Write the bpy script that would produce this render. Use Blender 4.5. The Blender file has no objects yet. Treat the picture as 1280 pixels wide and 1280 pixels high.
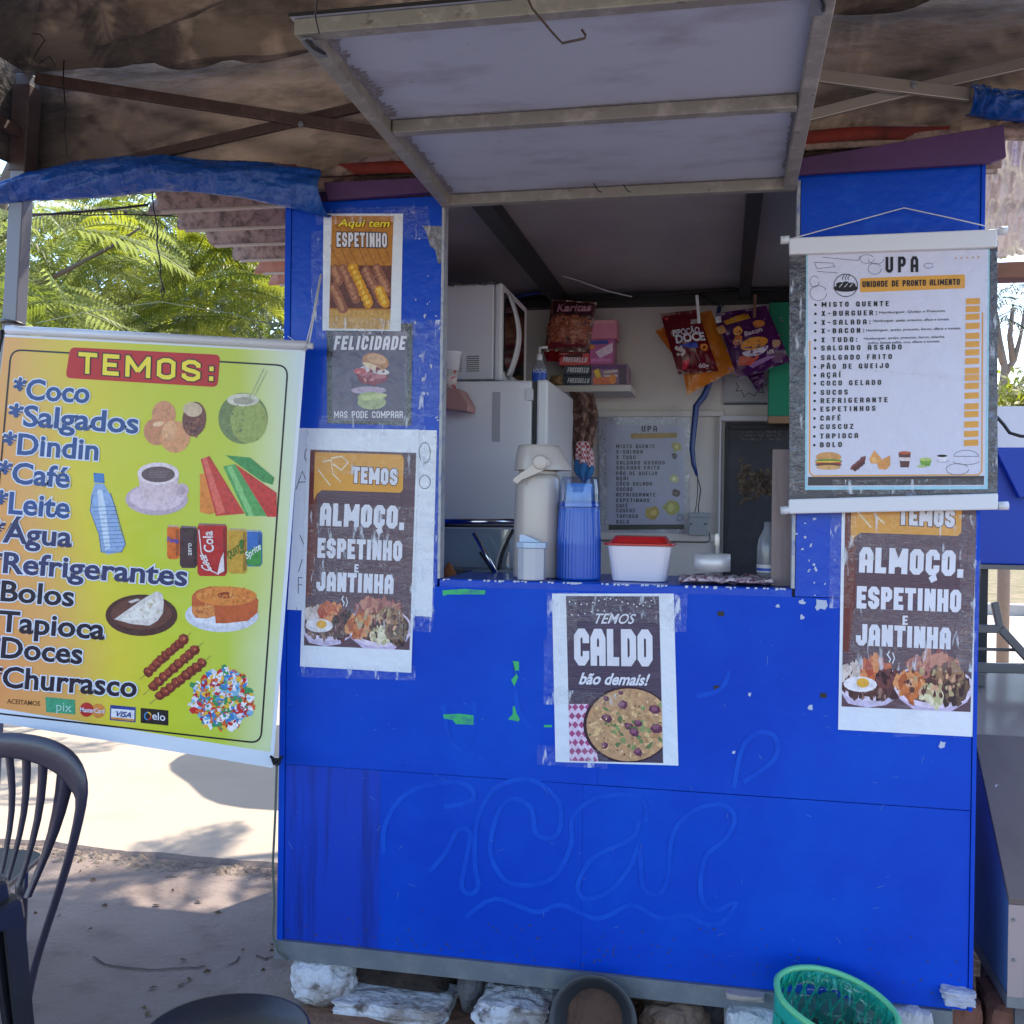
import bpy, bmesh, math, random
from mathutils import Vector, Matrix, noise
from mathutils.geometry import tessellate_polygon
S = bpy.context.scene
COL = S.collection
rad = math.radians
# ------------------------------------------------------------------ camera
CAM = Vector((0, -2.85, 1.5)); YAW, PITCH, ROLL = -11.6256, 0.3365, -0.7619
F = 1280.0
def _cam_rows():
    y, p, r = rad(YAW), rad(PITCH), rad(ROLL)
    c, s = math.cos, math.sin
    Ry = Matrix(((c(y), -s(y), 0), (s(y), c(y), 0), (0, 0, 1)))
    B = Matrix(((1, 0, 0), (0, 0, 1), (0, -1, 0)))
    P = Matrix(((1, 0, 0), (0, c(p), -s(p)), (0, s(p), c(p))))
    Q = Matrix(((c(r), -s(r), 0), (s(r), c(r), 0), (0, 0, 1)))
    return Q @ P @ B @ Ry
MT = _cam_rows().transposed()
cd = bpy.data.cameras.new('camera'); cam = bpy.data.objects.new('camera', cd); COL.objects.link(cam)
cam.matrix_world = Matrix.Translation(CAM) @ MT.to_4x4()
cd.sensor_width = 36; cd.lens = 36; cd.clip_end = 500; cd.clip_start = .05
S.camera = cam
# ------------------------------------------------------------------ light
SUN_EL, SUN_AZ = 56.0, 27.0      # azimuth clockwise from +y
w = bpy.data.worlds.new("World"); S.world = w; w.use_nodes = True
nt = w.node_tree; bg = nt.nodes['Background']
sky = nt.nodes.new('ShaderNodeTexSky'); sky.sky_type = 'NISHITA'; sky.sun_disc = False
sky.sun_elevation = rad(SUN_EL); sky.sun_rotation = rad(SUN_AZ); sky.air_density = 1.0; sky.dust_density = 1.0; sky.ozone_density = 2.5
nt.links.new(sky.outputs[0], bg.inputs[0]); bg.inputs[1].default_value = 0.15
sl = bpy.data.lights.new('sun', 'SUN'); sl.energy = 2.7; sl.angle = rad(.53); sl.color = (1, .92, .80)
so = bpy.data.objects.new('sun', sl); COL.objects.link(so)
sd = Vector((math.sin(rad(SUN_AZ)) * math.cos(rad(SUN_EL)), math.cos(rad(SUN_AZ)) * math.cos(rad(SUN_EL)), math.sin(rad(SUN_EL))))
so.rotation_euler = sd.to_track_quat('Z', 'Y').to_euler()
S.view_settings.view_transform = 'Standard'; S.view_settings.look = 'None'
S.view_settings.exposure = 1.92; S.view_settings.gamma = 1
try: S.view_settings.use_curve_mapping = False
except Exception: pass
S.render.engine = 'CYCLES'
S.cycles.max_bounces = 8; S.cycles.transparent_max_bounces = 16

R = random.Random(7)
# ------------------------------------------------------------------ rays to planes
def ray(px, py): return MT @ Vector((px - 640, 640 - py, -F))
def aty(px, py, y=0.0):
    d = ray(px, py); return CAM + d * ((y - CAM.y) / d.y)
def atx(px, py, x=0.0):
    d = ray(px, py); return CAM + d * ((x - CAM.x) / d.x)
def atz(px, py, z=0.0):
    d = ray(px, py); return CAM + d * ((z - CAM.z) / d.z)

# ------------------------------------------------------------------ materials
def srgb(*c):
    def f(v):
        v /= 255.0
        return v / 12.92 if v <= .04045 else ((v + .055) / 1.055) ** 2.4
    return tuple(f(v) for v in c) + (1,)
MC = {}
def mat(name, col, rough=.5, metal=0, mix=None, bump=None, coat=0, spec=.5, trans=None, sss=None, stretch=(1, 1, 1), mix2=None, alpha=None):
    """mix=(scale,lo,hi,colour2) a noise patch colour; bump=(scale,strength[,dist])"""
    if name in MC: return MC[name]
    m = bpy.data.materials.new(name); m.use_nodes = True; t = m.node_tree; b = t.nodes['Principled BSDF']
    if len(col) == 3: col = tuple(col) + (1,)
    b.inputs['Base Color'].default_value = col; b.inputs['Roughness'].default_value = rough
    b.inputs['Metallic'].default_value = metal; b.inputs['Specular IOR Level'].default_value = spec
    b.inputs['Coat Weight'].default_value = coat; b.inputs['Coat Roughness'].default_value = .12
    tc = t.nodes.new('ShaderNodeTexCoord'); mp = t.nodes.new('ShaderNodeMapping'); mp.inputs['Scale'].default_value = stretch
    t.links.new(tc.outputs['Object'], mp.inputs[0])
    last = None
    for k, mx in enumerate((mix, mix2)):
        if not mx: continue
        n = t.nodes.new('ShaderNodeTexNoise'); n.inputs['Scale'].default_value = mx[0]; n.inputs['Detail'].default_value = 7; n.inputs['Roughness'].default_value = .65
        rr = t.nodes.new('ShaderNodeMapRange'); rr.inputs['From Min'].default_value = mx[1]; rr.inputs['From Max'].default_value = mx[2]
        x = t.nodes.new('ShaderNodeMixRGB'); c2 = mx[3]
        if len(c2) == 3: c2 = tuple(c2) + (1,)
        x.inputs[2].default_value = c2
        if last: t.links.new(last, x.inputs[1])
        else: x.inputs[1].default_value = col
        t.links.new(mp.outputs[0], n.inputs[0]); t.links.new(n.outputs[0], rr.inputs[0]); t.links.new(rr.outputs[0], x.inputs[0])
        last = x.outputs[0]
    if last: t.links.new(last, b.inputs['Base Color'])
    if bump:
        n = t.nodes.new('ShaderNodeTexNoise'); n.inputs['Scale'].default_value = bump[0]; n.inputs['Detail'].default_value = 6
        t.links.new(mp.outputs[0], n.inputs[0])
        u = t.nodes.new('ShaderNodeBump'); u.inputs['Strength'].default_value = bump[1]; u.inputs['Distance'].default_value = bump[2] if len(bump) > 2 else .01
        t.links.new(n.outputs[0], u.inputs['Height']); t.links.new(u.outputs[0], b.inputs['Normal'])
    if trans:
        tr = t.nodes.new('ShaderNodeBsdfTranslucent'); tr.inputs[0].default_value = tuple(trans[1]) + (1,) if len(trans[1]) == 3 else trans[1]
        if last and len(trans) > 2: t.links.new(last, tr.inputs[0])
        ms = t.nodes.new('ShaderNodeMixShader'); ms.inputs[0].default_value = trans[0]
        o = t.nodes['Material Output']
        t.links.new(b.outputs[0], ms.inputs[1]); t.links.new(tr.outputs[0], ms.inputs[2]); t.links.new(ms.outputs[0], o.inputs[0])
    if alpha is not None: b.inputs['Alpha'].default_value = alpha
    MC[name] = m
    return m
def clear(name, col=(1, 1, 1, 1), gloss=.3, rough=.08, bump=None, haze_glint=0, haze_glint_col=(.8, .8, .85, 1)):
    """thin clear plastic or glass: transparent + sharp reflection, optional pale streaks for milky film and painted glints"""
    if name in MC: return MC[name]
    m = bpy.data.materials.new(name); m.use_nodes = True; t = m.node_tree; t.nodes.clear()
    o = t.nodes.new('ShaderNodeOutputMaterial'); a = t.nodes.new('ShaderNodeBsdfTransparent'); a.inputs[0].default_value = col
    g = t.nodes.new('ShaderNodeBsdfGlossy'); g.inputs['Roughness'].default_value = rough
    ms = t.nodes.new('ShaderNodeMixShader'); ms.inputs[0].default_value = gloss
    t.links.new(a.outputs[0], ms.inputs[1]); t.links.new(g.outputs[0], ms.inputs[2]); out = ms.outputs[0]
    if haze_glint:
        d = t.nodes.new('ShaderNodeBsdfDiffuse'); d.inputs[0].default_value = haze_glint_col; m2 = t.nodes.new('ShaderNodeMixShader')
        tc = t.nodes.new('ShaderNodeTexCoord'); mp = t.nodes.new('ShaderNodeMapping'); mp.inputs['Rotation'].default_value = (0, .5, 0); mp.inputs['Scale'].default_value = (60, 60, 14)
        n = t.nodes.new('ShaderNodeTexNoise'); n.inputs['Scale'].default_value = 1.0; n.inputs['Detail'].default_value = 5
        rr = t.nodes.new('ShaderNodeMapRange'); rr.inputs['From Min'].default_value = .60; rr.inputs['From Max'].default_value = .70; rr.inputs['To Max'].default_value = haze_glint
        t.links.new(tc.outputs['Object'], mp.inputs[0]); t.links.new(mp.outputs[0], n.inputs[0]); t.links.new(n.outputs[0], rr.inputs[0]); t.links.new(rr.outputs[0], m2.inputs[0])
        t.links.new(out, m2.inputs[1]); t.links.new(d.outputs[0], m2.inputs[2]); out = m2.outputs[0]
    if bump:
        tc = t.nodes.new('ShaderNodeTexCoord'); n = t.nodes.new('ShaderNodeTexNoise'); n.inputs['Scale'].default_value = bump[0]; n.inputs['Detail'].default_value = 3; n.inputs['Distortion'].default_value = 1.5
        u = t.nodes.new('ShaderNodeBump'); u.inputs['Strength'].default_value = bump[1]; u.inputs['Distance'].default_value = .01
        t.links.new(tc.outputs['Object'], n.inputs[0]); t.links.new(n.outputs[0], u.inputs['Height']); t.links.new(u.outputs[0], g.inputs['Normal'])
    t.links.new(out, o.inputs[0]); MC[name] = m
    return m
def pr(name, *c, g=.32):
    """print ink under plastic film"""
    col = srgb(*c); dk = tuple(v * .72 for v in col[:3]); lt = tuple(min(1, v * 1.25 + .01) for v in col[:3])
    if name[0] == 'c' and name[1:2].isdigit(): return mat('print_' + name, col, rough=g, coat=.1, spec=.3, bump=(38, .3, .006), mix=(75, .46, .66, dk), mix2=(120, .56, .70, lt))
    return mat('print_' + name, col, rough=g, coat=.1, spec=.3, bump=(38, .25, .006), mix=(9, .5, .75, tuple(v * .88 for v in col[:3])))

BLUE = mat('blue_paint', (.0004, .050, .50), rough=.45, coat=.0, spec=.18, mix=(1.5, .42, .70, (.001, .082, .60)), bump=(2.6, .45, .02), mix2=(85, .70, .80, (.004, .03, .33)))
BLUEW = mat('blue_paint_worn', (.0006, .060, .51), rough=.3, coat=.1, spec=.3, mix=(5, .56, .72, (.008, .10, .6)), bump=(30, .35, .006), mix2=(30, .70, .76, (.3, .42, .68)))
STEELB = mat('grey_steel_rail', (.17, .19, .22), rough=.5, metal=.3, mix=(12, .45, .7, (.24, .25, .26)), bump=(30, .2))
TUBEM = mat('grey_painted_tube', (.27, .26, .23), rough=.5, metal=.3, mix=(18, .5, .7, (.42, .40, .36)), bump=(40, .2), mix2=(30, .62, .7, (.14, .12, .10)))
LAV = mat('lavender_panel', (.41, .46, .58), rough=.45, mix=(3.2, .5, .72, (.27, .27, .34)), bump=(4, .2, .01), mix2=(14, .68, .74, (.16, .15, .17)), stretch=(1, 2.2, 1))
BLACKM = mat('black_metal', (.012, .012, .014), rough=.5)
CREAM = mat('cream_wall', (.70, .64, .58), rough=.6, mix=(2.5, .5, .75, (.60, .55, .50)), bump=(6, .1))
CEILM = mat('ceiling_sheet', (.30, .27, .27), rough=.35, mix=(2.5, .45, .7, (.40, .36, .35)), bump=(3, .25, .02))
WHITE = mat('white_enamel', (.76, .75, .77), rough=.35, coat=.2, bump=(2, .05))
WHITE2 = mat('white_plastic', (.72, .72, .74), rough=.4)
PAPER = mat('white_paper', (.74, .80, .90), rough=.4, coat=.3, bump=(26, .45, .01), mix=(3, .5, .8, (.66, .74, .88)))
CHROME = mat('chrome', (.6, .6, .62), rough=.15, metal=1)
ALU = mat('aluminium', (.66, .66, .68), rough=.5, metal=.5)
PURPLE = mat('purple_board', (.075, .025, .11), rough=.6, mix=(5, .45, .7, (.05, .018, .07)), bump=(12, .3))
FILM = clear('clear_film', gloss=.055, rough=.1, bump=(45, 1.0), haze_glint=.6, haze_glint_col=(.8, .86, .95, 1))  # diffuse white streaks paint glints and glare onto the creased tape
GLASS = clear('glass', col=(.86, .92, .92, 1), gloss=.12, rough=.03)

# ------------------------------------------------------------------ object helpers
def tag(o, label=None, cat=None, group=None, kind=None):
    if label: o['label'] = label
    if cat: o['category'] = cat
    if group: o['group'] = group
    if kind: o['kind'] = kind
    return o
def empty(name, loc=(0, 0, 0), label=None, cat=None, group=None, parent=None):
    o = bpy.data.objects.new(name, None); COL.objects.link(o); o.location = loc; o.empty_display_size = .1
    if parent:
        o.parent = parent; o.matrix_parent_inverse = Matrix.Translation(wloc(parent)).inverted()
    return tag(o, label, cat, group)
class MB:
    def __init__(s): s.v = []; s.f = []; s.m = []; s.uv = {}; s.mats = []; s.sm = []
    def mi(s, m):
        if m not in s.mats: s.mats.append(m)
        return s.mats.index(m)
    def add(s, vs, fs, m=None, smooth=False):
        b = len(s.v); s.v += [tuple(v) for v in vs]; k = s.mi(m) if m else 0
        for f in fs: s.f.append(tuple(b + i for i in f)); s.m.append(k); s.sm.append(smooth)
        return s
    def box(s, a, b, m=None):
        x0, y0, z0 = a; x1, y1, z1 = b
        vs = [(x, y, z) for z in (z0, z1) for y in (y0, y1) for x in (x0, x1)]
        return s.add(vs, [(0, 2, 3, 1), (4, 5, 7, 6), (0, 1, 5, 4), (2, 6, 7, 3), (0, 4, 6, 2), (1, 3, 7, 5)], m)
    def bar(s, p, q, w, h, m=None, up=(0, 0, 1)):
        p = Vector(p); q = Vector(q); d = (q - p).normalized(); u = Vector(up)
        if abs(d.dot(u)) > .98: u = Vector((0, 1, 0))
        r = d.cross(u).normalized(); u = r.cross(d).normalized()
        vs = [e + r * (i * w / 2) + u * (j * h / 2) for e in (p, q) for i, j in ((-1, -1), (1, -1), (1, 1), (-1, 1))]
        return s.add(vs, [(0, 1, 2, 3)[::-1], (4, 5, 6, 7), (0, 4, 5, 1)[::-1], (1, 5, 6, 2)[::-1], (2, 6, 7, 3)[::-1], (3, 7, 4, 0)[::-1]], m)
    def tube(s, pts, r, m=None, n=8, closed=False):
        pts = [Vector(p) for p in pts]; rs = r if isinstance(r, (list, tuple)) else [r] * len(pts); rings = []; pu = None
        for i, p in enumerate(pts):
            a = pts[i - 1] if (i > 0 or closed) else p; b = pts[(i + 1) % len(pts)] if (i < len(pts) - 1 or closed) else p
            d = (b - a).normalized()
            u = pu if pu else (Vector((0, 0, 1)) if abs(d.z) < .9 else Vector((1, 0, 0)))
            x = d.cross(u)
            if x.length < 1e-6: x = d.cross(Vector((0, 1, 0)))
            x.normalize(); u = x.cross(d).normalized(); pu = u
            rings.append([p + x * math.cos(t) * rs[i] + u * math.sin(t) * rs[i] for t in [2 * math.pi * k / n for k in range(n)]])
        vs = [v for g in rings for v in g]; fs = []
        L = len(rings)
        for i in range(L if closed else L - 1):
            for k in range(n):
                a = i * n + k; b = i * n + (k + 1) % n; c = ((i + 1) % L) * n + (k + 1) % n; d = ((i + 1) % L) * n + k
                fs.append((a, b, c, d))
        if not closed: fs += [tuple(range(n))[::-1], tuple((L - 1) * n + k for k in range(n))]
        return s.add(vs, fs, m, True)
    def lathe(s, c, prof, m=None, n=24, axis=None, sx=1, sy=1, rot=0, capb=True, capt=True):
        c = Vector(c); vs = []
        A = (Vector(axis).to_track_quat('Z', 'Y').to_matrix() if axis else Matrix.Identity(3))
        for r, z in prof:
            for k in range(n):
                t = 2 * math.pi * k / n + rot
                vs.append(c + A @ Vector((r * math.cos(t) * sx, r * math.sin(t) * sy, z)))
        fs = [(i * n + k, i * n + (k + 1) % n, (i + 1) * n + (k + 1) % n, (i + 1) * n + k) for i in range(len(prof) - 1) for k in range(n)]
        if capb: fs.append(tuple(range(n))[::-1])
        if capt: fs.append(tuple((len(prof) - 1) * n + k for k in range(n)))
        return s.add(vs, fs, m, n > 10)
    def grid(s, fn, nu, nv, m=None, smooth=True, closed_u=False):
        vs = [fn(i / nu, j / nv) for j in range(nv + 1) for i in range(nu + 1)]
        fs = [(j * (nu + 1) + i, j * (nu + 1) + i + 1, (j + 1) * (nu + 1) + i + 1, (j + 1) * (nu + 1) + i) for j in range(nv) for i in range(nu)]
        return s.add(vs, fs, m, smooth)
    def build(s, name, m=None, parent=None, bevel=0, solid=0, fix=False):
        me = bpy.data.meshes.new(name); me.from_pydata(s.v, [], s.f)
        ms = s.mats if s.mats else [m]
        for x in ms: me.materials.append(x)
        for i, p in enumerate(me.polygons): p.material_index = s.m[i]; p.use_smooth = s.sm[i]
        o = bpy.data.objects.new(name, me)
        if bevel or solid or fix:
            bm = bmesh.new(); bm.from_mesh(me)
            if solid: bmesh.ops.solidify(bm, geom=bm.faces[:], thickness=solid)
            if fix: bmesh.ops.recalc_face_normals(bm, faces=bm.faces[:])
            if bevel:
                es = [e for e in bm.edges if e.is_manifold and e.calc_face_angle(0) > .5]
                bmesh.ops.bevel(bm, geom=es, offset=bevel, segments=2, affect='EDGES', profile=.5)
            bm.to_mesh(me); bm.free()
        me.validate(); me.update()
        COL.objects.link(o)
        if parent: put(o, parent)
        return o
def put(o, parent):
    """child of parent; geometry was made in world coordinates"""
    o.parent = parent
    L = Vector(parent.location)
    if parent.parent: L = L + Vector(parent.parent.location)
    o.location = Vector(o.location) - L
def base(o):
    """move a world-coordinate mesh's origin to its lowest centre"""
    me = o.data; xs = [v.co for v in me.vertices]
    c = Vector((sum(v.x for v in xs) / len(xs), sum(v.y for v in xs) / len(xs), min(v.z for v in xs)))
    me.transform(Matrix.Translation(-c)); o.location = c
    return o

# ------------------------------------------------------------------ flat shapes printed on sheets
def clip(poly, q):
    """clip polygon to convex quad q (pixel space, TL TR BR BL)"""
    out = poly
    for i in range(len(q)):
        a = q[i]; b = q[(i + 1) % len(q)]; new = []
        ins = lambda p: (b[0] - a[0]) * (p[1] - a[1]) - (b[1] - a[1]) * (p[0] - a[0]) >= 0
        for k in range(len(out)):
            p, n = out[k - 1], out[k]
            ip, ic = ins(p), ins(n)
            if ip != ic:
                d1 = (b[0] - a[0]) * (p[1] - a[1]) - (b[1] - a[1]) * (p[0] - a[0]); d2 = (b[0] - a[0]) * (n[1] - a[1]) - (b[1] - a[1]) * (n[0] - a[0])
                t = d1 / (d1 - d2); new.append((p[0] + t * (n[0] - p[0]), p[1] + t * (n[1] - p[1])))
            if ic: new.append(n)
        out = new
        if len(out) < 3: return []
    return out
def ell(cx, cy, rx, ry, n=20, a0=0, a1=360, rot=0):
    c, s = math.cos(rad(rot)), math.sin(rad(rot)); P = []
    k = n if a1 - a0 >= 360 else n + 1
    for i in range(k):
        t = rad(a0 + (a1 - a0) * i / n); x = rx * math.cos(t); y = ry * math.sin(t)
        P.append((cx + x * c - y * s, cy + x * s + y * c))
    return P
def blob(cx, cy, r, n=7, rr=R, k=.35, ax=1, rot=0):
    c, s = math.cos(rot), math.sin(rot); P = []
    for i in range(n):
        q = r * (1 - k + 2 * k * rr.random()); t = 2 * math.pi * i / n; x = q * math.cos(t) * ax; y = q * math.sin(t)
        P.append((cx + x * c - y * s, cy + x * s + y * c))
    return P
def rrect(q, r=4, n=4):
    """rounded quad"""
    P = []
    for i in range(4):
        p = Vector(q[i]); a = Vector(q[i - 1]); b = Vector(q[(i + 1) % 4])
        u = (a - p).normalized() * r; v = (b - p).normalized() * r
        for k in range(n + 1):
            t = k / n; P.append(tuple(p + u * (1 - t) ** 2 + v * t ** 2))
    return P
def line(pts, w):
    """polyline to list of quads with mitred joints"""
    pts = [Vector(p) for p in pts]; L = []; Rr = []
    for i, p in enumerate(pts):
        a = (p - pts[i - 1]).normalized() if i else None; b = (pts[i + 1] - p).normalized() if i < len(pts) - 1 else None
        if a is None: d = b; k = 1
        elif b is None: d = a; k = 1
        else:
            d = a + b
            if d.length < 1e-5: d = a
            d.normalize(); k = 1 / max(.45, abs(d.dot(a)))
        n = Vector((-d.y, d.x)) * (w / 2 * k); L.append(tuple(p + n)); Rr.append(tuple(p - n))
    return [[L[i], L[i + 1], Rr[i + 1], Rr[i]] for i in range(len(pts) - 1)]
def splitpoly(P, mx):
    tris = tessellate_polygon([[Vector((p[0], p[1], 0)) for p in P]]); out = []
    st = [[P[i] for i in t] for t in tris]
    while st:
        t = st.pop(); e = [math.dist(t[i], t[(i + 1) % 3]) for i in range(3)]; k = e.index(max(e))
        if e[k] > mx and len(out) + len(st) < 4000:
            a, b, c = t[k], t[(k + 1) % 3], t[(k + 2) % 3]; m = ((a[0] + b[0]) / 2, (a[1] + b[1]) / 2)
            st += [[a, m, c], [m, b, c]]
        else: out.append(t)
    return out

class Sheet:
    def __init__(s, name, q, Y, label, cat, m=PAPER, group=None, disp=None, thick=.0008, nx=10, ny=14, edge=None, parent=None):
        s.q = q; s.Y = Y; s.disp = disp; s.n = 0
        mb = MB(); G = []
        for j in range(ny + 1):
            for i in range(nx + 1):
                u, v = i / nx, j / ny; p = s.uv(u, v)
                if edge: p = (p[0] + edge(u, v), p[1])
                G.append((p, (u, 1 - v)))
        fr = [s.pt(p[0], p[1], 0, flat=True) for p, _ in G]; bk = [v + Vector((0, thick, 0)) for v in fr]
        N = len(fr); W = nx + 1
        fs = [(j * W + i, (j + 1) * W + i, (j + 1) * W + i + 1, j * W + i + 1) for j in range(ny) for i in range(nx)]
        fb = [tuple(N + k for k in f[::-1]) for f in fs]
        rim = [i for i in range(W)] + [j * W + nx for j in range(1, ny + 1)] + [ny * W + i for i in range(nx - 1, -1, -1)] + [j * W for j in range(ny - 1, 0, -1)]
        fe = [(rim[k], rim[(k + 1) % len(rim)], N + rim[(k + 1) % len(rim)], N + rim[k]) for k in range(len(rim))]
        mb.add(fr + bk, fs + fb + fe, m, False)
        s.o = mb.build(name, m)
        ul = s.o.data.uv_layers.new(name='UVMap')
        uvs = [g[1] for g in G] * 2
        for l in s.o.data.loops: ul.data[l.index].uv = uvs[l.vertex_index]
        for p in s.o.data.polygons: p.use_smooth = disp is not None
        tag(s.o, label, cat, group)
        if parent: put(s.o, parent)
        s.c = sum((Vector(v) for v in fr), Vector()) / N
        s.o.data.transform(Matrix.Translation(-s.c)); s.o.location = s.c
    def uv(s, u, v):
        a, b, c, d = s.q
        return tuple((1 - v) * ((1 - u) * a[k] + u * b[k]) + v * ((1 - u) * d[k] + u * c[k]) for k in (0, 1))
    def pt(s, px, py, layer=1, flat=False):
        p = aty(px, py, s.Y)
        if s.disp: p.y += s.disp(p.x, p.z)
        p.y -= layer * .0005
        return p
    def add(s, name, items, layer=1, space=None, label=None):
        """items: list of (polygon points, material)"""
        mb = MB(); mx = 14 if s.disp else 60
        for k, (P, m) in enumerate(items):
            if space: P = [space(*p) for p in P]
            if len(P) < 3: continue
            ly = layer + .9 * k / max(1, len(items))
            for t in splitpoly(P, mx):
                vs = [s.pt(p[0], p[1], ly) for p in t]
                n = (vs[1] - vs[0]).cross(vs[2] - vs[0])
                if n.y > 0: vs.reverse()
                mb.add(vs, [(0, 1, 2)], m)
        o = mb.build(name)
        put(o, s.o)
        if label: o['label'] = label
        return o
    def text(s, body, bl, br, top, m, out=None, ow=.03, bold=0, style='b', shear=0, layer=2, space=None, name='lettering', sw=.17, gap=.12, topr=None, lw=.5):
        """bl, br baseline ends; top = (x,y) of the cap top above bl"""
        f = bfont if style == 'b' else stroke
        def mapper(V, W):
            if topr:
                return [tuple((bl[i] + (br[i] - bl[i]) * x / W) * (1 - y) + y * (top[i] + (topr[i] - top[i]) * x / W) for i in (0, 1)) for x, y in V]
            return [tuple(bl[i] + (br[i] - bl[i]) * x / W + (top[i] - bl[i]) * y for i in (0, 1)) for x, y in V]
        mb = MB()
        lays = ([(out, ow, layer)] if out else []) + [(m, 0, layer + 1)]
        for mm, ex, ly in lays:
            V, Fc, W = f(body, bold + ex if style == 'b' else sw + 2 * ex, gap=gap, sw0=sw, W0=lw)
            V = [(x + shear * y, y) for x, y in V]; P = mapper(V, W)
            if space: P = [space(*p) for p in P]
            seg = len(Fc) or 1
            if style == 'b':
                vs = [s.pt(p[0], p[1], ly) for p in P]
                fs = []
                for t in Fc:
                    n = (vs[t[1]] - vs[t[0]]).cross(vs[t[2]] - vs[t[0]])
                    fs.append(t if n.y < 0 else t[::-1])
                mb.add(vs, fs, mm)
            else:
                for k, t in enumerate(Fc):
                    vs = [s.pt(P[i][0], P[i][1], ly + .45 * (k % 9) / 9) for i in t]
                    n = (vs[1] - vs[0]).cross(vs[2] - vs[0])
                    if n.y > 0: vs.reverse()
                    mb.add(vs, [tuple(range(len(vs)))], mm)
        o = mb.build(name); put(o, s.o)
        return o
_FC = {}
def bfont(body, bold=0, gap=0, sw0=0, W0=0):
    k = (body, round(bold, 4))
    if k in _FC: return _FC[k]
    def mk(b, off):
        c = bpy.data.curves.new('glyphs', 'FONT'); c.body = b; c.resolution_u = 3; c.offset = off; c.fill_mode = 'FRONT'
        o = bpy.data.objects.new('glyphs', c); COL.objects.link(o)
        dg = bpy.context.evaluated_depsgraph_get(); dg.update()
        me = bpy.data.meshes.new_from_object(o.evaluated_get(dg)); V = [(v.co.x, v.co.y) for v in me.vertices]; Fc = [tuple(p.vertices) for p in me.polygons]
        bpy.data.objects.remove(o); bpy.data.curves.remove(c); bpy.data.meshes.remove(me)
        return V, Fc
    if 'H' not in _FC: V, _ = mk('H', 0); _FC['H'] = (max(y for x, y in V), 0, 0)
    H = _FC['H'][0]
    V0, _ = mk(body, 0); x0 = min(x for x, y in V0); W = max(x for x, y in V0) - x0
    V, Fc = mk(body, bold)
    r = ([((x - x0) / H, y / H) for x, y in V], Fc, W / H); _FC[k] = r
    return r
c_, d_ = .3, .14
GL = {
 'O': [[(c_, 0), (1 - c_, 0), (1, d_), (1, 1 - d_), (1 - c_, 1), (c_, 1), (0, 1 - d_), (0, d_), (c_, 0)]],
 'C': [['n', (1, .36), (1, d_), (1 - c_, 0), (c_, 0), (0, d_), (0, 1 - d_), (c_, 1), (1 - c_, 1), (1, 1 - d_), (1, .64)]],
 'D': [[(0, 0), (.65, 0), (1, .16), (1, .84), (.65, 1), (0, 1), (0, 0)]],
 'G': [['n', (1, .70), (1, 1 - d_), (1 - c_, 1), (c_, 1), (0, 1 - d_), (0, d_), (c_, 0), (1 - c_, 0), (1, d_), (1, .45), (.6, .45)]],
 'A': [[(0, 0), (0, .8), (.28, 1), (.72, 1), (1, .8), (1, 0)], [(.2, .36), (.8, .36)]],
 'B': [[(0, 0), (.7, 0), (1, .12), (1, .4), (.75, .52), (.95, .64), (.95, .88), (.7, 1), (0, 1), (0, 0)], [(.1, .52), (.75, .52)]],
 'E': [[(1, 0), (0, 0), (0, 1), (1, 1)], [(0, .5), (.8, .5)]],
 'F': [[(0, 0), (0, 1), (1, 1)], [(0, .5), (.8, .5)]],
 'H': [[(0, 0), (0, 1)], [(1, 0), (1, 1)], [(.1, .5), (.9, .5)]],
 'I': [[(.5, 0), (.5, 1)]],
 'J': [[(0, .3), (0, d_), (c_, 0), (1 - c_, 0), (1, d_), (1, 1)]],
 'L': [[(0, 1), (0, 0), (.9, 0)]],
 'M': [[(0, 0), (0, 1)], [(1, 0), (1, 1)], ['n', (.03, 1), (.5, .22)], ['n', (.97, 1), (.5, .22)]],
 'N': [[(0, 0), (0, 1)], [(1, 0), (1, 1)], ['n', (.03, 1), (.97, 0)]],
 'P': [[(0, 0), (0, 1), (.7, 1), (1, .88), (1, .58), (.7, .45), (.1, .45)]],
 'Q': [[(c_, 0), (1 - c_, 0), (1, d_), (1, 1 - d_), (1 - c_, 1), (c_, 1), (0, 1 - d_), (0, d_), (c_, 0)], ['n', (.6, .25), (1.1, -.12)]],
 'R': [[(0, 0), (0, 1), (.7, 1), (1, .88), (1, .62), (.7, .48), (.1, .48)], [(.6, .45), (1, .2), (1, 0)]],
 'S': [['n', (1, .70), (1, 1 - d_), (1 - c_, 1), (c_, 1), (0, 1 - d_), (0, .62), (.25, .53), (.75, .45), (1, .36), (1, d_), (1 - c_, 0), (c_, 0), (0, d_), (0, .30)]],
 'T': [[(-.05, 1), (1.05, 1)], [(.5, .9), (.5, 0)]],
 'U': [[(0, 1), (0, d_), (c_, 0), (1 - c_, 0), (1, d_), (1, 1)]],
 'W': [[(0, 0), (0, 1)], [(1, 0), (1, 1)], ['n', (.03, 0), (.5, .7)], ['n', (.97, 0), (.5, .7)]],
 'V': [['n', (0, 1.1), (.5, 0)], ['n', (1, 1.1), (.5, 0)]],
 'X': [['n', (0, -.1), (1, 1.1)], ['n', (0, 1.1), (1, -.1)]],
 'Z': [[(0, 1), (1, 1)], [(0, 0), (1, 0)], ['n', (1, 1), (0, 0)]],
 ':': [[(.5, .10), (.5, .12)], [(.5, .68), (.5, .70)]], ',': [[(.5, .06), (.5, .05)], ['n', (.5, 0), (.35, -.22)]], '-': [[(.2, .5), (.8, .5)]], '.': [[(.5, .0), (.5, .02)]],
}
WD = {'I': .5, ':': .5, ',': .45, 'M': 1.35, '-': .8, '.': .4, 'T': .95, 'E': .88, 'L': .85, 'F': .85}
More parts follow.
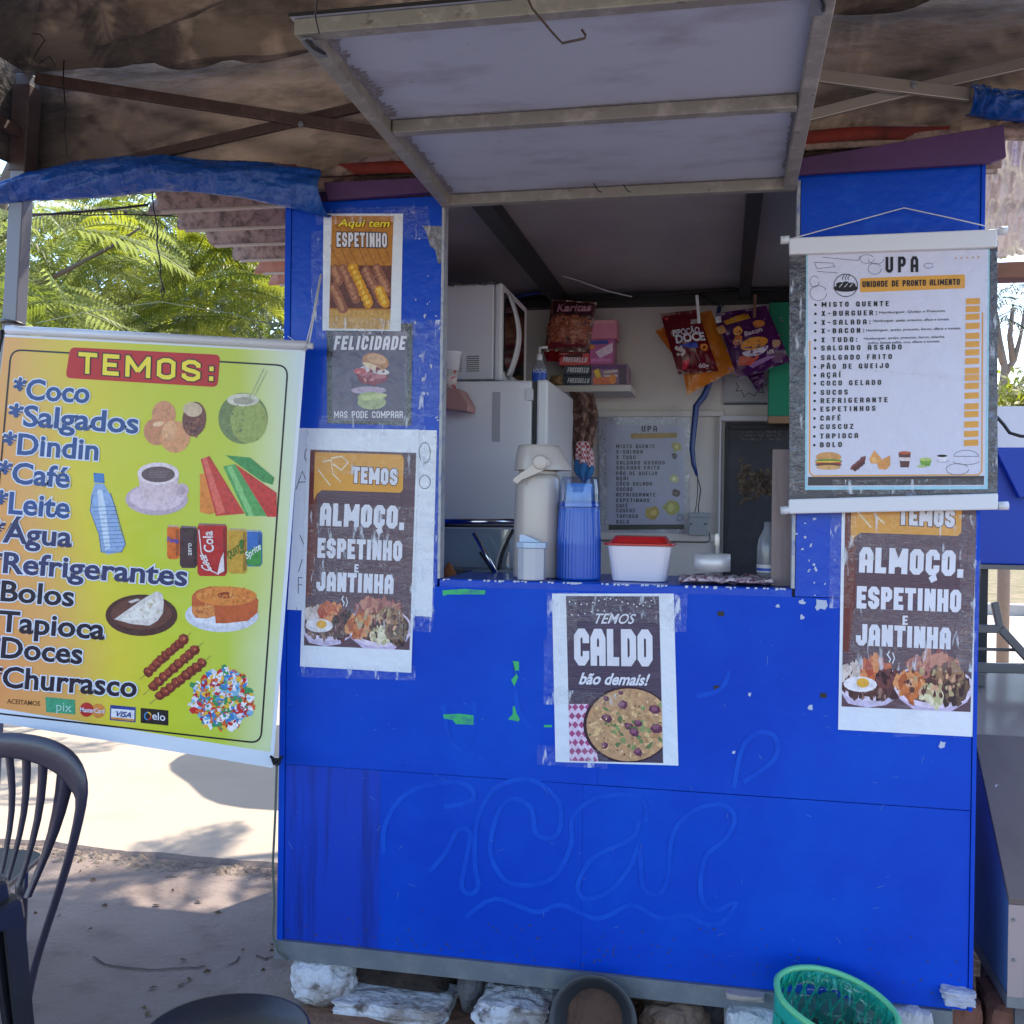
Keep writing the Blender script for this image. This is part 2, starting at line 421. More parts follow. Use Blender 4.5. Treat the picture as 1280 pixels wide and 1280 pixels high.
def stroke(body, s, gap=.12, sw0=.17, W0=.5):
    x = 0; V = []; Fc = []
    for ch in body:
        if ch == ' ': x += W0 * .7 + gap; continue
        b = {'Ç': 'C', 'Ã': 'A', 'Í': 'I', 'É': 'E'}.get(ch, ch); w_ = W0 * WD.get(b, 1)
        a0 = sw0 / 2; segs = []
        for pl in GL[b]:
            nx = pl[0] == 'n'; q = [(x + a0 + p[0] * (w_ - sw0), a0 + p[1] * (1 - sw0)) for p in (pl[1:] if nx else pl)]
            if not nx and math.dist(q[0], q[-1]) > 1e-6:
                for i_, j_ in ((0, 1), (-1, -2)):
                    L_ = math.dist(q[i_], q[j_]) or 1; q[i_] = tuple(q[i_][t] + (q[i_][t] - q[j_][t]) / L_ * s / 2 for t in (0, 1))
            segs.append(q)
        if ch == 'Ç': segs.append([(x + w_ * .55, 0), (x + w_ * .62, -.12), (x + w_ * .35, -.2)])
        if ch == 'Ã': segs.append([(x + w_ * .2, 1.1), (x + w_ * .4, 1.18), (x + w_ * .6, 1.1), (x + w_ * .8, 1.18)])
        if ch in 'ÍÉ': segs.append([(x + w_ * .45, 1.08), (x + w_ * .75, 1.22)])
        for sg in segs:
            if math.dist(sg[0], sg[-1]) < 1e-6 and len(sg) > 3:     # closed loop
                n = len(sg) - 1; L = []; Q = []
                for i in range(n):
                    p = Vector(sg[i]); a = (p - Vector(sg[i - 1] if i else sg[n - 1])).normalized(); bb = (Vector(sg[i + 1]) - p).normalized(); d = (a + bb).normalized()
                    nn = Vector((-d.y, d.x)) * (s / 2 / max(.5, d.dot(a))); L.append(tuple(p + nn)); Q.append(tuple(p - nn))
                qs = [[L[i], L[(i + 1) % n], Q[(i + 1) % n], Q[i]] for i in range(n)]
            else: qs = line(sg, s)
            for q in qs: k = len(V); V += q; Fc.append((k, k + 1, k + 2, k + 3))
        x += w_ + gap
    return V, Fc, x - gap
def empty(name, loc, label=None, cat=None, group=None, parent=None):
    o = bpy.data.objects.new(name, None); COL.objects.link(o); o.location = loc; o.empty_display_size = .1
    if parent: put(o, parent)
    return tag(o, label, cat, group)
def part(mb, name, m, parent, **k): return mb.build(name, m, parent, **k)
def bx(a, b): return MB().box(a, b)

# ================================================================== GROUND
GROUND = mat('worn_concrete_ground', (.19, .142, .118), rough=.85, mix=(.9, .45, .7, (.245, .19, .16)), mix2=(5, .5, .75, (.13, .09, .072)), bump=(45, .5, .012))
DIRT = mat('red_dirt', (.22, .115, .07), rough=.95, mix=(5, .45, .7, (.12, .065, .04)), bump=(20, .8, .03))
SLABM = mat('pale_cement', (.37, .295, .225), rough=.8, mix=(1.5, .5, .8, (.31, .245, .185)), bump=(20, .15, .01))
g = MB()
g.grid(lambda u, v: (-60 + 120 * u, -30 + 120 * v, 0), 24, 24, GROUND, smooth=False)
tag(g.build('ground'), kind='structure')
# pale cement slab beyond, with a broken near edge
_a = atz(0, 1049, .018); _b = atz(340, 1080, .018)
def eb(x): return _b.y + (_a.y - _b.y) * (x - _b.x) / (_a.x - _b.x)
edge = [(-9, eb(-9))]
x = -9.0
while x < -1.2:
    x += .03 + .06 * R.random(); edge.append((x, eb(x) + .05 * noise.noise(Vector((x * 3, 0, 0))) + .02 * R.random()))
pts = edge + [(-1.2, 9.5), (-9, 9.5)]
mb = MB(); zt = .018
n = len(pts); tr = tessellate_polygon([[Vector((p[0], p[1], 0)) for p in pts]])
mb.add([(p[0], p[1], zt) for p in pts], [t for t in tr], SLABM)
mb.add([(p[0], p[1], zt) for p in pts] + [(p[0], p[1] - (.02 if i < len(edge) else 0), 0.001) for i, p in enumerate(pts)], [(i, (i + 1) % n, n + (i + 1) % n, n + i) for i in range(n)], GROUND)
o = mb.build('pavement', fix=True); tag(o, kind='structure')
# crumbled rubble strip along the slab edge
RUB = mat('rubble', (.22, .17, .13), rough=.95, mix=(30, .45, .7, (.12, .09, .07)), bump=(50, .6, .01))
mb = MB()
for i in range(2600):
    x = -5 + 3.9 * R.random(); y = eb(x) - .02 + .02 * noise.noise(Vector((x * 5, 1, 0))) - abs(R.gauss(0, .055)); r = .004 + .018 * R.random() ** 4
    vs = []
    for a in range(5):
        t = a * 1.257; q = r * (.6 + .8 * R.random()); vs.append((x + q * math.cos(t) * 1.5, y + q * math.sin(t), 0))
    vs.append((x + R.uniform(-.4, .4) * r, y + R.uniform(-.4, .4) * r, r * R.uniform(.3, .8)))
    mb.add(vs, [(a, (a + 1) % 5, 5) for a in range(5)], RUB)
mb.build('rubble'); tag(bpy.data.objects['rubble'], kind='stuff', label='crumbled concrete bits along the broken pavement edge', cat='rubble')
# crack and fallen leaf bits
CRK = mat('dark_crack', (.05, .04, .035), rough=1)
mb = MB()
for P in ([(115, 1195), (130, 1205), (150, 1208), (185, 1212), (215, 1210), (245, 1209), (260, 1207)], [(285, 1206), (295, 1202), (300, 1193)], [(320, 1194), (332, 1198), (345, 1193)]):
    P3 = []
    for a in range(len(P) - 1):
        for t in range(4):
            f = t / 4; q = atz(P[a][0] * (1 - f) + P[a + 1][0] * f + R.uniform(-1, 1), P[a][1] * (1 - f) + P[a + 1][1] * f + R.uniform(-.7, .7), .004); P3.append((q.x, q.y))
    for qd in line(P3, .007): mb.add([(p[0], p[1], .004) for p in qd], [(3, 2, 1, 0)], CRK)
mb.build('crack'); tag(bpy.data.objects['crack'], kind='structure')
LEAFD = mat('dry_leaf', (.10, .06, .03), rough=.9)
mb = MB()
for i in range(90):
    x = R.uniform(-3.2, -1.2); y = R.uniform(-1.2, 1.2); a = R.random() * 6.28; l = R.uniform(.006, .02)
    mb.add([(x, y, .004), (x + l * math.cos(a), y + l * math.sin(a), .012), (x + l * 2 * math.cos(a + .4), y + l * 2 * math.sin(a + .4), .005), (x + l * math.cos(a + 1), y + l * math.sin(a + 1), .004)], [(0, 1, 2, 3)], LEAFD)
mb.build('leaf_litter'); tag(bpy.data.objects['leaf_litter'], kind='stuff', label='scattered dry leaf bits on the worn ground', cat='leaf litter')
# red dirt under kiosk
mb = MB(); mb.grid(lambda u, v: (-1.2 + 3.2 * u, -.35 + 2.3 * v, .006 + .03 * max(0, noise.noise(Vector((u * 9, v * 7, 0)))) * (0 if u in (0, 1) or v in (0, 1) else 1)), 30, 20, DIRT)
mb.build('dirt'); tag(bpy.data.objects['dirt'], kind='structure')
GRASSM = mat('dry_grass_ground', (.13, .115, .05), rough=1, mix=(3, .4, .65, (.25, .19, .12)), bump=(40, .8, .03))
mb = MB(); mb.add([(2.5, 13.5, .02), (30, 13.5, .02), (30, 60, .02), (2.5, 60, .02)], [(0, 1, 2, 3)], GRASSM); mb.build('grass_verge'); tag(bpy.data.objects['grass_verge'], kind='structure')
KERB = mat('kerb_concrete', (.42, .40, .38), rough=.9, mix=(2, .45, .7, (.32, .30, .28)))
k = empty('kerb', (4, 13.3, 0)); tag(k, kind='structure')
for i in range(14):
    part(bx((2 + i * 1.0, 13.2, 0), (2.97 + i * 1.0, 13.45, .16)), 'kerb_stone', KERB, k, bevel=.01)
mb = MB(); mb.add([(1.6, 4.6, .004), (16, 4.6, .004), (16, 13.2, .004), (1.6, 13.2, .004)], [(0, 1, 2, 3)], SLABM); mb.build('road'); tag(bpy.data.objects['road'], kind='structure')

# ================================================================== KIOSK
X0, X1, ZB, ZT, ZC, OL, OR = -1.285, .655, .2, 2.42, 1.287, -.798, .186
K = empty('kiosk', (-.315, .8, 0), 'blue painted sheet metal snack kiosk with a raised serving hatch, standing on stones', 'kiosk')
def kp(a, b, name='front_panel', m=BLUE, bevel=.0004, label=None):
    o = part(bx(a, b), name, m, K, bevel=bevel)
    if label: o['label'] = label
    return o
s1 = aty(474, 1090).x; s2 = aty(727, 1100).x; ZS = .722
kp((X0 + .02, 0, ZS + .0008), (s2 + .0404, .03, ZC - .022)); kp((s2 + .0408, .0004, ZS + .0012), (X1 - .012, .03, ZC - .022))
kp((X0 + .02, .002, ZB), (s1 - .0002, .03, ZS - .0006), label='lowest left blue panel streaked with dark stains', m=mat('blue_paint_streaked', (.0012, .044, .48), rough=.42, coat=.12, spec=.35, mix=(1.4, .5, .78, (.002, .014, .14)), stretch=(16, 1, 1.1), bump=(3, .2)))
kp((s1 + .0002, .0003, ZB), (s2 - .0002, .03, ZS - .0006)); kp((s2 + .0002, .0006, ZB), (X1 - .012, .03, ZS - .001))
kp((X0, -.003, ZB - .01), (X0 + .018, .03, ZT), 'corner_trim'); kp((X1 - .010, -.003, ZB), (X1, .03, ZT), 'corner_trim')
kp((X0 + .02, 0, ZC - .02), (OL - .006, .03, ZT - .03), 'column_panel', BLUEW, label='worn and chalky blue left column panel'); kp((OR + .008, 0, ZC - .02), (X1 - .012, .03, ZT), 'column_panel', BLUEW, label='worn blue right column panel')
kp((OL - .006, .0, 2.385), (OR + .008, .03, ZT), 'header_panel', m=BLUE); kp((X0 + .02, .001, ZT - .028), (OL - .008, .03, ZT), 'header_panel', mat('purple_paint', (.05, .02, .09), rough=.5))
SIL = mat('bare_edge', (.38, .40, .43), rough=.45, metal=.2, mix=(30, .5, .7, (.12, .16, .4)))
kp((OL - .005, -.004, ZC + .001), (OL + .003, .04, 2.384), 'jamb_trim', SIL, .001); kp((OR - .003, -.004, ZC + .001), (OR + .006, .04, 2.384), 'jamb_trim', SIL, .001)
# counter with chipped front edge
kp((OL, .001, ZC - .025), (OR, .42, ZC), 'counter', BLUEW, .003)
mb = MB(); L = 90
for i in range(L):
    xa = OL + (OR - OL) * i / L; xb = xa + (OR - OL) / L * R.uniform(.4, 1.0); h = R.uniform(.001, .007)
    if R.random() < .45: continue
    mb.add([(xa, -.0006, ZC - h), (xb, -.0006, ZC - h * R.uniform(.3, 1)), (xb, -.0006, ZC + .001), (xa, -.0006, ZC + .001)], [(0, 1, 2, 3)])
part(mb, 'chipped_edge', mat('chipped_edge', (.5, .56, .68), rough=.6), K)
kp((X0, .03, ZB), (X0 + .02, 1.62, ZT), 'side_wall'); kp((X1 - .02, .03, ZB), (X1, .42, ZT), 'side_wall'); kp((X1 - .02, 1.32, ZB), (X1, 1.62, ZT), 'side_wall'); kp((X1 - .02, .422, 2.2), (X1, 1.318, ZT), 'side_wall')  # unseen doorway gap added on the right so skylight fills the interior
kp((X0 + .02, 1.6, ZB), (X1 - .02, 1.62, ZT + .03), 'back_wall', CREAM); kp((X0, 0.03, ZB - .02), (X1, 1.62, ZB), 'floor', STEELB)
kp((X0 - .01, .031, ZT + .001), (X1 + .01, 1.63, ZT + .02), 'ceiling', CEILM)
for px_, m_ in ((615, .03), (941, .022)):
    a = atz(px_, 264, ZT - .02)
    kp((a.x - m_, .04, ZT - .045), (a.x + m_, 1.59, ZT), 'ceiling_beam', BLACKM)
kp((X0 + .02, 1.54, ZT - .055), (X1 - .02, 1.597, ZT), 'ceiling_beam', BLACKM)
for a, b in (((X0 - .003, -.012, ZB - .056), (X1 - .05, .03, ZB - .001)), ((X0, .03, ZB - .06), (X0 + .03, 1.6, ZB - .021)), ((X1 - .03, .03, ZB - .06), (X1, 1.6, ZB - .021))): kp(a, b, 'base_rail', STEELB)
# shelf lip right of the opening, inside: pinkish wooden post
WOODP = mat('pinkish_board', (.30, .235, .225), rough=.7, stretch=(1, 1, .12), mix=(40, .45, .7, (.22, .17, .17)), bump=(60, .3, .004))
a = aty(966, 562, .1); b = aty(989, 735, .1)
kp((a.x, .09, ZC + .001), (b.x - .002, .115, a.z), 'post', WOODP, label='pinkish wooden board standing inside the right jamb')
# back wall fittings
yb = 1.597
def wallbox(x0, y0, x1, y1, d, name, m, par=K, y=yb, bevel=.002):
    a = aty(x0, y1, y - d); b = aty(x1, y0, y - d); return part(bx((a.x, y - d, a.z), (b.x, y, b.z)), name, m, par, bevel=bevel)
wallbox(738, 513, 905, 521, .02, 'wall_trim', CREAM); wallbox(905, 503, 985, 506, .01, 'wall_trim', mat('grey_line', (.1, .1, .12)))
wallbox(738, 668, 898, 674, .012, 'wall_trim', CREAM)
DD = mat('dark_door', (.028, .027, .035), rough=.55, mix=(6, .5, .75, (.055, .052, .065)), bump=(30, .2))
d = wallbox(903, 527, 1030, 760, .012, 'door', DD)
WP = mat('white_frame', (.62, .60, .62), rough=.5)
for q in ((896, 519, 902, 760), (902, 519, 1030, 526)): wallbox(*q, .025, 'door_frame', WP, d)
for q in ((903, 534, 911, 740), (911, 530, 1030, 537)): wallbox(*q, .02, 'door_stile', BLACKM, d)
mb = MB(); rr = random.Random(3)
for j in range(3):
    for i in range(22):
        if rr.random() < .25: continue
        cx = 925 + i * 2.4; cy = 540 + j * 4.6; p = [aty(cx + rr.uniform(-1, 1), cy + rr.uniform(-1.6, 1.6), yb - .0215) for _ in range(3)]
        for qd in line([(v.x, v.z) for v in p], .0016): mb.add([(v[0], yb - .0225 - .0003 * i, v[1]) for v in qd], [(0, 1, 2, 3)])
part(mb, 'chalk_writing', mat('chalk', (.22, .22, .22)), d)
# hatch: skin + frame of square tube
ha = empty
HZ = 2.352; HN = 2.378; HY = -1.05
def hz(y): return HZ + (HN - HZ) * (y / HY)
hL, hR = OL - .002, .178
mb = MB(); T = .03
top = lambda x, y: (x, y, hz(y) + .031)
mb.add([(hL - .006, -.005, hz(0) + .031), (hR + .006, -.005, hz(0) + .031), (hR + .006, HY - .006, hz(HY) + .031), (hL - .006, HY - .006, hz(HY) + .031), (hL - .006, -.005, hz(0) + .034), (hR + .006, -.005, hz(0) + .034), (hR + .006, HY - .006, hz(HY) + .034), (hL - .006, HY - .006, hz(HY) + .034)],
       [(0, 1, 2, 3), (4, 7, 6, 5), (0, 4, 5, 1), (1, 5, 6, 2), (2, 6, 7, 3), (3, 7, 4, 0)])
hatch = part(mb, 'hatch', LAV, K); hatch['label'] = 'raised serving hatch with a lavender painted underside'
bm = MB().box((hL - .007, HY - .010, hz(HY) + .0303), (hR + .007, HY - .0065, hz(HY) + .036)); part(bm, 'skin_edge', BLACKM, hatch)
def hb(xa, ya, xb, yb_, w=.03): 
    b = MB().bar((xa, ya, hz(ya) + .015), (xb, yb_, hz(yb_) + .015), w, .0295); return part(b, 'frame_bar', TUBEM, hatch, bevel=.002)
ym = (atz(505, 172, 2.36).y + atz(990, 140, 2.36).y) / 2
hb(hL, HY + .015, hR, HY + .015); hb(hL, -.022, hR, -.022, .028); hb(hL + .033, ym, hR - .033, ym, .03)
hb(hL + .015, HY + .031, hL + .015, -.037); hb(hR - .015, HY + .031, hR - .015, -.037, .032)
GLUE = mat('torn_glue', (.22, .21, .22), rough=.8, mix=(60, .5, .6, (.3, .3, .36)))
mb = MB()
def rag(x0, y0, x1, y1, wd, n=26):
    k_ = len(mb.v)
    for i in range(n):
        t = i / n; t2 = (i + 1) / n
        a = (x0 + (x1 - x0) * t, y0 + (y1 - y0) * t); b = (x0 + (x1 - x0) * t2, y0 + (y1 - y0) * t2); q = wd * (.35 + .5 * noise.noise(Vector((i * .35, wd * 90, 0))) + .25 * R.random())
        if abs(x1 - x0) < .01: vs = [(a[0], a[1]), (b[0], b[1]), (b[0] + q * .6, b[1]), (a[0] + q, a[1])]
        else: vs = [(a[0], a[1]), (b[0], b[1]), (b[0], b[1] - q * .6), (a[0], a[1] - q)]
        mb.add([(v[0], v[1], hz(v[1]) + .0304) for v in vs], [(0, 1, 2, 3)])
for a_ in ((hL + .031, HY + .06, hL + .031, ym - .03, .05), (hL + .031, ym + .03, hL + .031, -.05, .035), (hL + .03, ym - .016, hR - .03, ym - .016, .008, 60), (hL + .03, -.037, hR - .03, -.037, .012, 60), (hR - .032, ym + .02, hR - .032, -.1, -.02)):
    mb = MB(); rag(*a_); part(mb, 'torn_edge', GLUE, hatch)
for cx, cy in ((hL + .02, HY + .04), (hR - .03, HY + .03)):
    mb = MB(); mb.tube([(cx, cy - .03, hz(cy) - .006), (cx + .01, cy - .01, hz(cy) - .014), (cx + .012, cy + .03, hz(cy) - .006)], .004, BLACKM); mb.box((cx - .012, cy - .03, hz(cy) - .006), (cx + .012, cy + .05, hz(cy) - .001), STEELB); part(mb, 'latch', STEELB, hatch)
for px_, h in ((752, 12), (788, 7)): a = atz(px_, 240, HZ); part(MB().tube([a, a + Vector((-.005, -.02, -.004)), a + Vector((-.012, -.05 - .002 * h, .0))], .0015), 'loose_wire', BLACKM, hatch)

# screw heads / black squares, paint scraps, green tape bits, ghost lettering on the front
def decal(name, polys, m, par=K, lay=.0012, y=0):
    mb = MB()
    for i, P in enumerate(polys):
        for t in splitpoly(P, 80):
            vs = [aty(p[0], p[1], y) + Vector((0, -lay - .0003 * (i % 5), 0)) for p in t]
            if (vs[1] - vs[0]).cross(vs[2] - vs[0]).y > 0: vs.reverse()
            mb.add(vs, [(0, 1, 2)])
    return part(mb, name, m, par)
GT = mat('green_tape', (.035, .46, .15), rough=.5, mix=(30, .5, .65, (.02, .2, .25)))
for P in ([(553, 738), (580, 736), (607, 738), (606, 743), (560, 743), (554, 745)], [(554, 893), (575, 892), (592, 894), (592, 906), (570, 905), (566, 900), (555, 898)], [(641, 826), (649, 827), (649, 838), (643, 838), (648, 846), (643, 858), (639, 850), (645, 843)], [(641, 883), (646, 881), (645, 890), (650, 899), (648, 902), (635, 899), (641, 893)], [(680, 906), (690, 906), (690, 909), (680, 909)]):
    decal('tape_scrap', [P], GT)
for cx, cy in ((901, 767), (896, 860), (1029, 869)): decal('screw_patch', [[(cx - 4, cy - 3), (cx + 4, cy - 3), (cx + 4, cy + 3.5), (cx - 4, cy + 3)]], BLACKM)
WS = mat('bare_scrape', (.45, .52, .68), rough=.6)
sc = []
for cx, cy, r in ((1003, 753, 4), (1025, 757, 7), (1012, 884, 3.5), (1002, 771, 3), (972, 757, 3), (1178, 931, 4), (937, 868, 2), (917, 940, 2), (1086, 748, 3)):
    sc.append(blob(cx, cy, r, 9, k=.5))
for i in range(36):
    a = R.choice(((1003, 648, 1049, 745), (1003, 648, 1020, 735), (988, 660, 1006, 735), (515, 345, 552, 440), (524, 430, 553, 530)))
    cx, cy = R.uniform(a[0], a[2]), R.uniform(a[1], a[3]); sc.append(blob(cx, cy, R.uniform(.6, 2.2), 6, k=.6, ax=R.uniform(.6, 1.8), rot=R.random() * 3))
for i, P in enumerate(sc): decal('bare_scrape', [P], WS, lay=.0008 + .0002 * (i % 6))
P = [(528, 282), (553, 283), (552, 328), (548, 330), (544, 312), (538, 308), (533, 290)]
decal('grey_primer_patch', [P], mat('primer', (.16, .16, .18), rough=.8, mix=(60, .45, .6, (.3, .31, .36))))
sr = random.Random(77); mb_s = []
for i in range(120):
    cx, cy = sr.uniform(352, 1200), sr.uniform(745, 1200); L_ = sr.uniform(2, 16) * sr.random(); an = sr.gauss(.2, .5) + (1.57 if sr.random() < .4 else 0)
    mb_s += line([(cx, cy), (cx + L_ * math.cos(an) + 1, cy + L_ * math.sin(an))], sr.uniform(.35, .8))
o = decal('scratches', mb_s, mat('scratch', (.06, .16, .55), rough=.6), lay=.0009); o['kind'] = 'stuff'
DST = mat('mud_splash', (.05, .055, .13), rough=.9)
mb_s = [blob(sr.uniform(352, 1205), 1186 + (0) + sr.random() * 10 - abs(sr.gauss(0, 26)) + 0, sr.uniform(.4, 1.6), 6, sr) for i in range(170)]
mb_s = [[(p[0], p[1] + (p[0] - 350) * .073 - 12) for p in P_] for P_ in mb_s]
o = decal('mud_specks', mb_s, DST, lay=.0007); o['kind'] = 'stuff'
o8 = lambda x, y: (340 + x * .5156, 850 + y * .5156)
GH = mat('ghost_lettering', (.003, .084, .60), rough=.5, spec=.2, mix=(9, .42, .58, (.0006, .064, .55)))
paths = [[(270, 420), (275, 350), (320, 280), (400, 250), (470, 252), (490, 285), (460, 300), (410, 308)],
 [(380, 465), (420, 420), (450, 365), (480, 370), (470, 440), (460, 500), (480, 518), (500, 500), (492, 440), (498, 340), (540, 265), (620, 240), (690, 285), (700, 350), (680, 382), (640, 372), (628, 310), (580, 288), (545, 330), (530, 420), (570, 488), (640, 495), (690, 470), (725, 400), (730, 330), (790, 285), (880, 280), (908, 310), (905, 350)],
 [(890, 345), (870, 385), (780, 430), (742, 495), (760, 530), (820, 510), (870, 450), (890, 400), (900, 500), (935, 520), (960, 480), (970, 380), (1010, 325), (1080, 300), (1122, 330), (1100, 385), (1050, 430), (1040, 520), (1070, 560), (1130, 530)],
 [(470, 575), (540, 530), (640, 562), (700, 545), (790, 578), (870, 545), (940, 577), (1000, 570), (1060, 592), (1105, 575), (1130, 530)],
 [(1120, 262), (1140, 165), (1180, 128), (1222, 140), (1215, 195), (1130, 255)], [(415, 60), (430, 140), (460, 168), (486, 130), (492, 40)], [(590, 20), (600, 80), (640, 130)], [(1030, 40), (1090, 20), (1110, -30)]]
gh = []
for Pp0 in paths:
    Q = []
    Pp = [Vector(p) for p in Pp0]
    for i in range(len(Pp) - 1):
        p0 = Pp[max(0, i - 1)]; p1 = Pp[i]; p2 = Pp[i + 1]; p3 = Pp[min(len(Pp) - 1, i + 2)]
        for t in range(5):
            t /= 5; Q.append(o8(*(.5 * ((2 * p1) + (p2 - p0) * t + (2 * p0 - 5 * p1 + 4 * p2 - p3) * t * t + (-p0 + 3 * p1 - 3 * p2 + p3) * t ** 3))))
    decal('ghost_lettering', line(Q, 6), GH, lay=.0004 + .00003 * paths.index(Pp0))
# roof tiles sticking out at the left of the kiosk
TILE = mat('roof_tile', (.36, .25, .215), rough=.95, mix=(30, .45, .65, (.12, .085, .08)), bump=(60, .6, .01)); TILER = mat('roof_tile_red', (.42, .18, .12), rough=.95, mix=(20, .45, .7, (.28, .13, .10)), bump=(60, .5, .01))
MORT = mat('pale_tile_lip', (.42, .34, .29), rough=.9, bump=(60, .5))
lefts = [(170, 250), (208, 278), (245, 297), (280, 317), (310, 334), (332, 349)]
ys = [atz(px_, py_, 2.47) for px_, py_ in lefts]
for i in range(9):
    if i < 6: q = ys[i]
    else: q = ys[5] + (ys[5] - ys[4]) * (i - 5)
    nx_ = ys[min(i + 1, 5)].y - ys[min(i + 1, 5) - 1].y
    hw = nx_ * .44; x0_ = q.x; mb = MB(); ntt = 10
    def fn(u, v, q=q, hw=hw, x0_=x0_, i=i):
        t = math.pi * u; return (x0_ + (X1 + .1 - x0_) * v + (.015 * math.sin(i * 5 + u * 9) if v == 0 else 0), q.y - hw * math.cos(t) , 2.47 + .085 * math.sin(t))
    mb.grid(fn, ntt, 6); o = part(mb, 'roof_tile', TILE if i < 4 else TILER, K, solid=.012); part(MB().tube([(x0_ + .02, q.y + hw + .006, 2.466), (X1 + .08, q.y + hw + .006, 2.466)], .007, n=6), 'tile_lip', MORT, o)
# purple fascia boards on top
def plank(pts, y0, y1, name, m, par=None, bevel=.002):
    f = [aty(p[0], p[1], y0) for p in pts]; b = [Vector((v.x, y1, v.z)) for v in f]; n = len(f)
    return part(MB().add(f + b, [tuple(range(n))[::-1], tuple(range(n, 2 * n))] + [(i, (i + 1) % n, n + (i + 1) % n, n + i) for i in range(n)]), name, m, par, fix=True, bevel=bevel)
plank([(900, 214), (1255, 156), (1258, 196), (1240, 203), (900, 224)], -.03, -.012, 'fascia_board', PURPLE, K); plank([(404, 228), (560, 220), (560, 238), (410, 250)], -.03, -.012, 'fascia_board', PURPLE, K)
o = plank([(995, 178), (1065, 172), (1066, 181), (995, 188)], .03, .06, 'wood_batten', mat('raw_wood', (.36, .24, .15), rough=.8, bump=(40, .3)), K)

# ================================================================== CANOPY TENT
TENT = mat('brown_canopy_fabric', (.36, .27, .205), rough=.95, mix=(2.2, .42, .72, (.17, .12, .09)), mix2=(4.5, .48, .70, (.05, .037, .03)), stretch=(.5, 1.6, 1.8), bump=(28, .6, .02), trans=(.10, (.24, .15, .09), 1))
def fold_shade_mould_attr(m):
    """fold shading and grime painted dark along the creases, read from a 'mould' attribute of the cloth"""
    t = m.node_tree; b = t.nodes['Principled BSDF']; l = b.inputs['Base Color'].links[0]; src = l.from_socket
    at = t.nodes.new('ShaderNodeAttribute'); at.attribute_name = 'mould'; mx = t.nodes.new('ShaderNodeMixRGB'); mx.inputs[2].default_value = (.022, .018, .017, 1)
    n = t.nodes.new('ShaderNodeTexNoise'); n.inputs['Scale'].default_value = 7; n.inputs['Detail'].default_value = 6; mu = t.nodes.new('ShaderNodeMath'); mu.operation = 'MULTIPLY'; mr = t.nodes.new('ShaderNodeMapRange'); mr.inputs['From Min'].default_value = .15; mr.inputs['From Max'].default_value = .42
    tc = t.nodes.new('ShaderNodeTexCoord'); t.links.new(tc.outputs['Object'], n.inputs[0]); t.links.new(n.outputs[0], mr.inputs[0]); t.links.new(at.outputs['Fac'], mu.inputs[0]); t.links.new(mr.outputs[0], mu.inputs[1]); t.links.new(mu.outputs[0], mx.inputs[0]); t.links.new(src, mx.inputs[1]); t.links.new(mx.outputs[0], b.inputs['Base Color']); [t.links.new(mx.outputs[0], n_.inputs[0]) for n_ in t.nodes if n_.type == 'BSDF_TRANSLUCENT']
fold_shade_mould_attr(TENT)
VAL = TENT
TUBEB = mat('brown_truss', (.07, .045, .04), rough=.5, mix=(20, .5, .7, (.12, .08, .07))); TUBES = mat('silver_truss', (.42, .40, .38), rough=.35, metal=.6, bump=(30, .1))
TP = empty('canopy_tent', (-.63, -1.5, 0), 'brown stained pop-up canopy with scissor truss sheltering the front of the kiosk', 'canopy')
EX0, EX1, EY0, EY1, EZ = -2.165, 1.0, -3.2, .0, 2.84; AP = Vector((-.6, -1.6, 3.75))
def cloth_panel(A, B, nm='roof_panel'):
    A = Vector(A); B = Vector(B); mb = MB()
    def fn(u, v):
        e = A.lerp(B, u); p = e.lerp(AP, v)
        dA = (p - A); dB = (p - B)
        # folds that fan out of the corners
        for dd, sgn in ((dA, 1), (dB, -1)):
            r = dd.length; 
            if r > .02:
                ax = (B - A).normalized() * sgn; ang = math.acos(max(-1, min(1, dd.normalized().dot(ax))))
                p.z += min(.09, .11 * r) * math.sin(ang * 30 + .8 * math.sin(ang * 9)) * math.exp(-((r - .75) / .75) ** 2) * (1 if 0 < v else 0)
        sag = -.10 * math.sin(math.pi * u) * (1 - v) ** 2 * (1 if v > 0 else 0) - .06 * math.sin(math.pi * min(1, v))
        k_ = min(1, u / .08, (1 - u) / .08); z0_ = e.lerp(AP, v).z
        p.z += sag * .6 + .02 * noise.noise(p * 2.5) * (v > 0) + .008 * noise.noise(p * 9) * (v > 0)
        p.z = z0_ + (p.z - z0_) * k_
        return p
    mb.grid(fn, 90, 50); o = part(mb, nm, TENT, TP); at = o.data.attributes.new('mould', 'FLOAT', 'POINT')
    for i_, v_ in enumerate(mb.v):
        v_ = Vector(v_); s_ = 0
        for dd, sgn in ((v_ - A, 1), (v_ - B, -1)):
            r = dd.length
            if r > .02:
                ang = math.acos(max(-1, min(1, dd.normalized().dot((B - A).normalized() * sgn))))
                k_ = math.exp(-r / 1.7); s_ = max(s_, k_ * max(0, math.sin(ang * 30 + .8 * math.sin(ang * 9))) ** 2 * 1.0, 1.2 * math.exp(-r / .4), .9 * math.exp(-((ang - .0) / .10) ** 2) * min(1, r))  # dark fan lines paint fold shading in with the grime
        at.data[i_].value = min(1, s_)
    return o
c = [(EX0, EY1, EZ), (EX1, EY1, EZ), (EX1, EY0, EZ), (EX0, EY0, EZ)]
for i in range(4): cloth_panel(c[i], c[(i + 1) % 4])
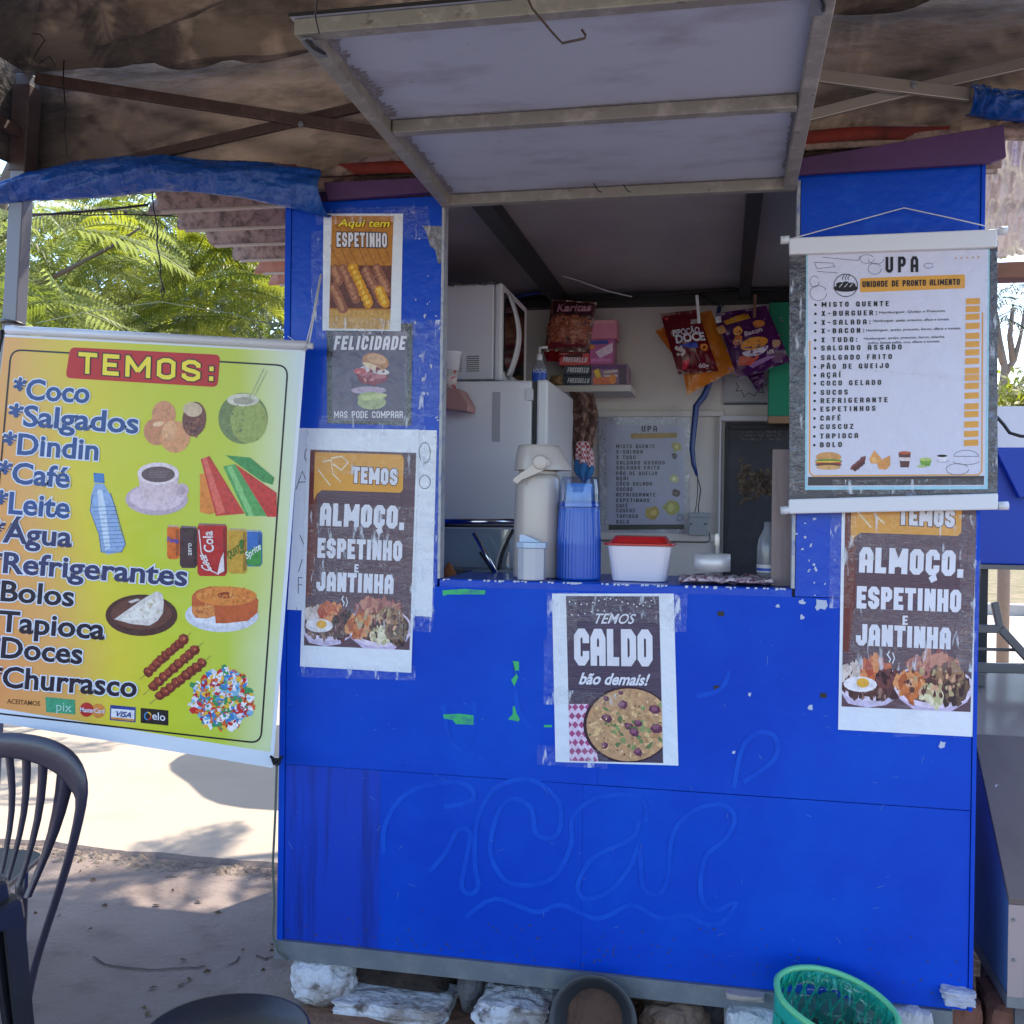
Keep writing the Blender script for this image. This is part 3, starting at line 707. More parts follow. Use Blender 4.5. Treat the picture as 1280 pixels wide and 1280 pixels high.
for i in range(4):
    A = Vector(c[i]); B = Vector(c[(i + 1) % 4]); out = Vector(((0, 1, 0), (1, 0, 0), (0, -1, 0), (-1, 0, 0))[i]); hh = .37 if i == 0 else .30
    mb = MB()
    def fn(u, v):
        p = A.lerp(B, -.025 + 1.05 * u) + out * (.045 + .02 * math.sin(u * 46 + 3 * v) * v + .03 * noise.noise(Vector((u * 8, v * 2, i))) * v)
        p.z = EZ + .035 - v * (hh + .025 + .015 * noise.noise(Vector((u * 12, 5, 0)))); return p
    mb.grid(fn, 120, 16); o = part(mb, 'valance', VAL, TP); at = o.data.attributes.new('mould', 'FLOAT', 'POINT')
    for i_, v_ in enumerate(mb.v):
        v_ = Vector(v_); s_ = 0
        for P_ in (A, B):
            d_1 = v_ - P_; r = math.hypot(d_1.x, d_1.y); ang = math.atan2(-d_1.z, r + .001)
            s_ = max(s_, math.exp(-r / 1.3) * max(0, math.sin(ang * 22 + 1)) ** 2, 1.1 * math.exp(-r / .3))  # valance carries the same painted fold shading and grime
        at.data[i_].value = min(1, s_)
mb = MB(); mb.grid(lambda u, v: (EX0 + (EX1 - .4 - EX0) * u, .02 + .01 * math.sin(u * 40), EZ - .33 - .035 * v + .012 * math.sin(u * 9)), 60, 1)
part(mb, 'valance_trim', mat('red_trim', (.22, .025, .015), rough=.8, mix=(9, .45, .7, (.08, .012, .01))), TP, solid=.003)
LEGM = mat('grey_leg', (.20, .20, .22), rough=.5, metal=.4, bump=(20, .1))
for x_, y_, n_ in ((EX0 + .01, EY1 - .0, 0), (EX1, EY1, 1), (EX1, EY0, 1), (EX0, EY0, 1)):
    a = aty(35, 95, 0); b = aty(9, 560, 0)
    if n_ == 0: lo = a + (b - a) * ((a.z - 0) / (a.z - b.z)); mb = MB().bar(lo, a, .05, .05); mb2 = MB().bar(a + (b - a) * .03, a + (b - a) * .26, .06, .06)
    else: mb = MB().bar((x_, y_, 0), (x_, y_, EZ), .045, .045); mb2 = None
    lg = part(mb, 'leg', LEGM, TP, bevel=.003)
    if mb2: part(mb2, 'leg_sleeve', TUBEB, lg, bevel=.003); continue
def tb(p, q, y, m, w=.03, name='truss_bar'):
    return part(MB().bar(aty(*p, y), aty(*q, y), .015, w), name, m, TP, bevel=.002)
tb((45, 98), (800, 217), -.02, TUBEB, .034); tb((25, 232), (760, 62), .005, TUBEB, .03)
tb((790, 66), (1213, 119), -.02, TUBES, .034); tb((800, 198), (1142, 112), .005, TUBES); tb((1142, 112), (1420, 48), .005, TUBES)
for p in ((376, 155), (1142, 106)):
    a = aty(*p, -.03); part(MB().lathe(a + Vector((0, .006, 0)), [(.009, 0), (.009, .008), (.005, .011)], n=8, axis=(0, -1, 0)), 'bolt', STEELB, TP)
# rest of the canopy frame (eave bars to the front)
for a, b in (((EX0, EY0, EZ - .05), (EX0, EY1, EZ - .2)), ((EX1, EY0, EZ - .05), (EX1, EY1, EZ - .2))): part(MB().bar(a, b, .02, .03), 'truss_bar', TUBEB, TP)

# rolled blue tarpaulin between pole and kiosk
TARP = mat('blue_tarpaulin', (.006, .085, .42), rough=.3, coat=.15, mix=(5, .5, .75, (.03, .15, .5)), bump=(16, 1, .03), trans=(.2, (.03, .12, .7)))
tt = [(-40, 236), (0, 229), (40, 216), (90, 204), (140, 198), (192, 195), (240, 199), (300, 202), (350, 207), (402, 214)]; bb = [(-40, 260), (0, 254), (40, 250), (90, 248), (140, 245), (190, 237), (240, 240), (300, 247), (350, 258), (410, 271)]
def cur(P, t):
    t *= len(P) - 1; i = min(int(t), len(P) - 2); f = t - i; return (P[i][0] * (1 - f) + P[i + 1][0] * f, P[i][1] * (1 - f) + P[i + 1][1] * f)
def tarp(tt, bb, y, name, lab, nu=90, nv=26, dep=.045, m=TARP, cat='tarpaulin', seed=0):
    mb = MB()
    def fn(u, v):
        a = cur(tt, u); b = cur(bb, u); w_ = min(1, v / .72); s_ = w_
        p = aty(a[0] + (b[0] - a[0]) * s_, a[1] + (b[1] - a[1]) * s_, y)
        bulge = dep * math.sin(math.pi * min(1, s_ * .9 + .05))
        p.y -= bulge + .022 * noise.noise(Vector((u * 9 + v * 5 + seed, v * 3.5, 1))) + .010 * noise.noise(Vector((u * 40 + v * 14, v * 9, 2)))
        if v > .72: t = (v - .72) / .28; p.y += .07 * t; p.z += .02 * t
        return p
    mb.grid(fn, nu, nv); o = mb.build(name, m, solid=.002); base(o); return tag(o, lab, cat)
tarp(tt, bb, -.03, 'blue_tarpaulin', 'crumpled blue plastic tarpaulin bundled between the grey pole and the kiosk', )
tarp([(1212, 106), (1240, 112), (1300, 118)], [(1212, 143), (1240, 147), (1300, 152)], -.03, 'blue_tarpaulin', 'small dark blue tarpaulin roll beside the purple board at the upper right', 30, 20, seed=9)
FOIL = mat('silver_film', (.60, .57, .56), rough=.3, metal=.45, bump=(5, .7, .05), mix=(4, .5, .7, (.45, .42, .40)))
mb = MB()
def ffn(u, v):
    a_ = cur([(1186, 150), (1240, 140), (1300, 136), (1560, 120)], u); b_ = cur([(1186, 318), (1240, 322), (1300, 322), (1560, 318)], u); y_ = .42 + 2.3 * v ** 1.3
    p_ = aty(a_[0] + (b_[0] - a_[0]) * v, a_[1] + (b_[1] - a_[1]) * v, y_); p_.z += .05 * noise.noise(Vector((u * 9, v * 5, 3))) + .02 * noise.noise(Vector((u * 30 + v * 8, v * 14, 4))); return p_
mb.grid(ffn, 90, 60); o = mb.build('silver_sheet', FOIL, solid=.002); base(o); tag(o, 'crinkled silver plastic sheet stretched as a roof right of the kiosk', 'plastic sheet')
o = plank([(1190, 330), (1420, 321), (1420, 343), (1190, 349)], .42, .5, 'wooden_beam', mat('orange_wood', (.30, .13, .055), rough=.6, stretch=(.2, 1, 1), mix=(20, .4, .7, (.18, .08, .04)))); base(o); tag(o, 'orange brown wooden beam under the silver sheet right of the kiosk', 'beam')

# ================================================================== WIRES
def wire(pts, r, m, lab, y=None, name='wire', cat='wire'):
    P = [aty(p[0], p[1], y if len(p) < 3 else p[2]) for p in pts]; o = MB().tube(P, r, m, 6).build(name); base(o); return tag(o, lab, cat)
BW = mat('black_wire', (.015, .014, .014), rough=.5); WR = mat('white_cord', (.6, .6, .62), rough=.7)
wire([(190, 240), (192, 262), (197, 285), (196, 305), (201, 330), (200, 345), (204, 358), (201, 364), (203, 372), (206, 366), (204, 360)], .0022, BW, 'black hanging wire with a small loop below the blue tarpaulin', -.05)
wire([(34, 268), (60, 268), (100, 265), (150, 260), (185, 256)], .004, BW, 'thick black cable from the grey pole towards the roof tiles', .1)
wire([(36, 271), (70, 267), (110, 269), (150, 268), (215, 270)], .0022, BW, 'thin black cable drooping below the thick one beside the pole', .12)
wire([(80, 75), (79, 100), (82, 140), (80, 160), (84, 195)], .002, BW, 'black wire dangling from the canopy corner near the pole', -.1)
wire([(40, 42), (50, 43), (56, 50), (48, 62), (42, 72), (48, 80), (62, 70), (70, 85)], .0018, BW, 'tangled thin black wire at the canopy corner', -.25)
wire([(45, 404), (110, 390), (200, 377), (290, 392), (360, 412)], .0013, mat('grey_string', (.35, .38, .25), rough=.7), 'thin pale string stretched behind the top of the large menu banner', .3)
wire([(648, -30, -1.25), (665, 10, -1.2), (690, 40, -1.15), (703, 54, -1.12), (731, 48, -1.1), (732, 44, -1.1), (727, 37, -1.1)], .0022, mat('rusty_wire', (.05, .028, .02), rough=.6), 'bent rusty wire hook hanging above the hatch front edge')
wire([(400, -20, -1.3), (394, 20, -1.25), (399, 42, -1.05)], .0015, BW, 'thin wire from the canopy to the hatch corner')

# ================================================================== STONES
ROCKW = mat('whitewashed_stone', (.62, .62, .66), rough=.9, mix=(5, .5, .62, (.30, .25, .23)), mix2=(18, .56, .66, (.12, .10, .095)), bump=(22, 1, .03)); ROCKG = mat('grey_stone', (.13, .12, .13), rough=.9, mix=(9, .45, .7, (.07, .06, .06)), bump=(20, .8, .02))
ROCKB = mat('brown_stone', (.20, .13, .09), rough=.9, mix=(9, .45, .7, (.08, .055, .045)), bump=(20, .9, .02)); EARTH = mat('dark_earth', (.035, .025, .022), rough=1, mix=(25, .5, .7, (.08, .05, .04)), bump=(30, 1, .03))
def rock(px0, py0, px1, py1, y, dy, m, lab, seed, cat='stone', boxy=0, name='stone', cz=None, rough=.16):
    a = aty(px0, py0, y - dy / 2); b = aty(px1, py1, y - dy / 2)
    if cz is not None: b.z = cz
    c = Vector(((a.x + b.x) / 2, y, (a.z + b.z) / 2)); h = Vector((abs(b.x - a.x) / 2, dy / 2, abs(a.z - b.z) / 2))
    bm = bmesh.new(); bmesh.ops.create_icosphere(bm, subdivisions=4, radius=1)
    for v in bm.verts:
        p = v.co.copy()
        if boxy:
            mx = max(abs(p.x), abs(p.y), abs(p.z)); q = p / mx; p = p.lerp(q * .97, boxy)
        q = p * 1.4 + Vector((seed * 7.3, 0, 0))
        f = 1 + rough * noise.noise(q) + rough * .4 * noise.noise(q * 2.7) + rough * .15 * noise.noise(q * 8)
        if not boxy:
            cell = noise.cell_vector(q * .9); f *= 1 - .06 * cell.x
        p *= f; v.co = Vector((p.x * h.x, p.y * h.y, p.z * h.z))
    me = bpy.data.meshes.new(name); bm.to_mesh(me); bm.free(); me.materials.append(m)
    for p in me.polygons: p.use_smooth = False
    o = bpy.data.objects.new(name, me); COL.objects.link(o); me.transform(Matrix.Translation((0, 0, h.z))); o.location = c - Vector((0, 0, h.z)); return tag(o, lab, cat)
rock(346, 1199, 428, 1258, .06, .22, ROCKW, 'rough whitewashed stone under the left corner of the kiosk', 1, rough=.22, cz=.0)
rock(410, 1252, 553, 1330, .05, .2, ROCKW, 'long whitewashed block with a flat top under the kiosk, second from the left', 2, boxy=.95, cz=0, cat='block', name='block', rough=.08)
rock(424, 1206, 562, 1262, .17, .2, EARTH, 'dark clod of earth packed between the whitewashed block and the kiosk rail', 3, cat='earth clod', name='earth_clod', boxy=.6, rough=.16)
rock(566, 1212, 600, 1262, .1, .14, ROCKG, 'smooth grey stone wedged under the rail beside the earth clod', 4, cz=0)
rock(585, 1252, 694, 1330, .06, .22, ROCKW, 'broad cracked white stone left of the black pot', 5, cz=0, rough=.2, boxy=.55)
rock(640, 1232, 690, 1252, .12, .12, ROCKB, 'small brown stone on top of the cracked white stone', 6)
rock(796, 1254, 885, 1330, .05, .2, ROCKB, 'rugged brown rock right of the black pot', 7, cz=0, rough=.28)
rock(865, 1240, 905, 1300, .18, .12, ROCKG, 'dark jagged stone behind the rugged brown rock', 8, cz=0, rough=.3)
rock(790, 1243, 866, 1256, .10, .16, ROCKB, 'flat stone slab lying over the rugged brown rock', 9, boxy=.7)
rock(905, 1264, 980, 1340, .04, .2, ROCKW, 'whitewashed block left of the green basket', 10, boxy=.85, cz=0, cat='block', name='block', rough=.06)
rock(906, 1243, 958, 1256, .02, .14, mat('pale_wood', (.42, .34, .30), rough=.8, bump=(30, .4)), 'pale wooden wedge on the block left of the green basket', 11, boxy=.85, cat='wedge', name='wooden_wedge', rough=.06)
rock(1110, 1262, 1170, 1340, .05, .2, mat('white_brick', (.5, .48, .5), rough=.9, bump=(20, .6)), 'whitewashed block behind the right side of the green basket', 12, boxy=.85, cz=0, cat='block', name='block', rough=.05)
BRICK = mat('red_brick', (.22, .09, .06), rough=.95, mix=(9, .45, .7, (.12, .05, .04)), bump=(30, .8, .01))
rock(1172, 1250, 1232, 1325, .12, .2, BRICK, 'red clay brick under the right corner of the kiosk', 13, boxy=.85, cz=0, cat='brick', name='clay_brick', rough=.1)
rock(1238, 1258, 1330, 1330, .1, .2, BRICK, 'red clay brick at the right edge under the slanted box', 14, boxy=.85, cz=0, cat='brick', name='clay_brick', rough=.1)
rock(1180, 1240, 1222, 1262, -.02, .05, mat('torn_paper', (.42, .42, .5), rough=.8), 'torn grey cardboard scrap at the right kiosk corner', 15, boxy=.8, cat='scrap', name='cardboard_scrap', rough=.3)
# kiosk supports at the back (blocks)
for i, x_ in enumerate((-1.1, .45)):
    o = MB().box((x_ - .15, 1.3, 0), (x_ + .15, 1.55, .138)).build('block', ROCKG, bevel=.01); base(o); tag(o, ('grey support block under the back left of the kiosk', 'grey support block under the back right of the kiosk')[i], 'block')
# ================================================================== PRINTED SHEETS
WHT = pr('white', 225, 226, 238); BLK = pr('black', 32, 28, 36); NAVY = pr('navy', 10, 12, 44); STEEL = pr('steelblue', 44, 78, 140); MIDB = pr('midblue', 44, 52, 100)
RED = pr('red', 190, 30, 32); YEL = pr('yellow', 246, 226, 60); HALO = pr('halo', 222, 230, 246)
DKP = mat('print_darkwood', srgb(86, 60, 76), rough=.32, coat=.12, bump=(38, .3, .006), mix=(4, .5, .75, srgb(118, 88, 100)), stretch=(1, 1, 6)); ORG = pr('orange', 222, 160, 66); REDB = pr('redbrown', 110, 52, 50)
rp = random.Random(11)
def scatter(P, n, r0, r1, mats, clipq=None, k=.4, seed=1):
    """n irregular flecks inside polygon P"""
    rr = random.Random(seed); out = []; xs = [p[0] for p in P]; yv = [p[1] for p in P]; t = 0
    while len(out) < n and t < n * 20:
        t += 1; x = rr.uniform(min(xs), max(xs)); y = rr.uniform(min(yv), max(yv)); ins = False
        for i in range(len(P)):
            a, b = P[i - 1], P[i]
            if (a[1] > y) != (b[1] > y) and x < (b[0] - a[0]) * (y - a[1]) / (b[1] - a[1]) + a[0]: ins = not ins
        if not ins: continue
        q = blob(x, y, rr.uniform(r0, r1), 7, rr, k, ax=rr.uniform(.7, 1.8), rot=rr.random() * 3)
        if clipq: q = clip(q, clipq)
        if len(q) > 2: out.append((q, rr.choice(mats)))
    return out
def film(sh, quads, seed=0):
    """strips of clear packing tape over a sheet, as crinkled parts"""
    for k, q in enumerate(quads):
        mb = MB(); q = [Vector(p) for p in q]
        nu = max(6, int((q[1] - q[0]).length / 5)); nv = max(4, int((q[3] - q[0]).length / 5))
        def fn(u, v):
            p = (q[0] * (1 - u) + q[1] * u) * (1 - v) + (q[3] * (1 - u) + q[2] * u) * v
            w_ = sh.pt(p.x, p.y, 7 + k * 1.2); w_.y -= .0018 * (1 + noise.noise(Vector((u * nu * .35 + seed + k * 5, v * nv * .35, 0)))) ; return w_
        mb.grid(fn, nu, nv, FILM, smooth=False); o = mb.build('tape', FILM, fix=False); put(o, sh.o)

# ---- large hanging menu banner on the left
BAN = bpy.data.materials.new('banner_print'); BAN.use_nodes = True; t = BAN.node_tree; b = t.nodes['Principled BSDF']; b.inputs['Roughness'].default_value = .38; b.inputs['Coat Weight'].default_value = .08
uvn = t.nodes.new('ShaderNodeUVMap'); sep = t.nodes.new('ShaderNodeSeparateXYZ'); t.links.new(uvn.outputs[0], sep.inputs[0])
ns = t.nodes.new('ShaderNodeTexNoise'); ns.inputs['Scale'].default_value = 1.6; ns.inputs['Detail'].default_value = 1; t.links.new(uvn.outputs[0], ns.inputs[0])
ad = t.nodes.new('ShaderNodeMath'); ad.operation = 'MULTIPLY_ADD'; t.links.new(ns.outputs[0], ad.inputs[0]); ad.inputs[1].default_value = .45; t.links.new(sep.outputs[0], ad.inputs[2])
ad2 = t.nodes.new('ShaderNodeMath'); ad2.operation = 'MULTIPLY_ADD'; t.links.new(sep.outputs[1], ad2.inputs[0]); ad2.inputs[1].default_value = .20; t.links.new(ad.outputs[0], ad2.inputs[2])
cr = t.nodes.new('ShaderNodeValToRGB'); e = cr.color_ramp.elements
stops = [(.20, srgb(226, 150, 84)), (.34, srgb(224, 168, 88)), (.46, srgb(220, 204, 44)), (.60, srgb(196, 206, 30)), (.76, srgb(190, 206, 60)), (.87, srgb(208, 220, 170)), (.97, srgb(206, 222, 226))]
e[0].position, e[0].color = stops[0]; e[1].position, e[1].color = stops[-1]
for p_, c_2 in stops[1:-1]: q = e.new(p_); q.color = c_2
sc_ = t.nodes.new('ShaderNodeMath'); sc_.operation = 'MULTIPLY'; sc_.inputs[1].default_value = .68; t.links.new(ad2.outputs[0], sc_.inputs[0])
t.links.new(sc_.outputs[0], cr.inputs[0]); t.links.new(cr.outputs[0], b.inputs['Base Color'])
bn = t.nodes.new('ShaderNodeTexNoise'); bn.inputs['Scale'].default_value = 7; tc = t.nodes.new('ShaderNodeTexCoord'); t.links.new(tc.outputs['Object'], bn.inputs[0]); bu = t.nodes.new('ShaderNodeBump'); bu.inputs['Strength'].default_value = .25; bu.inputs['Distance'].default_value = .03; t.links.new(bn.outputs[0], bu.inputs['Height']); t.links.new(bu.outputs[0], b.inputs['Normal'])
bd = lambda x, z: .004 * math.sin(x * 9 + z * 2) + .003 * math.sin(z * 7 - x * 3)
VINYL = mat('banner_white', (.68, .74, .84), rough=.4, coat=.2, bump=(7, .25, .03))
SB = Sheet('menu_banner', [(6, 418), (382, 436), (341, 960), (-34, 898)], -.075, 'large yellow and orange hanging menu banner headed TEMOS tied between the pole and the kiosk', 'banner', VINYL, thick=.0012, nx=24, ny=30, edge=lambda u, v: (1 - u) * -6 * math.sin(math.pi * v))
# printed field
mb = MB(); q = [(6, 421), (377, 440), (338, 940), (-34, 880)]
def fn(u, v):
    p = [(1 - v) * ((1 - u) * q[0][k] + u * q[1][k]) + v * ((1 - u) * q[3][k] + u * q[2][k]) for k in (0, 1)]; p[0] += (1 - u) * -5 * math.sin(math.pi * v); return SB.pt(p[0], p[1], .6)
NB = 40; mb.grid(fn, NB, NB)
mb.f = [f[::-1] for f in mb.f]
o = mb.build('printed_field', BAN); ul = o.data.uv_layers.new(name='UVMap')
for l in o.data.loops: vi = l.vertex_index; ul.data[l.index].uv = ((vi % (NB + 1)) / NB, 1 - (vi // (NB + 1)) / NB)
put(o, SB.o)
# dark frame line, rounded
fl = rrect([(14, 437), (360, 457), (326, 929), (-26, 889)], 14, 5); fl.append(fl[0])
SB.add('frame_line', [(p, BLK) for p in line(fl, 2.2)], 1)
SB.add('title_box', [(rrect([(88, 434), (275.5, 443.5), (272, 484), (82, 472.5)], 7), RED)], 2)
SB.text('TEMOS:', (98.5, 466.5), (270, 478.8), (99.5, 440), YEL, out=BLK, ow=.055, style='s', lw=.86, sw=.20, gap=.30, layer=3)
rows = [('*Coco', 17, 111, 498, 503.5, 24.5, STEEL), ('*Salgados', 11, 172, 531, 541.5, 25, STEEL), ('*Dindin', 4, 122, 566, 575, 25, STEEL), ('*Café', -2, 86, 602, 609.5, 25, STEEL), ('*Leite', -7, 86, 640, 647.5, 26, STEEL), ('*Água', -12, 89, 676, 683.5, 25, MIDB),
        ('*Refrigerantes', -16, 233, 714, 732, 25, MIDB), ('*Bolos', -18, 91.5, 749, 757.5, 24.5, NAVY), ('*Tapioca', -18, 130, 787, 799, 25, NAVY), ('*Doces', -17, 102, 820, 829.5, 25, NAVY), ('*Churrasco', -14, 170, 857, 871, 25, NAVY)]
for s_, xl, xr, yl, yr, h, m_ in rows: SB.text(s_, (xl, yl), (xr, yr), (xl + 2, yl - h), m_, out=HALO, ow=.040, bold=.024, layer=4)  # upper rows get paler ink, painting in a gloss reflection
SB.text('ACEITAMOS', (9, 879), (50, 882.3), (9.4, 873.3), pr('brown', 110, 70, 40), bold=.01, layer=2)
C = lambda *a: pr('c%d_%d_%d' % a, *a)
# pictures: each one its own part
SB.add('pastry_picture', [(ell(205, 518, 15, 17), C(214, 150, 110)), (ell(195, 540, 15, 17, rot=-20), C(205, 140, 104)), (ell(219, 546, 19, 20), C(222, 158, 112)), (ell(212, 538, 9, 12, rot=20), C(232, 176, 132)), (ell(243, 524, 15, 22, rot=6), C(120, 72, 66)), (ell(241, 512, 12, 9, rot=10), C(214, 190, 160)), (ell(198, 530, 7, 3, rot=-10), C(240, 200, 160))] + scatter(ell(244, 534, 12, 12), 26, .8, 2, [C(86, 44, 48), C(150, 96, 80)], seed=3), 2)
SB.add('coconut_picture', [(ell(304, 523, 31, 32, 28), C(120, 138, 86)), (ell(311, 526, 23, 28, 24), C(158, 172, 96)), (ell(304, 500, 20, 8), C(216, 214, 196)), (ell(305, 501, 13, 4.5), C(170, 166, 150))] + [(p, C(176, 190, 150)) for p in line([(311, 500), (330, 461)], 1.2) + line([(315, 501), (334, 464)], 1.2)] + scatter(ell(292, 524, 15, 24), 30, .6, 1.5, [C(108, 126, 88), C(134, 150, 104)], seed=4), 2)
SB.add('coffee_cup_picture', [(ell(196, 624, 39, 20, 28), C(196, 176, 194)), (ell(196, 622, 34, 16, 26), C(226, 206, 218)), ([(172, 592), (224, 592), (222, 610), (212, 626), (190, 629), (177, 618)], C(222, 200, 210)), (ell(227, 613, 9, 9), C(214, 190, 202)), (ell(227, 613, 5, 5), C(190, 170, 186)), (ell(198, 592, 26, 14, 24), C(236, 220, 228)), (ell(198, 593, 21, 10, 22), C(104, 84, 90))] + [(p, C(140, 122, 130)) for k in range(5) for p in line([(184 + k, 589 + k * 2), (212 - k, 589 + k * 2)], .6)], 2)
SB.add('water_bottle_picture', [([(117, 591), (130, 592), (131, 604), (118, 603)], C(70, 130, 200)), ([(119, 604), (130, 605), (140, 622), (146, 645), (150, 662), (157, 680), (152, 690), (134, 693), (126, 688), (124, 668), (113, 640), (114, 620)], C(150, 180, 224)), ([(122, 612), (128, 612), (133, 640), (138, 685), (132, 688), (124, 640)], C(206, 224, 244))] + [(p, C(92, 120, 176)) for k in range(11) for p in line([(115 + k * 1.5, 634 + k * 5), (146 + k * .9, 633 + k * 5)], .8)] + [(p, C(84, 110, 160)) for p in line([(116, 618), (113, 638), (124, 668), (127, 690), (152, 690), (157, 680), (144, 634), (138, 616)], 1)], 2)
SB.add('popsicle_picture', [([(250, 592), (260, 592), (272, 640), (262, 643), (250, 640)], C(230, 140, 60)), ([(251, 574), (262, 570), (306, 642), (270, 645)], C(206, 66, 60)), ([(253, 573), (258, 572), (282, 640), (272, 643)], C(230, 110, 96)), ([(294, 580), (346, 616), (346, 646), (334, 646)], C(206, 60, 56)), ([(279, 583), (294, 580), (334, 645), (308, 645)], C(92, 170, 96)), ([(284, 584), (290, 582), (318, 645), (311, 645)], C(140, 204, 130)), ([(282, 569), (313, 572), (343, 597), (341, 606), (328, 602)], C(70, 150, 84))], 2)
def can(x0, y0, x1, y1, col, top, words, wc, sh_=.5):
    L = [([(x0 + 2, y0), (x1 - 2, y0 + 1), (x1, y0 + 5), (x1, y1 - 4), (x1 - 3, y1), (x0 + 3, y1), (x0, y1 - 4), (x0, y0 + 5)], C(*col)), ([(x0 + 2, y0), (x1 - 2, y0 + 1), (x1 - 1, y0 + 3), (x0 + 1, y0 + 2.5)], C(*top)), ([(x1 - 5, y0 + 5), (x1 - 1, y0 + 6), (x1 - 1, y1 - 5), (x1 - 5, y1 - 3)], C(*[int(v * .75) for v in col]))]
    SB.add('can_picture', L, 2)
    for (w_, bl, br, tp) in words: SB.text(w_, bl, br, tp, C(*wc), bold=.02, layer=5)
can(209, 656, 225, 699, (226, 110, 40), (200, 170, 150), [('Fanta', (210, 677), (224, 679), (210, 671))], (60, 80, 190))
can(307, 662, 328, 708, (50, 110, 190), (170, 180, 190), [('Sprite', (309, 699), (327, 686), (307, 691))], (226, 240, 236))
SB.add('can_picture', [([(308, 690), (327, 680), (327, 705), (322, 708), (309, 706)], C(60, 150, 70))], 3.2)
can(225, 657, 247, 710, (70, 44, 54), (130, 110, 120), [('zero', (240, 694), (240, 679), (234, 694))], (224, 220, 224))
can(285, 660, 309, 717, (206, 160, 56), (190, 170, 130), [('QUAT', (286, 699), (301, 690), (284, 690)), ('!', (301, 692), (305, 690), (300, 676))], (60, 120, 50))
can(247, 654, 284, 720, (190, 34, 40), (150, 110, 110), [('Coca', (266, 714), (258, 694), (254, 712)), ('Cola', (268, 690), (266, 664), (256, 690))], (240, 230, 234))
SB.add('can_picture', [(p, C(236, 226, 230)) for p in line([(249, 662), (252, 690), (262, 712), (274, 718)], 1.4)] + [([(276, 700), (280, 690), (281, 714), (272, 718)], C(236, 226, 230))], 5)
SB.add('tapioca_picture', [(ell(177, 769, 45, 26, 30), C(76, 44, 44)), (ell(177, 767, 38, 20, 28), C(104, 62, 56)), ([(143, 774), (160, 762), (180, 748), (196, 739), (203, 742), (205, 752), (204, 766), (197, 776), (187, 782), (165, 780)], C(226, 218, 212)), ([(150, 774), (196, 744), (200, 752), (190, 772), (168, 776)], C(240, 234, 226)), ([(160, 752), (172, 748), (176, 750), (164, 754)], C(214, 206, 204))] + scatter([(160, 770), (195, 748), (200, 765), (180, 777)], 10, .7, 1.8, [C(214, 196, 166), C(204, 186, 160)], seed=6), 2)
SB.add('ring_cake_picture', [(ell(277.5, 769, 46, 21, 30), C(214, 218, 232)), (ell(277.5, 766, 40, 17, 28), C(232, 234, 244)), ([(240, 745), (246, 738), (262, 733), (290, 733), (314, 738), (323, 750), (322, 766), (310, 776), (284, 779), (270, 779), (269, 770), (258, 773), (245, 772), (240, 765)], C(200, 96, 52)), (ell(283, 745, 38, 12, 28), C(226, 138, 64)), (ell(282, 744, 10, 4), C(150, 62, 36)), ([(269, 770), (268, 756), (240, 758), (241, 768), (252, 773)], C(222, 140, 76))] + scatter(ell(283, 744, 34, 10), 40, .7, 2, [C(214, 118, 50), C(236, 158, 84)], seed=7) + scatter([(240, 748), (266, 758), (266, 768), (246, 770)], 30, .6, 1.6, [C(196, 104, 50), C(232, 160, 96)], seed=8), 2)
sk = []
for (xa, ya, xb, yb2) in ((183, 842, 232, 797), (189, 860, 246, 810), (197, 872, 256, 826)):
    dx, dy = xb - xa, yb2 - ya; L = math.hypot(dx, dy)
    sk += [(p, C(170, 150, 80)) for p in line([(xa - dx * .17, ya - dy * .17), (xb + dx * .14, yb2 + dy * .14)], 1)]
    for i in range(9):
        t = (i + .5) / 9; x_, y_ = xa + dx * t, ya + dy * t; sk.append((blob(x_, y_, 6.6, 8, rp, .18), C(116, 40, 34))); sk.append((blob(x_ - 1, y_ - 1.5, 4, 7, rp, .3), C(160, 66, 48))); sk.append((blob(x_ + 1.5, y_ - 1, 1.6, 6, rp, .4), C(206, 120, 88)))
SB.add('skewer_picture', sk, 2)
cm = [C(206, 40, 48), C(60, 130, 200), C(232, 226, 236), C(240, 190, 60), C(60, 150, 90), C(226, 110, 50), C(130, 190, 224), C(240, 240, 246), C(180, 30, 60)]
SB.add('candy_picture', scatter(ell(276.5, 875, 39, 37), 300, 1.9, 5.0, cm, seed=9) + scatter(ell(285, 848, 22, 14), 50, 1.5, 3.6, cm, seed=10) + scatter(ell(276, 876, 36, 34), 150, 1.0, 2.2, cm, seed=12), 2)
SB.add('payment_logo', [([(57, 871), (94, 874.7), (94.5, 893), (58, 890)], C(60, 160, 120))], 2); SB.text('pix', (71, 888), (90, 890), (71, 877), C(180, 224, 210), layer=3)
SB.add('payment_logo', [(ell(123, 888.5, 8.7, 9), C(222, 140, 60)), (ell(108.5, 887, 8.7, 9), C(190, 40, 40))], 2); SB.text('MasterCard', (101, 889.5), (131, 891.5), (101, 884), WHT, bold=.02, layer=4)
SB.add('payment_logo', [([(138, 881), (170, 884), (169.5, 903), (137.5, 900)], C(40, 60, 140)), ([(139.5, 882.8), (168.4, 885.2), (168, 901.5), (139, 898.8)], C(232, 234, 240)), ([(139.5, 882.8), (168.4, 885.2), (168.4, 887.8), (139.5, 885.5)], C(40, 60, 150)), ([(139, 896.2), (168, 898.9), (168, 901.5), (139, 898.8)], C(214, 140, 60))], 2); SB.text('VISA', (144, 895), (164, 897), (145, 888.5), C(34, 54, 140), bold=.02, shear=.2, layer=4)
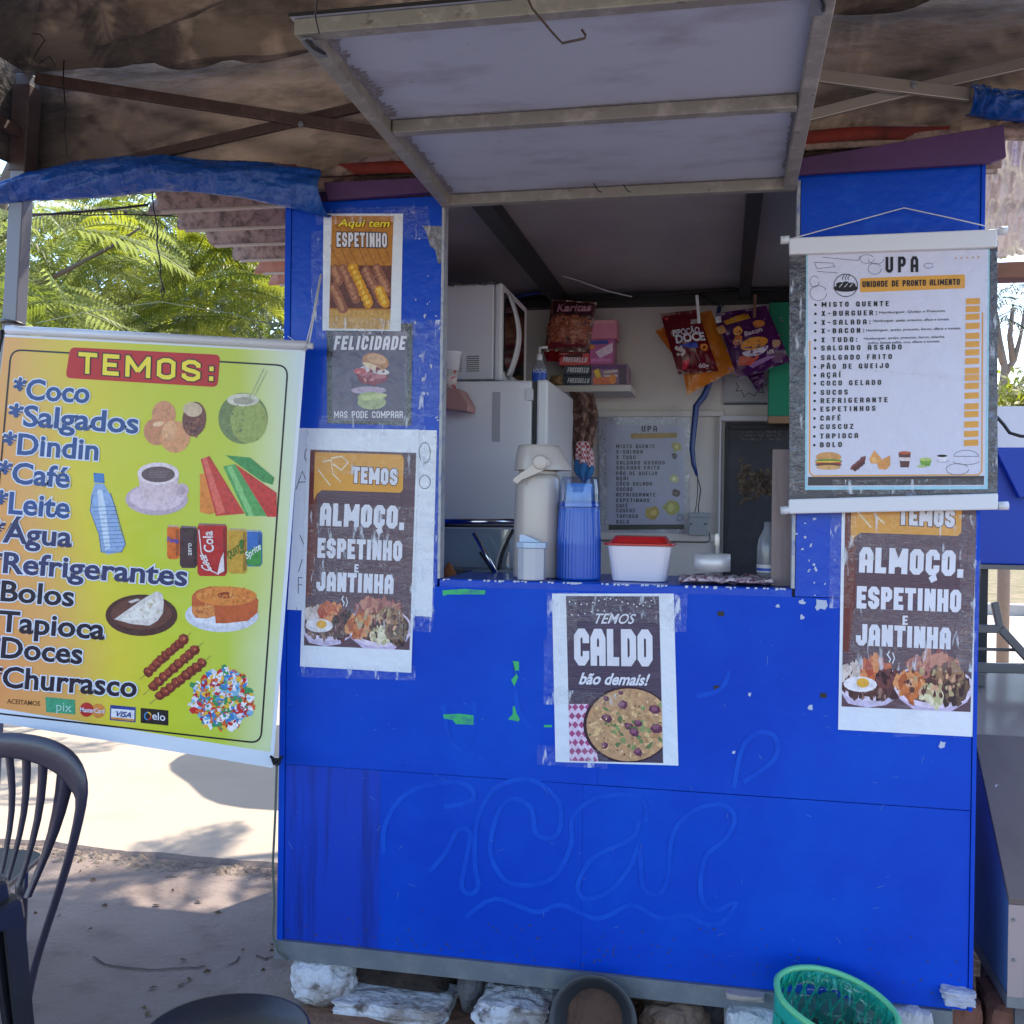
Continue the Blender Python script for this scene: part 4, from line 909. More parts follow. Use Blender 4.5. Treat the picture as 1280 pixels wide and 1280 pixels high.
SB.add('payment_logo', [([(176, 884.7), (210.6, 888), (210.6, 907), (176, 903.5)], C(22, 20, 26))] + [(p, C(60, 140, 200)) for p in line(ell(185, 895, 4, 4.6, 10, 90, 270), 1.6)] + [(p, C(230, 190, 60)) for p in line(ell(185, 895, 4, 4.6, 8, 270, 350), 1.6)] + [(p, C(206, 60, 50)) for p in line(ell(185, 895, 4, 4.6, 8, 0, 80), 1.6)], 2); SB.text('elo', (191, 899), (207, 901), (191, 889.5), WHT, bold=.01, layer=4)
# tubes and ties
TUBEW = mat('white_tube', (.62, .64, .70), rough=.35, coat=.3)
def rod(p, q, y, r, name, par, m=TUBEW, sx=1):
    o = MB().tube([aty(*p, y), aty(*q, y)], r, m, 14).build(name, m); put(o, par); return o
rod((9, 412), (384, 432), -.08, .0135, 'top_roll', SB.o); rod((380, 432), (391, 432.6), -.08, .009, 'tube_end', SB.o)
mb = MB(); mb.tube([aty(385, 432, -.08), aty(392, 395, -.05), aty(401, 342, -.02)], .0016); mb.tube([aty(380, 440, -.09), aty(390, 400, -.06), aty(400, 345, -.02)], .0016); mb.tube([aty(360, 420, -.04), aty(380, 436, -.095), aty(387, 428, -.095), aty(402, 343, -.02)], .0014)
o = mb.build('tie_string', WR); put(o, SB.o)
o = MB().tube([aty(-8, 403, .0), aty(6, 400, -.06), aty(20, 403, -.10), aty(30, 406, -.05), aty(18, 410, .03), aty(2, 414, -.03), aty(0, 440, -.02)], .006, BW, 6).build('tie_rope', BW); put(o, SB.o)
mb = MB(); rr = random.Random(5)
P = [aty(344 + 7 * math.cos(k * 1.9) + k * .2, 951 + 6 * math.sin(k * 2.3), -.075 - .02 * (k % 3)) for k in range(16)]; mb.tube(P, .0028, m=BW, n=5)
mb.tube([aty(346, 955, -.03), aty(344, 1020, -.008), aty(341, 1080, -.012), aty(343, 1130, -.010), aty(341, 1170, -.02), aty(348, 1190, -.03), aty(360, 1199, -.02)], .0035, m=mat('olive_cord', (.10, .11, .09), rough=.8), n=6)
o = mb.build('tie_rope'); put(o, SB.o)

# ---- ESPETINHO poster
S1 = Sheet('poster', [(404.5, 267), (503.7, 267), (501, 414), (403, 413)], -.0015, 'taped orange poster reading Aqui tem ESPETINHO at the top of the left column', 'poster')
pq = [(415, 270), (492, 270), (487, 412), (411, 410.5)]
L = [(pq, C(190, 128, 60)), ([(413.5, 332), (489.5, 332), (488.5, 386), (412.5, 385)], C(104, 62, 58)), ([(412, 387), (488.5, 388), (487, 412), (411, 410.5)], C(206, 164, 96))]
L += [(p, C(146, 92, 44)) for k in range(8) for p in line([(413 + k * 11, 306 - (k % 2) * 4), (421 + k * 11, 324), (428 + k * 11, 336)], .9) if max(a[0] for a in p) < 489]
L += [(p, C(186, 144, 80)) for k in range(14) for p in line([(413 + k * 5.5, 388), (413 + k * 5.3, 411)], .5)]
for i, (xa, ya, xb, yb2, cc) in enumerate(((418, 336, 424, 352, 0), (416, 358, 430, 388, 0), (428, 334, 446, 376, 0), (440, 332, 462, 382, 1), (456, 336, 478, 378, 0), (470, 334, 486, 366, 0), (474, 362, 482, 380, 1))):
    n_ = 8
    for k in range(n_):
        t = (k + .5) / n_; q = clip(blob(xa + (xb - xa) * t, ya + (yb2 - ya) * t, 6.4, 9, rp, .12), pq); L.append((q, C(216, 150, 40) if cc else C(150, 96, 78)))
    for k in range(n_): t = (k + .5) / n_; q = clip(blob(xa + (xb - xa) * t - 1, ya + (yb2 - ya) * t - 1, 3, 7, rp, .4), pq); L.append((q, C(240, 196, 80) if cc else C(188, 134, 104)))
S1.add('picture', L, 1)
S1.text('Aqui tem', (423, 283), (486, 284), (423, 274), YEL, out=C(116, 62, 30), ow=.05, bold=.02, shear=.25, layer=3)
S1.text('ESPETINHO', (421, 308.6), (484, 309.4), (421, 290.6), WHT, out=C(74, 58, 66), ow=.07, style='s', sw=.2, layer=3)
film(S1, [[(396, 262), (520, 258), (522, 276), (396, 282)], [(395, 395), (508, 400), (512, 426), (396, 424)], [(390, 290), (412, 288), (408, 400), (390, 402)], [(498, 262), (536, 258), (540, 300), (498, 300)]], 1)
# ---- FELICIDADE poster
BFILM = mat('black_film', (.02, .02, .028), rough=.22, coat=.6, bump=(30, .9, .01)); PURG = mat('print_purplegrey', srgb(86, 78, 104), rough=.3, coat=.4, bump=(24, .6, .01), mix=(7, .5, .7, srgb(112, 104, 132)))
S2 = Sheet('poster', [(408.5, 408), (516, 404), (514, 532), (409, 529)], -.0012, 'crinkled dark purple poster reading FELICIDADE with an exploded burger, under the orange poster', 'poster', BFILM)
pq = [(415.5, 415), (509, 414), (508, 527), (415, 526)]
S2.add('picture', [(pq, PURG)], 1)
L = [(ell(461, 488, 22, 5), C(186, 172, 196)), (ell(464, 497, 17, 7), C(168, 190, 140)), (ell(465, 503, 18, 9), C(176, 186, 150)), (ell(466, 496, 18, 4, rot=-6), C(200, 210, 160)), (ell(466, 472, 19, 9), C(150, 96, 110)), (ell(464, 468, 19, 5, rot=8), C(186, 130, 140)), (ell(458, 461, 13, 4, rot=-15), C(220, 214, 222)), (ell(475, 464, 12, 4, rot=10), C(214, 214, 214)), (ell(450, 464, 8, 4), C(196, 110, 120)), (ell(469.7, 452, 17, 10.5, rot=14), C(190, 146, 116)), (ell(471, 449, 12, 6, rot=14), C(214, 176, 146)), (ell(465, 458, 13, 3, rot=20), C(226, 206, 180))]
S2.add('burger_picture', L + scatter(ell(466, 470, 20, 12), 24, .8, 2, [C(210, 150, 150), C(140, 80, 96)], seed=3), 2)
S2.text('FELICIDADE', (417, 437.5), (506, 437.5), (419, 420), WHT, style='s', sw=.2, shear=.06, layer=3)
S2.text('MAS PODE COMPRAR', (418, 522.6), (504, 522.6), (418, 514), WHT, style='s', sw=.15, layer=3)
film(S2, [[(404, 404), (520, 400), (522, 422), (404, 424)], [(400, 520), (530, 518), (534, 545), (398, 545)], [(505, 404), (552, 400), (552, 520), (508, 524)]], 2)
# ---- white sheet behind, with hand drawn letters
S3 = Sheet('paper_sheet', [(374, 535), (546, 538), (540, 771), (359, 762)], -.0012, 'plain white sheet with hand drawn letters partly hidden behind the left ALMOÇO poster', 'paper')
PEN = mat('pen_ink', (.05, .045, .07), rough=.6)
hl = [[(385, 558), (381.5, 564), (381, 572), (384, 579)], [(370, 612), (378, 589), (384, 604)], [(373, 603), (383, 602)], [(375, 669), (380, 681)], [(378, 699), (373, 715)], [(373, 742), (373, 722), (379, 722)], [(373, 731), (378, 731)], ell(531, 566, 7, 13, 14) + [(538, 566)], ell(531, 602.5, 7, 8.5, 14) + [(538, 602.5)]]
for P in hl: S3.add('pen_letter', [(p, PEN) for p in line(P, .9)], 1)
film(S3, [[(524, 545), (551, 545), (548, 700), (524, 700)], [(516, 700), (546, 700), (542, 775), (514, 772)], [(512, 762), (545, 762), (540, 790), (512, 788)]], 3)
# ---- the two almoço posters
def almoco(q, pic, Y, label, vis0=0, seed=0):
    s = Sheet('poster', q, Y, label, 'poster', group='almoço, espetinho e jantinha posters')
    def sp(u, v): return tuple((1 - v) * ((1 - u) * pic[0][k] + u * pic[1][k]) + v * ((1 - u) * pic[3][k] + u * pic[2][k]) for k in (0, 1))
    U = lambda P: [sp(*p) for p in P]
    sq = [(0, 0), (1, 0), (1, 1), (0, 1)]
    s.add('picture', [(U(sq), DKP), (U([(0, 0), (.07, 0), (.09, .5), (.05, .75), (0, .75)]), REDB)] + [(U(clip(p, sq)), C(92, 70, 84)) for k in range(14) for p in line([(.1 + k * .07, .2), (.11 + k * .068, .75)], .006)], 1)
    s.add('orange_tag', [(U([(.045, .21), (.045, .012), (.86, .012), (.885, .03), (.885, .19), (.86, .205), (.12, .205), (.075, .225), (.05, .26)]), ORG)] + [(U(p), C(240, 226, 196)) for p in line([(.12, .06), (.2, .05), (.22, .12), (.3, .16)], .008) + line([(.2, .04), (.3, .03), (.36, .06), (.3, .1), (.22, .07)], .008) + line([(.08, .1), (.14, .14), (.2, .18)], .008)], 2)
    kw = dict(space=sp, style='s')
    s.text('TEMOS', (.405, .163), (.832, .168), (.405, .08), WHT, out=DKP, ow=.05, sw=.235, gap=.09, lw=.54, layer=3, **kw)
    s.text('ALMOÇO,', (.112, .386), (.91, .388), (.115, .27), WHT, sw=.235, gap=.08, lw=.54, layer=3, **kw)
    s.text('ESPETINHO', (.10, .55), (.90, .551), (.10, .448), WHT, sw=.235, gap=.08, lw=.54, layer=3, **kw)
    s.text('E', (.455, .617), (.495, .617), (.455, .575), WHT, sw=.2, layer=3, **kw)
    s.text('JANTINHA', (.10, .718), (.83, .72), (.10, .62), WHT, sw=.235, gap=.08, lw=.54, layer=3, **kw)
    c1 = [clip([(x, y) for x, y in ell(.20, .885, .27, .085, 28)], sq), clip(ell(.21, .88, .24, .07, 28), sq)]
    body1 = clip([(-.07, .885), (.47, .885), (.43, .95), (.34, .985), (.2, 1.0), (.05, .985)], sq)
    L = [(U(body1), C(206, 196, 226)), (U(c1[0]), C(226, 214, 236)), (U(c1[1]), C(96, 66, 64))]
    k = .5
    def fl(P, n, r0, r1, ms, sd):
        out = []
        for pl, m_ in scatter(P, n, r0, r1, ms, sq, seed=sd): out.append((U(pl), m_))
        return out
    L += fl(ell(.10, .84, .12, .035), 60, .008, .02, [C(226, 214, 210), C(206, 190, 184)], seed + 1) + fl(ell(.25, .83, .12, .04), 60, .01, .03, [C(206, 110, 70), C(226, 150, 100), C(180, 80, 60)], seed + 2) + fl(ell(.36, .89, .10, .06), 80, .01, .03, [C(70, 40, 52), C(104, 62, 70), C(120, 70, 70), C(52, 30, 40)], seed + 3) + fl(ell(.2, .93, .2, .03), 50, .008, .02, [C(90, 60, 60), C(150, 120, 110), C(70, 46, 52)], seed + 4)
    s.add('bowl_picture', L, 2.2)
    s.add('bowl_picture', [(U(clip(ell(.14, .895, .13, .035, 16), sq)), C(240, 236, 244)), (U(ell(.16, .888, .05, .022, 12)), C(236, 180, 70))], 3.3)
    body2 = clip([(.40, .90), (1.02, .90), (.97, .955), (.85, 1.0), (.56, 1.0), (.45, .955)], sq)
    L = [(U(body2), C(206, 190, 226)), (U(clip(ell(.71, .89, .31, .10, 32), sq)), C(230, 216, 238)), (U(clip(ell(.71, .882, .28, .085, 30), sq)), C(90, 64, 62))]
    L += fl(ell(.70, .80, .20, .045), 70, .012, .035, [C(176, 110, 104), C(200, 140, 120), C(150, 84, 84)], seed + 5) + fl(ell(.52, .89, .11, .05), 70, .012, .03, [C(206, 120, 70), C(226, 156, 104), C(180, 96, 60)], seed + 6) + fl(ell(.72, .93, .10, .035), 90, .008, .02, [C(222, 214, 176), C(190, 184, 140), C(236, 226, 196)], seed + 7) + fl(ell(.88, .90, .09, .06), 80, .01, .03, [C(64, 48, 54), C(100, 80, 72), C(130, 104, 84)], seed + 8) + fl(ell(.82, .83, .11, .03), 40, .01, .03, [C(160, 124, 96), C(110, 80, 70)], seed + 9) + fl(ell(.70, .87, .24, .07), 60, .006, .016, [C(220, 170, 140), C(96, 60, 60), C(190, 170, 130)], seed + 10)
    s.add('bowl_picture', L, 3.4)
    s.add('steam_mark', [(U(p), WHT) for p in line([(.36, .74), (.345, .755), (.37, .775), (.36, .79)], .008) + line([(.385, .745), (.40, .77), (.385, .795)], .008)], 3.2)
    return s
S4 = almoco([(384, 535.5), (524, 537), (514, 841), (375, 833)], [(388, 562), (520.5, 566), (512, 812.6), (380, 806.7)], -.003, 'TEMOS ALMOÇO poster taped over a white sheet left of the serving window', seed=20)
film(S4, [[(384, 536), (546, 540), (544, 600), (384, 590)], [(384, 630), (524, 634), (520, 700), (382, 700)], [(384, 700), (520, 700), (516, 800), (380, 796)], [(378, 826), (520, 832), (520, 850), (378, 846)], [(520, 560), (546, 560), (543, 700), (518, 700)]], 4)
S5 = almoco([(1053, 600), (1224, 603), (1215.5, 921), (1047.7, 912)], [(1057, 609), (1222, 614), (1213, 890), (1052, 883)], -.0015, 'TEMOS ALMOÇO poster on the right column below the white menu banner', seed=40)
film(S5, [[(1038, 640), (1070, 640), (1066, 760), (1036, 760)], [(1060, 640), (1222, 644), (1220, 700), (1060, 700)], [(1062, 760), (1216, 764), (1214, 840), (1060, 836)], [(1120, 880), (1160, 880), (1150, 920), (1116, 920)], [(1200, 700), (1226, 700), (1220, 840), (1196, 836)]], 5)
# ---- CALDO poster
S6 = Sheet('poster', [(690, 742), (842, 742), (848, 957), (694.4, 952.4)], -.0015, 'white bordered TEMOS CALDO poster with a bowl of soup below the counter', 'poster')
pq = [(707.5, 745), (823.7, 745.4), (829, 953.8), (712.4, 951)]
L = [(pq, mat('print_plum', srgb(66, 50, 78), rough=.32, coat=.12, bump=(38, .3, .006), mix=(5, .5, .75, srgb(86, 68, 98)), stretch=(1, 1, 8)))]
cloth = [(710.5, 880), (736, 880), (748, 952), (712.4, 951)]
L += [(cloth, C(226, 206, 232))]
for j in range(7):
    for i in range(5):
        cx = 711 + i * 8 + (j % 2) * 4; cy = 884 + j * 11; q = clip([(cx - 4, cy), (cx, cy - 4.6), (cx + 4, cy), (cx, cy + 4.6)], cloth); L.append((q, C(170, 80, 130)))
S6.add('picture', L, 1)
S6.add('light_garland', [(ell(712 + k * 7.3, 752 + 3.5 * math.sin(k * .7), 1, 1, 8), WHT) for k in range(15)] + [(ell(715 + k * 8.1, 766 + 3 * math.sin(k * .9 + 1) - (k > 9) * 6, .9, .9, 8), WHT) for k in range(13)], 2)
L = [(clip(ell(785, 906, 56, 48, 36), pq), C(56, 36, 52)), (clip(ell(786, 906, 53, 45.5, 36), pq), C(196, 154, 116))]
L += scatter(ell(786, 906, 50, 42), 190, 1, 3.4, [C(214, 176, 128), C(184, 140, 102), C(226, 190, 140), C(204, 160, 120)], pq, seed=2) + scatter(ell(790, 900, 46, 40), 26, 2, 3.6, [C(104, 130, 86), C(140, 160, 104)], pq, seed=13)
for cx, cy, r in ((778, 881, 5.5), (758, 897, 5.5), (819, 887, 6), (786, 908, 5), (798, 904, 5), (793, 915, 5.5), (821, 910, 6.5), (756, 932, 4), (798, 940, 5), (758, 873, 3.5), (776, 866, 3)):
    L.append((clip(blob(cx, cy, r, 7, rp, .2, ax=1.25, rot=.3), pq), C(104, 56, 84))); L.append((clip(blob(cx - 1, cy - 1.3, r * .55, 6, rp, .2, ax=1.3), pq), C(146, 92, 120)))
L += scatter(ell(786, 906, 51, 43), 60, .6, 1.4, [C(236, 210, 176), C(120, 90, 70), C(96, 120, 70)], pq, seed=14)
S6.add('soup_picture', L, 2)
S6.text('TEMOS', (741, 779), (791, 779.5), (743, 767), WHT, bold=.012, shear=.25, layer=4)
S6.text('CALDO', (718, 831.6), (816, 833), (717.5, 785.4), WHT, style='s', sw=.24, gap=.05, lw=.56, layer=4)
S6.text('bão demais!', (724, 854.6), (808, 856.4), (725, 841), WHT, bold=.03, shear=.3, layer=4)
film(S6, [[(684, 740), (722, 740), (722, 800), (684, 800)], [(700, 742), (850, 744), (852, 780), (700, 775)], [(680, 800), (706, 800), (706, 880), (680, 880)], [(672, 930), (760, 938), (760, 960), (672, 955)], [(826, 742), (860, 742), (858, 790), (826, 790)], [(690, 860), (780, 868), (780, 884), (690, 878)]], 6)

# ---- white menu banner on the right column
DFILM = mat('dark_film', (.028, .026, .045), rough=.22, coat=.3, bump=(22, 1, .015), mix=(14, .58, .68, (.14, .16, .26)))
S7 = Sheet('menu_banner', [(986.6, 312), (1247, 300), (1247, 622), (986.6, 628)], -.035, 'white menu banner headed UPA with dark film margins hanging on the right column', 'banner', DFILM, nx=20, ny=24, thick=.001)
Cc = lambda x, y: (970 + x * .32025, 240 + y * .32025)
CY = lambda P: [Cc(*p) for p in P]
S7.add('paper_insert', [(CY([(118, 240), (834, 222), (826, 1160), (113, 1163)]), pr('cyanpaper', 150, 205, 225)), ], 1)
S7.add('paper_insert', [(CY([(124, 242), (828, 224), (815, 1148), (122, 1150)]), mat('print_menu_white', srgb(206, 206, 226), rough=.35, coat=.12, bump=(20, .5, .012)))], 1.8)
S7.add('dark_strip', [(CY([(125, 1112), (812, 1108), (811, 1143), (124, 1146)]), pr('darkstrip', 60, 54, 62))], 3)
S7.add('orange_line', [(CY(p), ORG) for p in line([(132, 580), (131, 1095), (145, 1108), (790, 1104), (803, 1090), (806, 470)], 5)], 2.6)
S7.text('UPA', Cc(427, 316), Cc(555, 313), Cc(427, 254), BLK, style='s', sw=.19, gap=.32, layer=3)
S7.add('orange_bar', [(rrect(CY([(328, 337), (737, 322), (737, 376), (328, 392)]), 2), ORG)], 3)
S7.text('UNIDADE DE PRONTO ALIMENTO', Cc(337, 373), Cc(717, 363), Cc(337, 349), BLK, style='s', sw=.19, gap=.13, layer=4)
L = [(CY(p), BLK) for p in line(ell(272, 365, 46, 44, 22) + [(318, 365)], 3)] + [(CY(ell(272, 376, 48, 14, 18)), BLK), (CY(ell(250, 362, 16, 10)), BLK), (CY(ell(272, 360, 15, 11)), BLK), (CY(ell(295, 364, 15, 10)), BLK)] + [(CY(p), WHT) for k in (255, 275, 295) for p in line([(k - 8, 372), (k + 4, 358)], 2)] + [(CY(p), BLK) for k in (262, 273, 284) for p in line([(k, 345), (k - 4, 336), (k + 3, 328), (k, 320)], 2.5)]
S7.add('bread_logo', L, 3)
items = ['MISTO QUENTE', 'X-BURGUER:', 'X-SALADA:', 'X-BACON:', 'X TUDO:', 'SALGADO ASSADO', 'SALGADO FRITO', 'PÃO DE QUEIJO', 'AÇAÍ', 'COCO GELADO', 'SUCOS', 'REFRIGERANTE', 'ESPETINHOS', 'CAFÉ', 'CUSCUZ', 'TAPIOCA', 'BOLO']
yy = [450, 485, 520, 553, 588, 620, 657, 692, 725, 757, 793, 825, 858, 893, 927, 963, 997]; xx = [440, 395, 370, 345, 318, 490, 452, 440, 252, 410, 280, 435, 388, 252, 302, 320, 257]
for i, tx in enumerate(items):
    x0_ = 178 - i * .4
    S7.text(tx, Cc(x0_, yy[i]), Cc(xx[i], yy[i] - (xx[i] - x0_) * .016), Cc(x0_, yy[i] - 20), BLK, style='s', sw=.19, gap=.33, layer=3)
    S7.add('bullet', [(CY(ell(154 - i * .3, yy[i] - 9, 5.5, 5.5, 8)), BLK)], 3)
for tx, a, bq in (('Hamburguer, Queijo e Presunto.', (403, 475), (662, 468)), ('Hamburguer, queijo, presunto, alface e tomate.', (380, 508), (676, 501)), ('Hambúrguer, queijo, presunto, bacon, alface e tomate.', (352, 545), (722, 536)), ('Hamburguer, queijo, presunto, bacon, salsicha,', (343, 577), (658, 569)), ('milho, batata palha, ovo, alface e tomate.', (360, 594), (640, 587))):
    S7.text(tx, Cc(*a), Cc(*bq), Cc(a[0], a[1] - 9), BLK, bold=0.01, layer=3)
for y_ in (428, 458, 488, 524, 563, 595, 627, 661, 699, 726, 758, 796, 838, 868, 908, 945, 980):
    t_ = (y_ - 428) / 552; S7.add('price_patch', [(CY([(741 - 8 * t_, y_ - 12), (795 - 6 * t_, y_ - 14), (795 - 6 * t_, y_ + 10), (741 - 8 * t_, y_ + 12)]), ORG)], 3)
S7.add('small_stars', [(CY(ell(702 + k * 22, 259 - k, 4.5, 4.5, 5)), C(196, 160, 120)) for k in range(5)], 3)
GRL = C(110, 108, 130)
dd = [ell(355, 262, 28, 17, 14), ell(390, 262, 30, 20, 14, 0, 180), ell(385, 300, 26, 22, 14), ell(165, 395, 33, 30, 18), ell(595, 288, 18, 10, 12), [(150, 275), (220, 278), (230, 292), (160, 300), (150, 275)], [(160, 310), (240, 316)], ell(150, 350, 18, 22, 12), ell(742, 1032, 48, 24, 16, 180, 360) + [(694, 1032)], ell(742, 1052, 50, 12, 16, 0, 180), ell(708, 1082, 44, 22, 18), [(180, 255), (320, 268), (330, 250)]]
S7.add('doodle', [(CY(p), GRL) for P in dd for p in line(P, 2)], 3)
FD = {'burger_picture': [(ell(205, 1035, 50, 20, 16), C(206, 150, 90)), (ell(205, 1050, 54, 8), C(110, 150, 60)), (ell(205, 1057, 52, 8), C(196, 70, 50)), (ell(205, 1065, 52, 8), C(110, 64, 44)), (ell(205, 1075, 48, 9), C(216, 166, 106)), (ell(200, 1053, 50, 3), C(240, 200, 80))],
      'skewer_picture': [(blob(300 + k * 6, 1078 - k * 5.5, 9, 7, rp), C(120, 60, 60)) for k in range(8)] + [(blob(310 + k * 6, 1082 - k * 5.5, 8, 7, rp), C(90, 40, 48)) for k in range(6)],
      'coxinha_picture': [([(383, 1008), (412, 1040), (402, 1060), (370, 1060), (364, 1042)], C(226, 160, 90)), ([(445, 1028), (446, 1066), (430, 1084), (402, 1082), (394, 1062), (410, 1046)], C(216, 150, 84)), (ell(385, 1045, 12, 10), C(240, 186, 120))],
      'dessert_cup_picture': [([(478, 1018), (526, 1018), (518, 1075), (486, 1075)], C(96, 60, 60)), ([(480, 1036), (524, 1036), (522, 1050), (483, 1050)], C(226, 210, 214)), (ell(502, 1018, 24, 6), C(190, 90, 60))],
      'green_cup_picture': [([(560, 1045), (607, 1045), (600, 1070), (568, 1072)], C(110, 160, 60)), (ell(584, 1044, 23, 7), C(190, 206, 120)), (ell(570, 1070, 20, 5), C(170, 190, 120))],
      'coffee_picture': [(ell(652, 1050, 28, 7), C(190, 186, 206)), ([(628, 1030), (672, 1030), (662, 1052), (638, 1052)], C(226, 224, 238)), (ell(648, 1030, 20, 5), C(40, 26, 30))]}
for nm_, L in FD.items(): S7.add(nm_, [(CY(p), m_) for p, m_ in L], 3)
wb = plank([Cc(52, 178), Cc(866, 143), Cc(865, 214), Cc(52, 243)], -.052, -.03, 'top_batten', mat('batten_white', (.68, .70, .76), rough=.5, coat=.1), None, .004); put(wb, S7.o)
wb = plank([Cc(50, 1199), Cc(868, 1176), Cc(868, 1240), Cc(50, 1256)], -.052, -.03, 'bottom_batten', MC['batten_white'], None, .004); put(wb, S7.o)
for p, q in (((18, 188), (52, 186)), ((866, 152), (903, 150)), ((18, 1243), (52, 1241)), ((866, 1226), (906, 1224))): rod(Cc(*p), Cc(*q), -.041, .011, 'tube_end', S7.o)
mb = MB(); mb.tube([aty(*Cc(60, 182), -.055), aty(*Cc(280, 122), -.045), aty(*Cc(500, 62), -.012), aty(*Cc(690, 103), -.045), aty(*Cc(872, 146), -.055)], .0016, WR, 6); put(mb.build('hanging_cord', WR), S7.o)
film(S7, [[(987, 320), (1009, 320), (1008, 618), (987, 620)], [(1232, 315), (1247, 315), (1246, 615), (1232, 615)], [(1040, 600), (1230, 598), (1232, 616), (1040, 618)], [(986, 460), (1100, 462), (1240, 482), (1244, 470)]], 7)

# ---- foil covered menu on the back wall inside
FOILP = mat('print_foil_paper', (.42, .41, .46), rough=.3, coat=.5, bump=(60, 1, .01), mix=(30, .55, .7, (.7, .7, .74)))
S9 = Sheet('poster', [(748, 517), (863, 519), (861, 668), (750, 666)], 1.59, 'crinkled menu poster in clear film on the cream back wall inside the kiosk', 'poster', FOILP, thick=.003)
def S9t(tx, x0_, x1_, y_, h=4.8, m_=BLK, sw=.15): S9.text(tx, (740 + x0_ * .211, 510 + y_ * .211), (740 + x1_ * .211, 510 + y_ * .211), (740 + x0_ * .211, 510 + y_ * .211 - h), m_, style='s', sw=sw, gap=.3, layer=5)
S9.add('paper_insert', [([(757, 531), (856, 532), (855, 655), (760, 656)], pr('greypaper', 176, 176, 196))], 2)
S9t('UPA', 295, 385, 140, 7)
S9.add('orange_bar', [([(789, 542), (846, 541), (846, 547), (789, 548.5)], C(176, 140, 70))], 5)
for tx, x1_, y_ in (('MISTO QUENTE', 370, 238), ('X-SALADA', 300, 270), ('X TUDO', 258, 303), ('SALGADO ASSADO', 430, 335), ('SALGADO FRITO', 400, 365), ('PÃO DE QUEIJO', 385, 398), ('AÇAÍ', 215, 428), ('COCO GELADO', 355, 460), ('SUCOS', 240, 492), ('REFRIGERANTE', 375, 525), ('ESPETINHOS', 340, 558), ('CAFÉ', 210, 590), ('CUSCUZ', 255, 618), ('TAPIOCA', 272, 652), ('BOLO', 218, 685)): S9t(tx, 145, x1_, y_, 4.6)
S9.add('dark_strip', [([(761, 656), (855, 655.5), (855, 661.5), (761, 662.5)], C(70, 70, 62))], 2.5)
cl9 = lambda L: [([(740 + x * .211, 510 + y * .211) for x, y in p], m_) for p, m_ in L]
for P, cc in (((500, 230, 28, 16), (190, 180, 110)), ((490, 285, 18, 16), (90, 84, 90)), ((488, 418, 26, 26), (206, 206, 150)), ((497, 505, 24, 20), (100, 84, 84)), ((468, 588, 46, 22), (176, 170, 90)), ((362, 622, 38, 24), (190, 160, 80)), ((520, 650, 24, 22), (150, 150, 170))): S9.add('food_picture', cl9([(blob(P[0], P[1], P[2], 10, rp, .25, ax=1), C(*cc)), (blob(P[0], P[1], P[2] * .5, 8, rp, .3), C(*[min(255, v + 30) for v in cc]))]), 5)

# ================================================================== THINGS INSIDE THE KIOSK
class Face(Sheet):
    def __init__(s, parent, Y): s.o = parent; s.Y = Y; s.disp = None
def solid_thing(name, lab, cat, loc, group=None): return empty(name, loc, lab, cat, group)
def wbox(px0, py0, px1, py1, y0, y1, name, m, par=None, lab=None, cat=None, bevel=.003, label=None):
    """box whose front face fills the pixel rectangle at y0"""
    a = aty(px0, py0, y0); b = aty(px1, py1, y0)
    o = MB().box((a.x, y0, b.z), (b.x, y1, a.z)).build(name, m, par, bevel=bevel)
    if not par: base(o)
    return tag(o, lab or label, cat)
# fridge
FX = -.59; fz = aty(600, 476, .6).z
FR = solid_thing('refrigerator', 'white refrigerator seen from its side behind the left column, microwave on top', 'refrigerator', (-.9, .9, .2))
part(bx((-1.24, .6, .2), (FX - .055, 1.2, fz)), 'body', WHITE, FR, bevel=.008)
part(bx((FX - .053, .603, .2), (FX - .040, 1.197, fz - .004)), 'door_gasket', BLACKM, FR)
part(bx((FX - .039, .598, .2), (FX, 1.202, fz + .002)), 'door', WHITE, FR, bevel=.008)
part(bx((FX - .075, .59, fz - .07), (FX - .05, .62, fz - .03)), 'hinge_cover', WHITE2, FR, bevel=.002)
a = aty(616, 490, .598); b = aty(625, 552, .598); part(bx((a.x, .5965, b.z), (b.x, .5995, a.z)), 'side_groove', mat('groove', (.42, .41, .44), rough=.4), FR, bevel=.001)
# microwave
M0 = aty(540, 357, .72); M1 = aty(627, 474, .72); mz = fz + .02
MW = solid_thing('microwave_oven', 'white microwave oven on top of the refrigerator, its dark door facing right', 'microwave', ((M0.x + M1.x) / 2, .95, fz + .003))
part(bx((-1.2, .72, mz), (M1.x - .03, 1.18, M0.z)), 'body', WHITE, MW, bevel=.006); part(bx((M1.x - .028, .715, mz - .005), (M1.x, 1.185, M0.z + .002)), 'front_frame', WHITE2, MW, bevel=.008)
part(bx((M1.x + .001, .74, mz + .03), (M1.x + .006, 1.10, M0.z - .03)), 'door_glass', mat('dark_glass', (.01, .01, .012), rough=.1), MW)
mb = MB(); mb.grid(lambda u, v: (M1.x + .006 + .035 * math.sin(math.pi * v), .80 + .028 * math.cos(math.pi * u), mz + .02 + (M0.z - mz - .05) * v), 6, 14); part(mb, 'handle', WHITE2, MW, solid=.008)
mb = MB()
for k in range(8):
    for x0_, x1_ in ((571, 577), (583, 599)):
        a = aty(x0_, 445 + k * 2.6, .7185); b = aty(x1_, 446 + k * 2.6, .7185); mb.add([(a.x, .7185, a.z), (b.x, .7185, a.z), (b.x, .7185, b.z), (a.x, .7185, b.z)], [(0, 1, 2, 3)])
o = part(mb, 'vent_slots', mat('slot', (.16, .15, .15)), MW); o['kind'] = 'stuff'
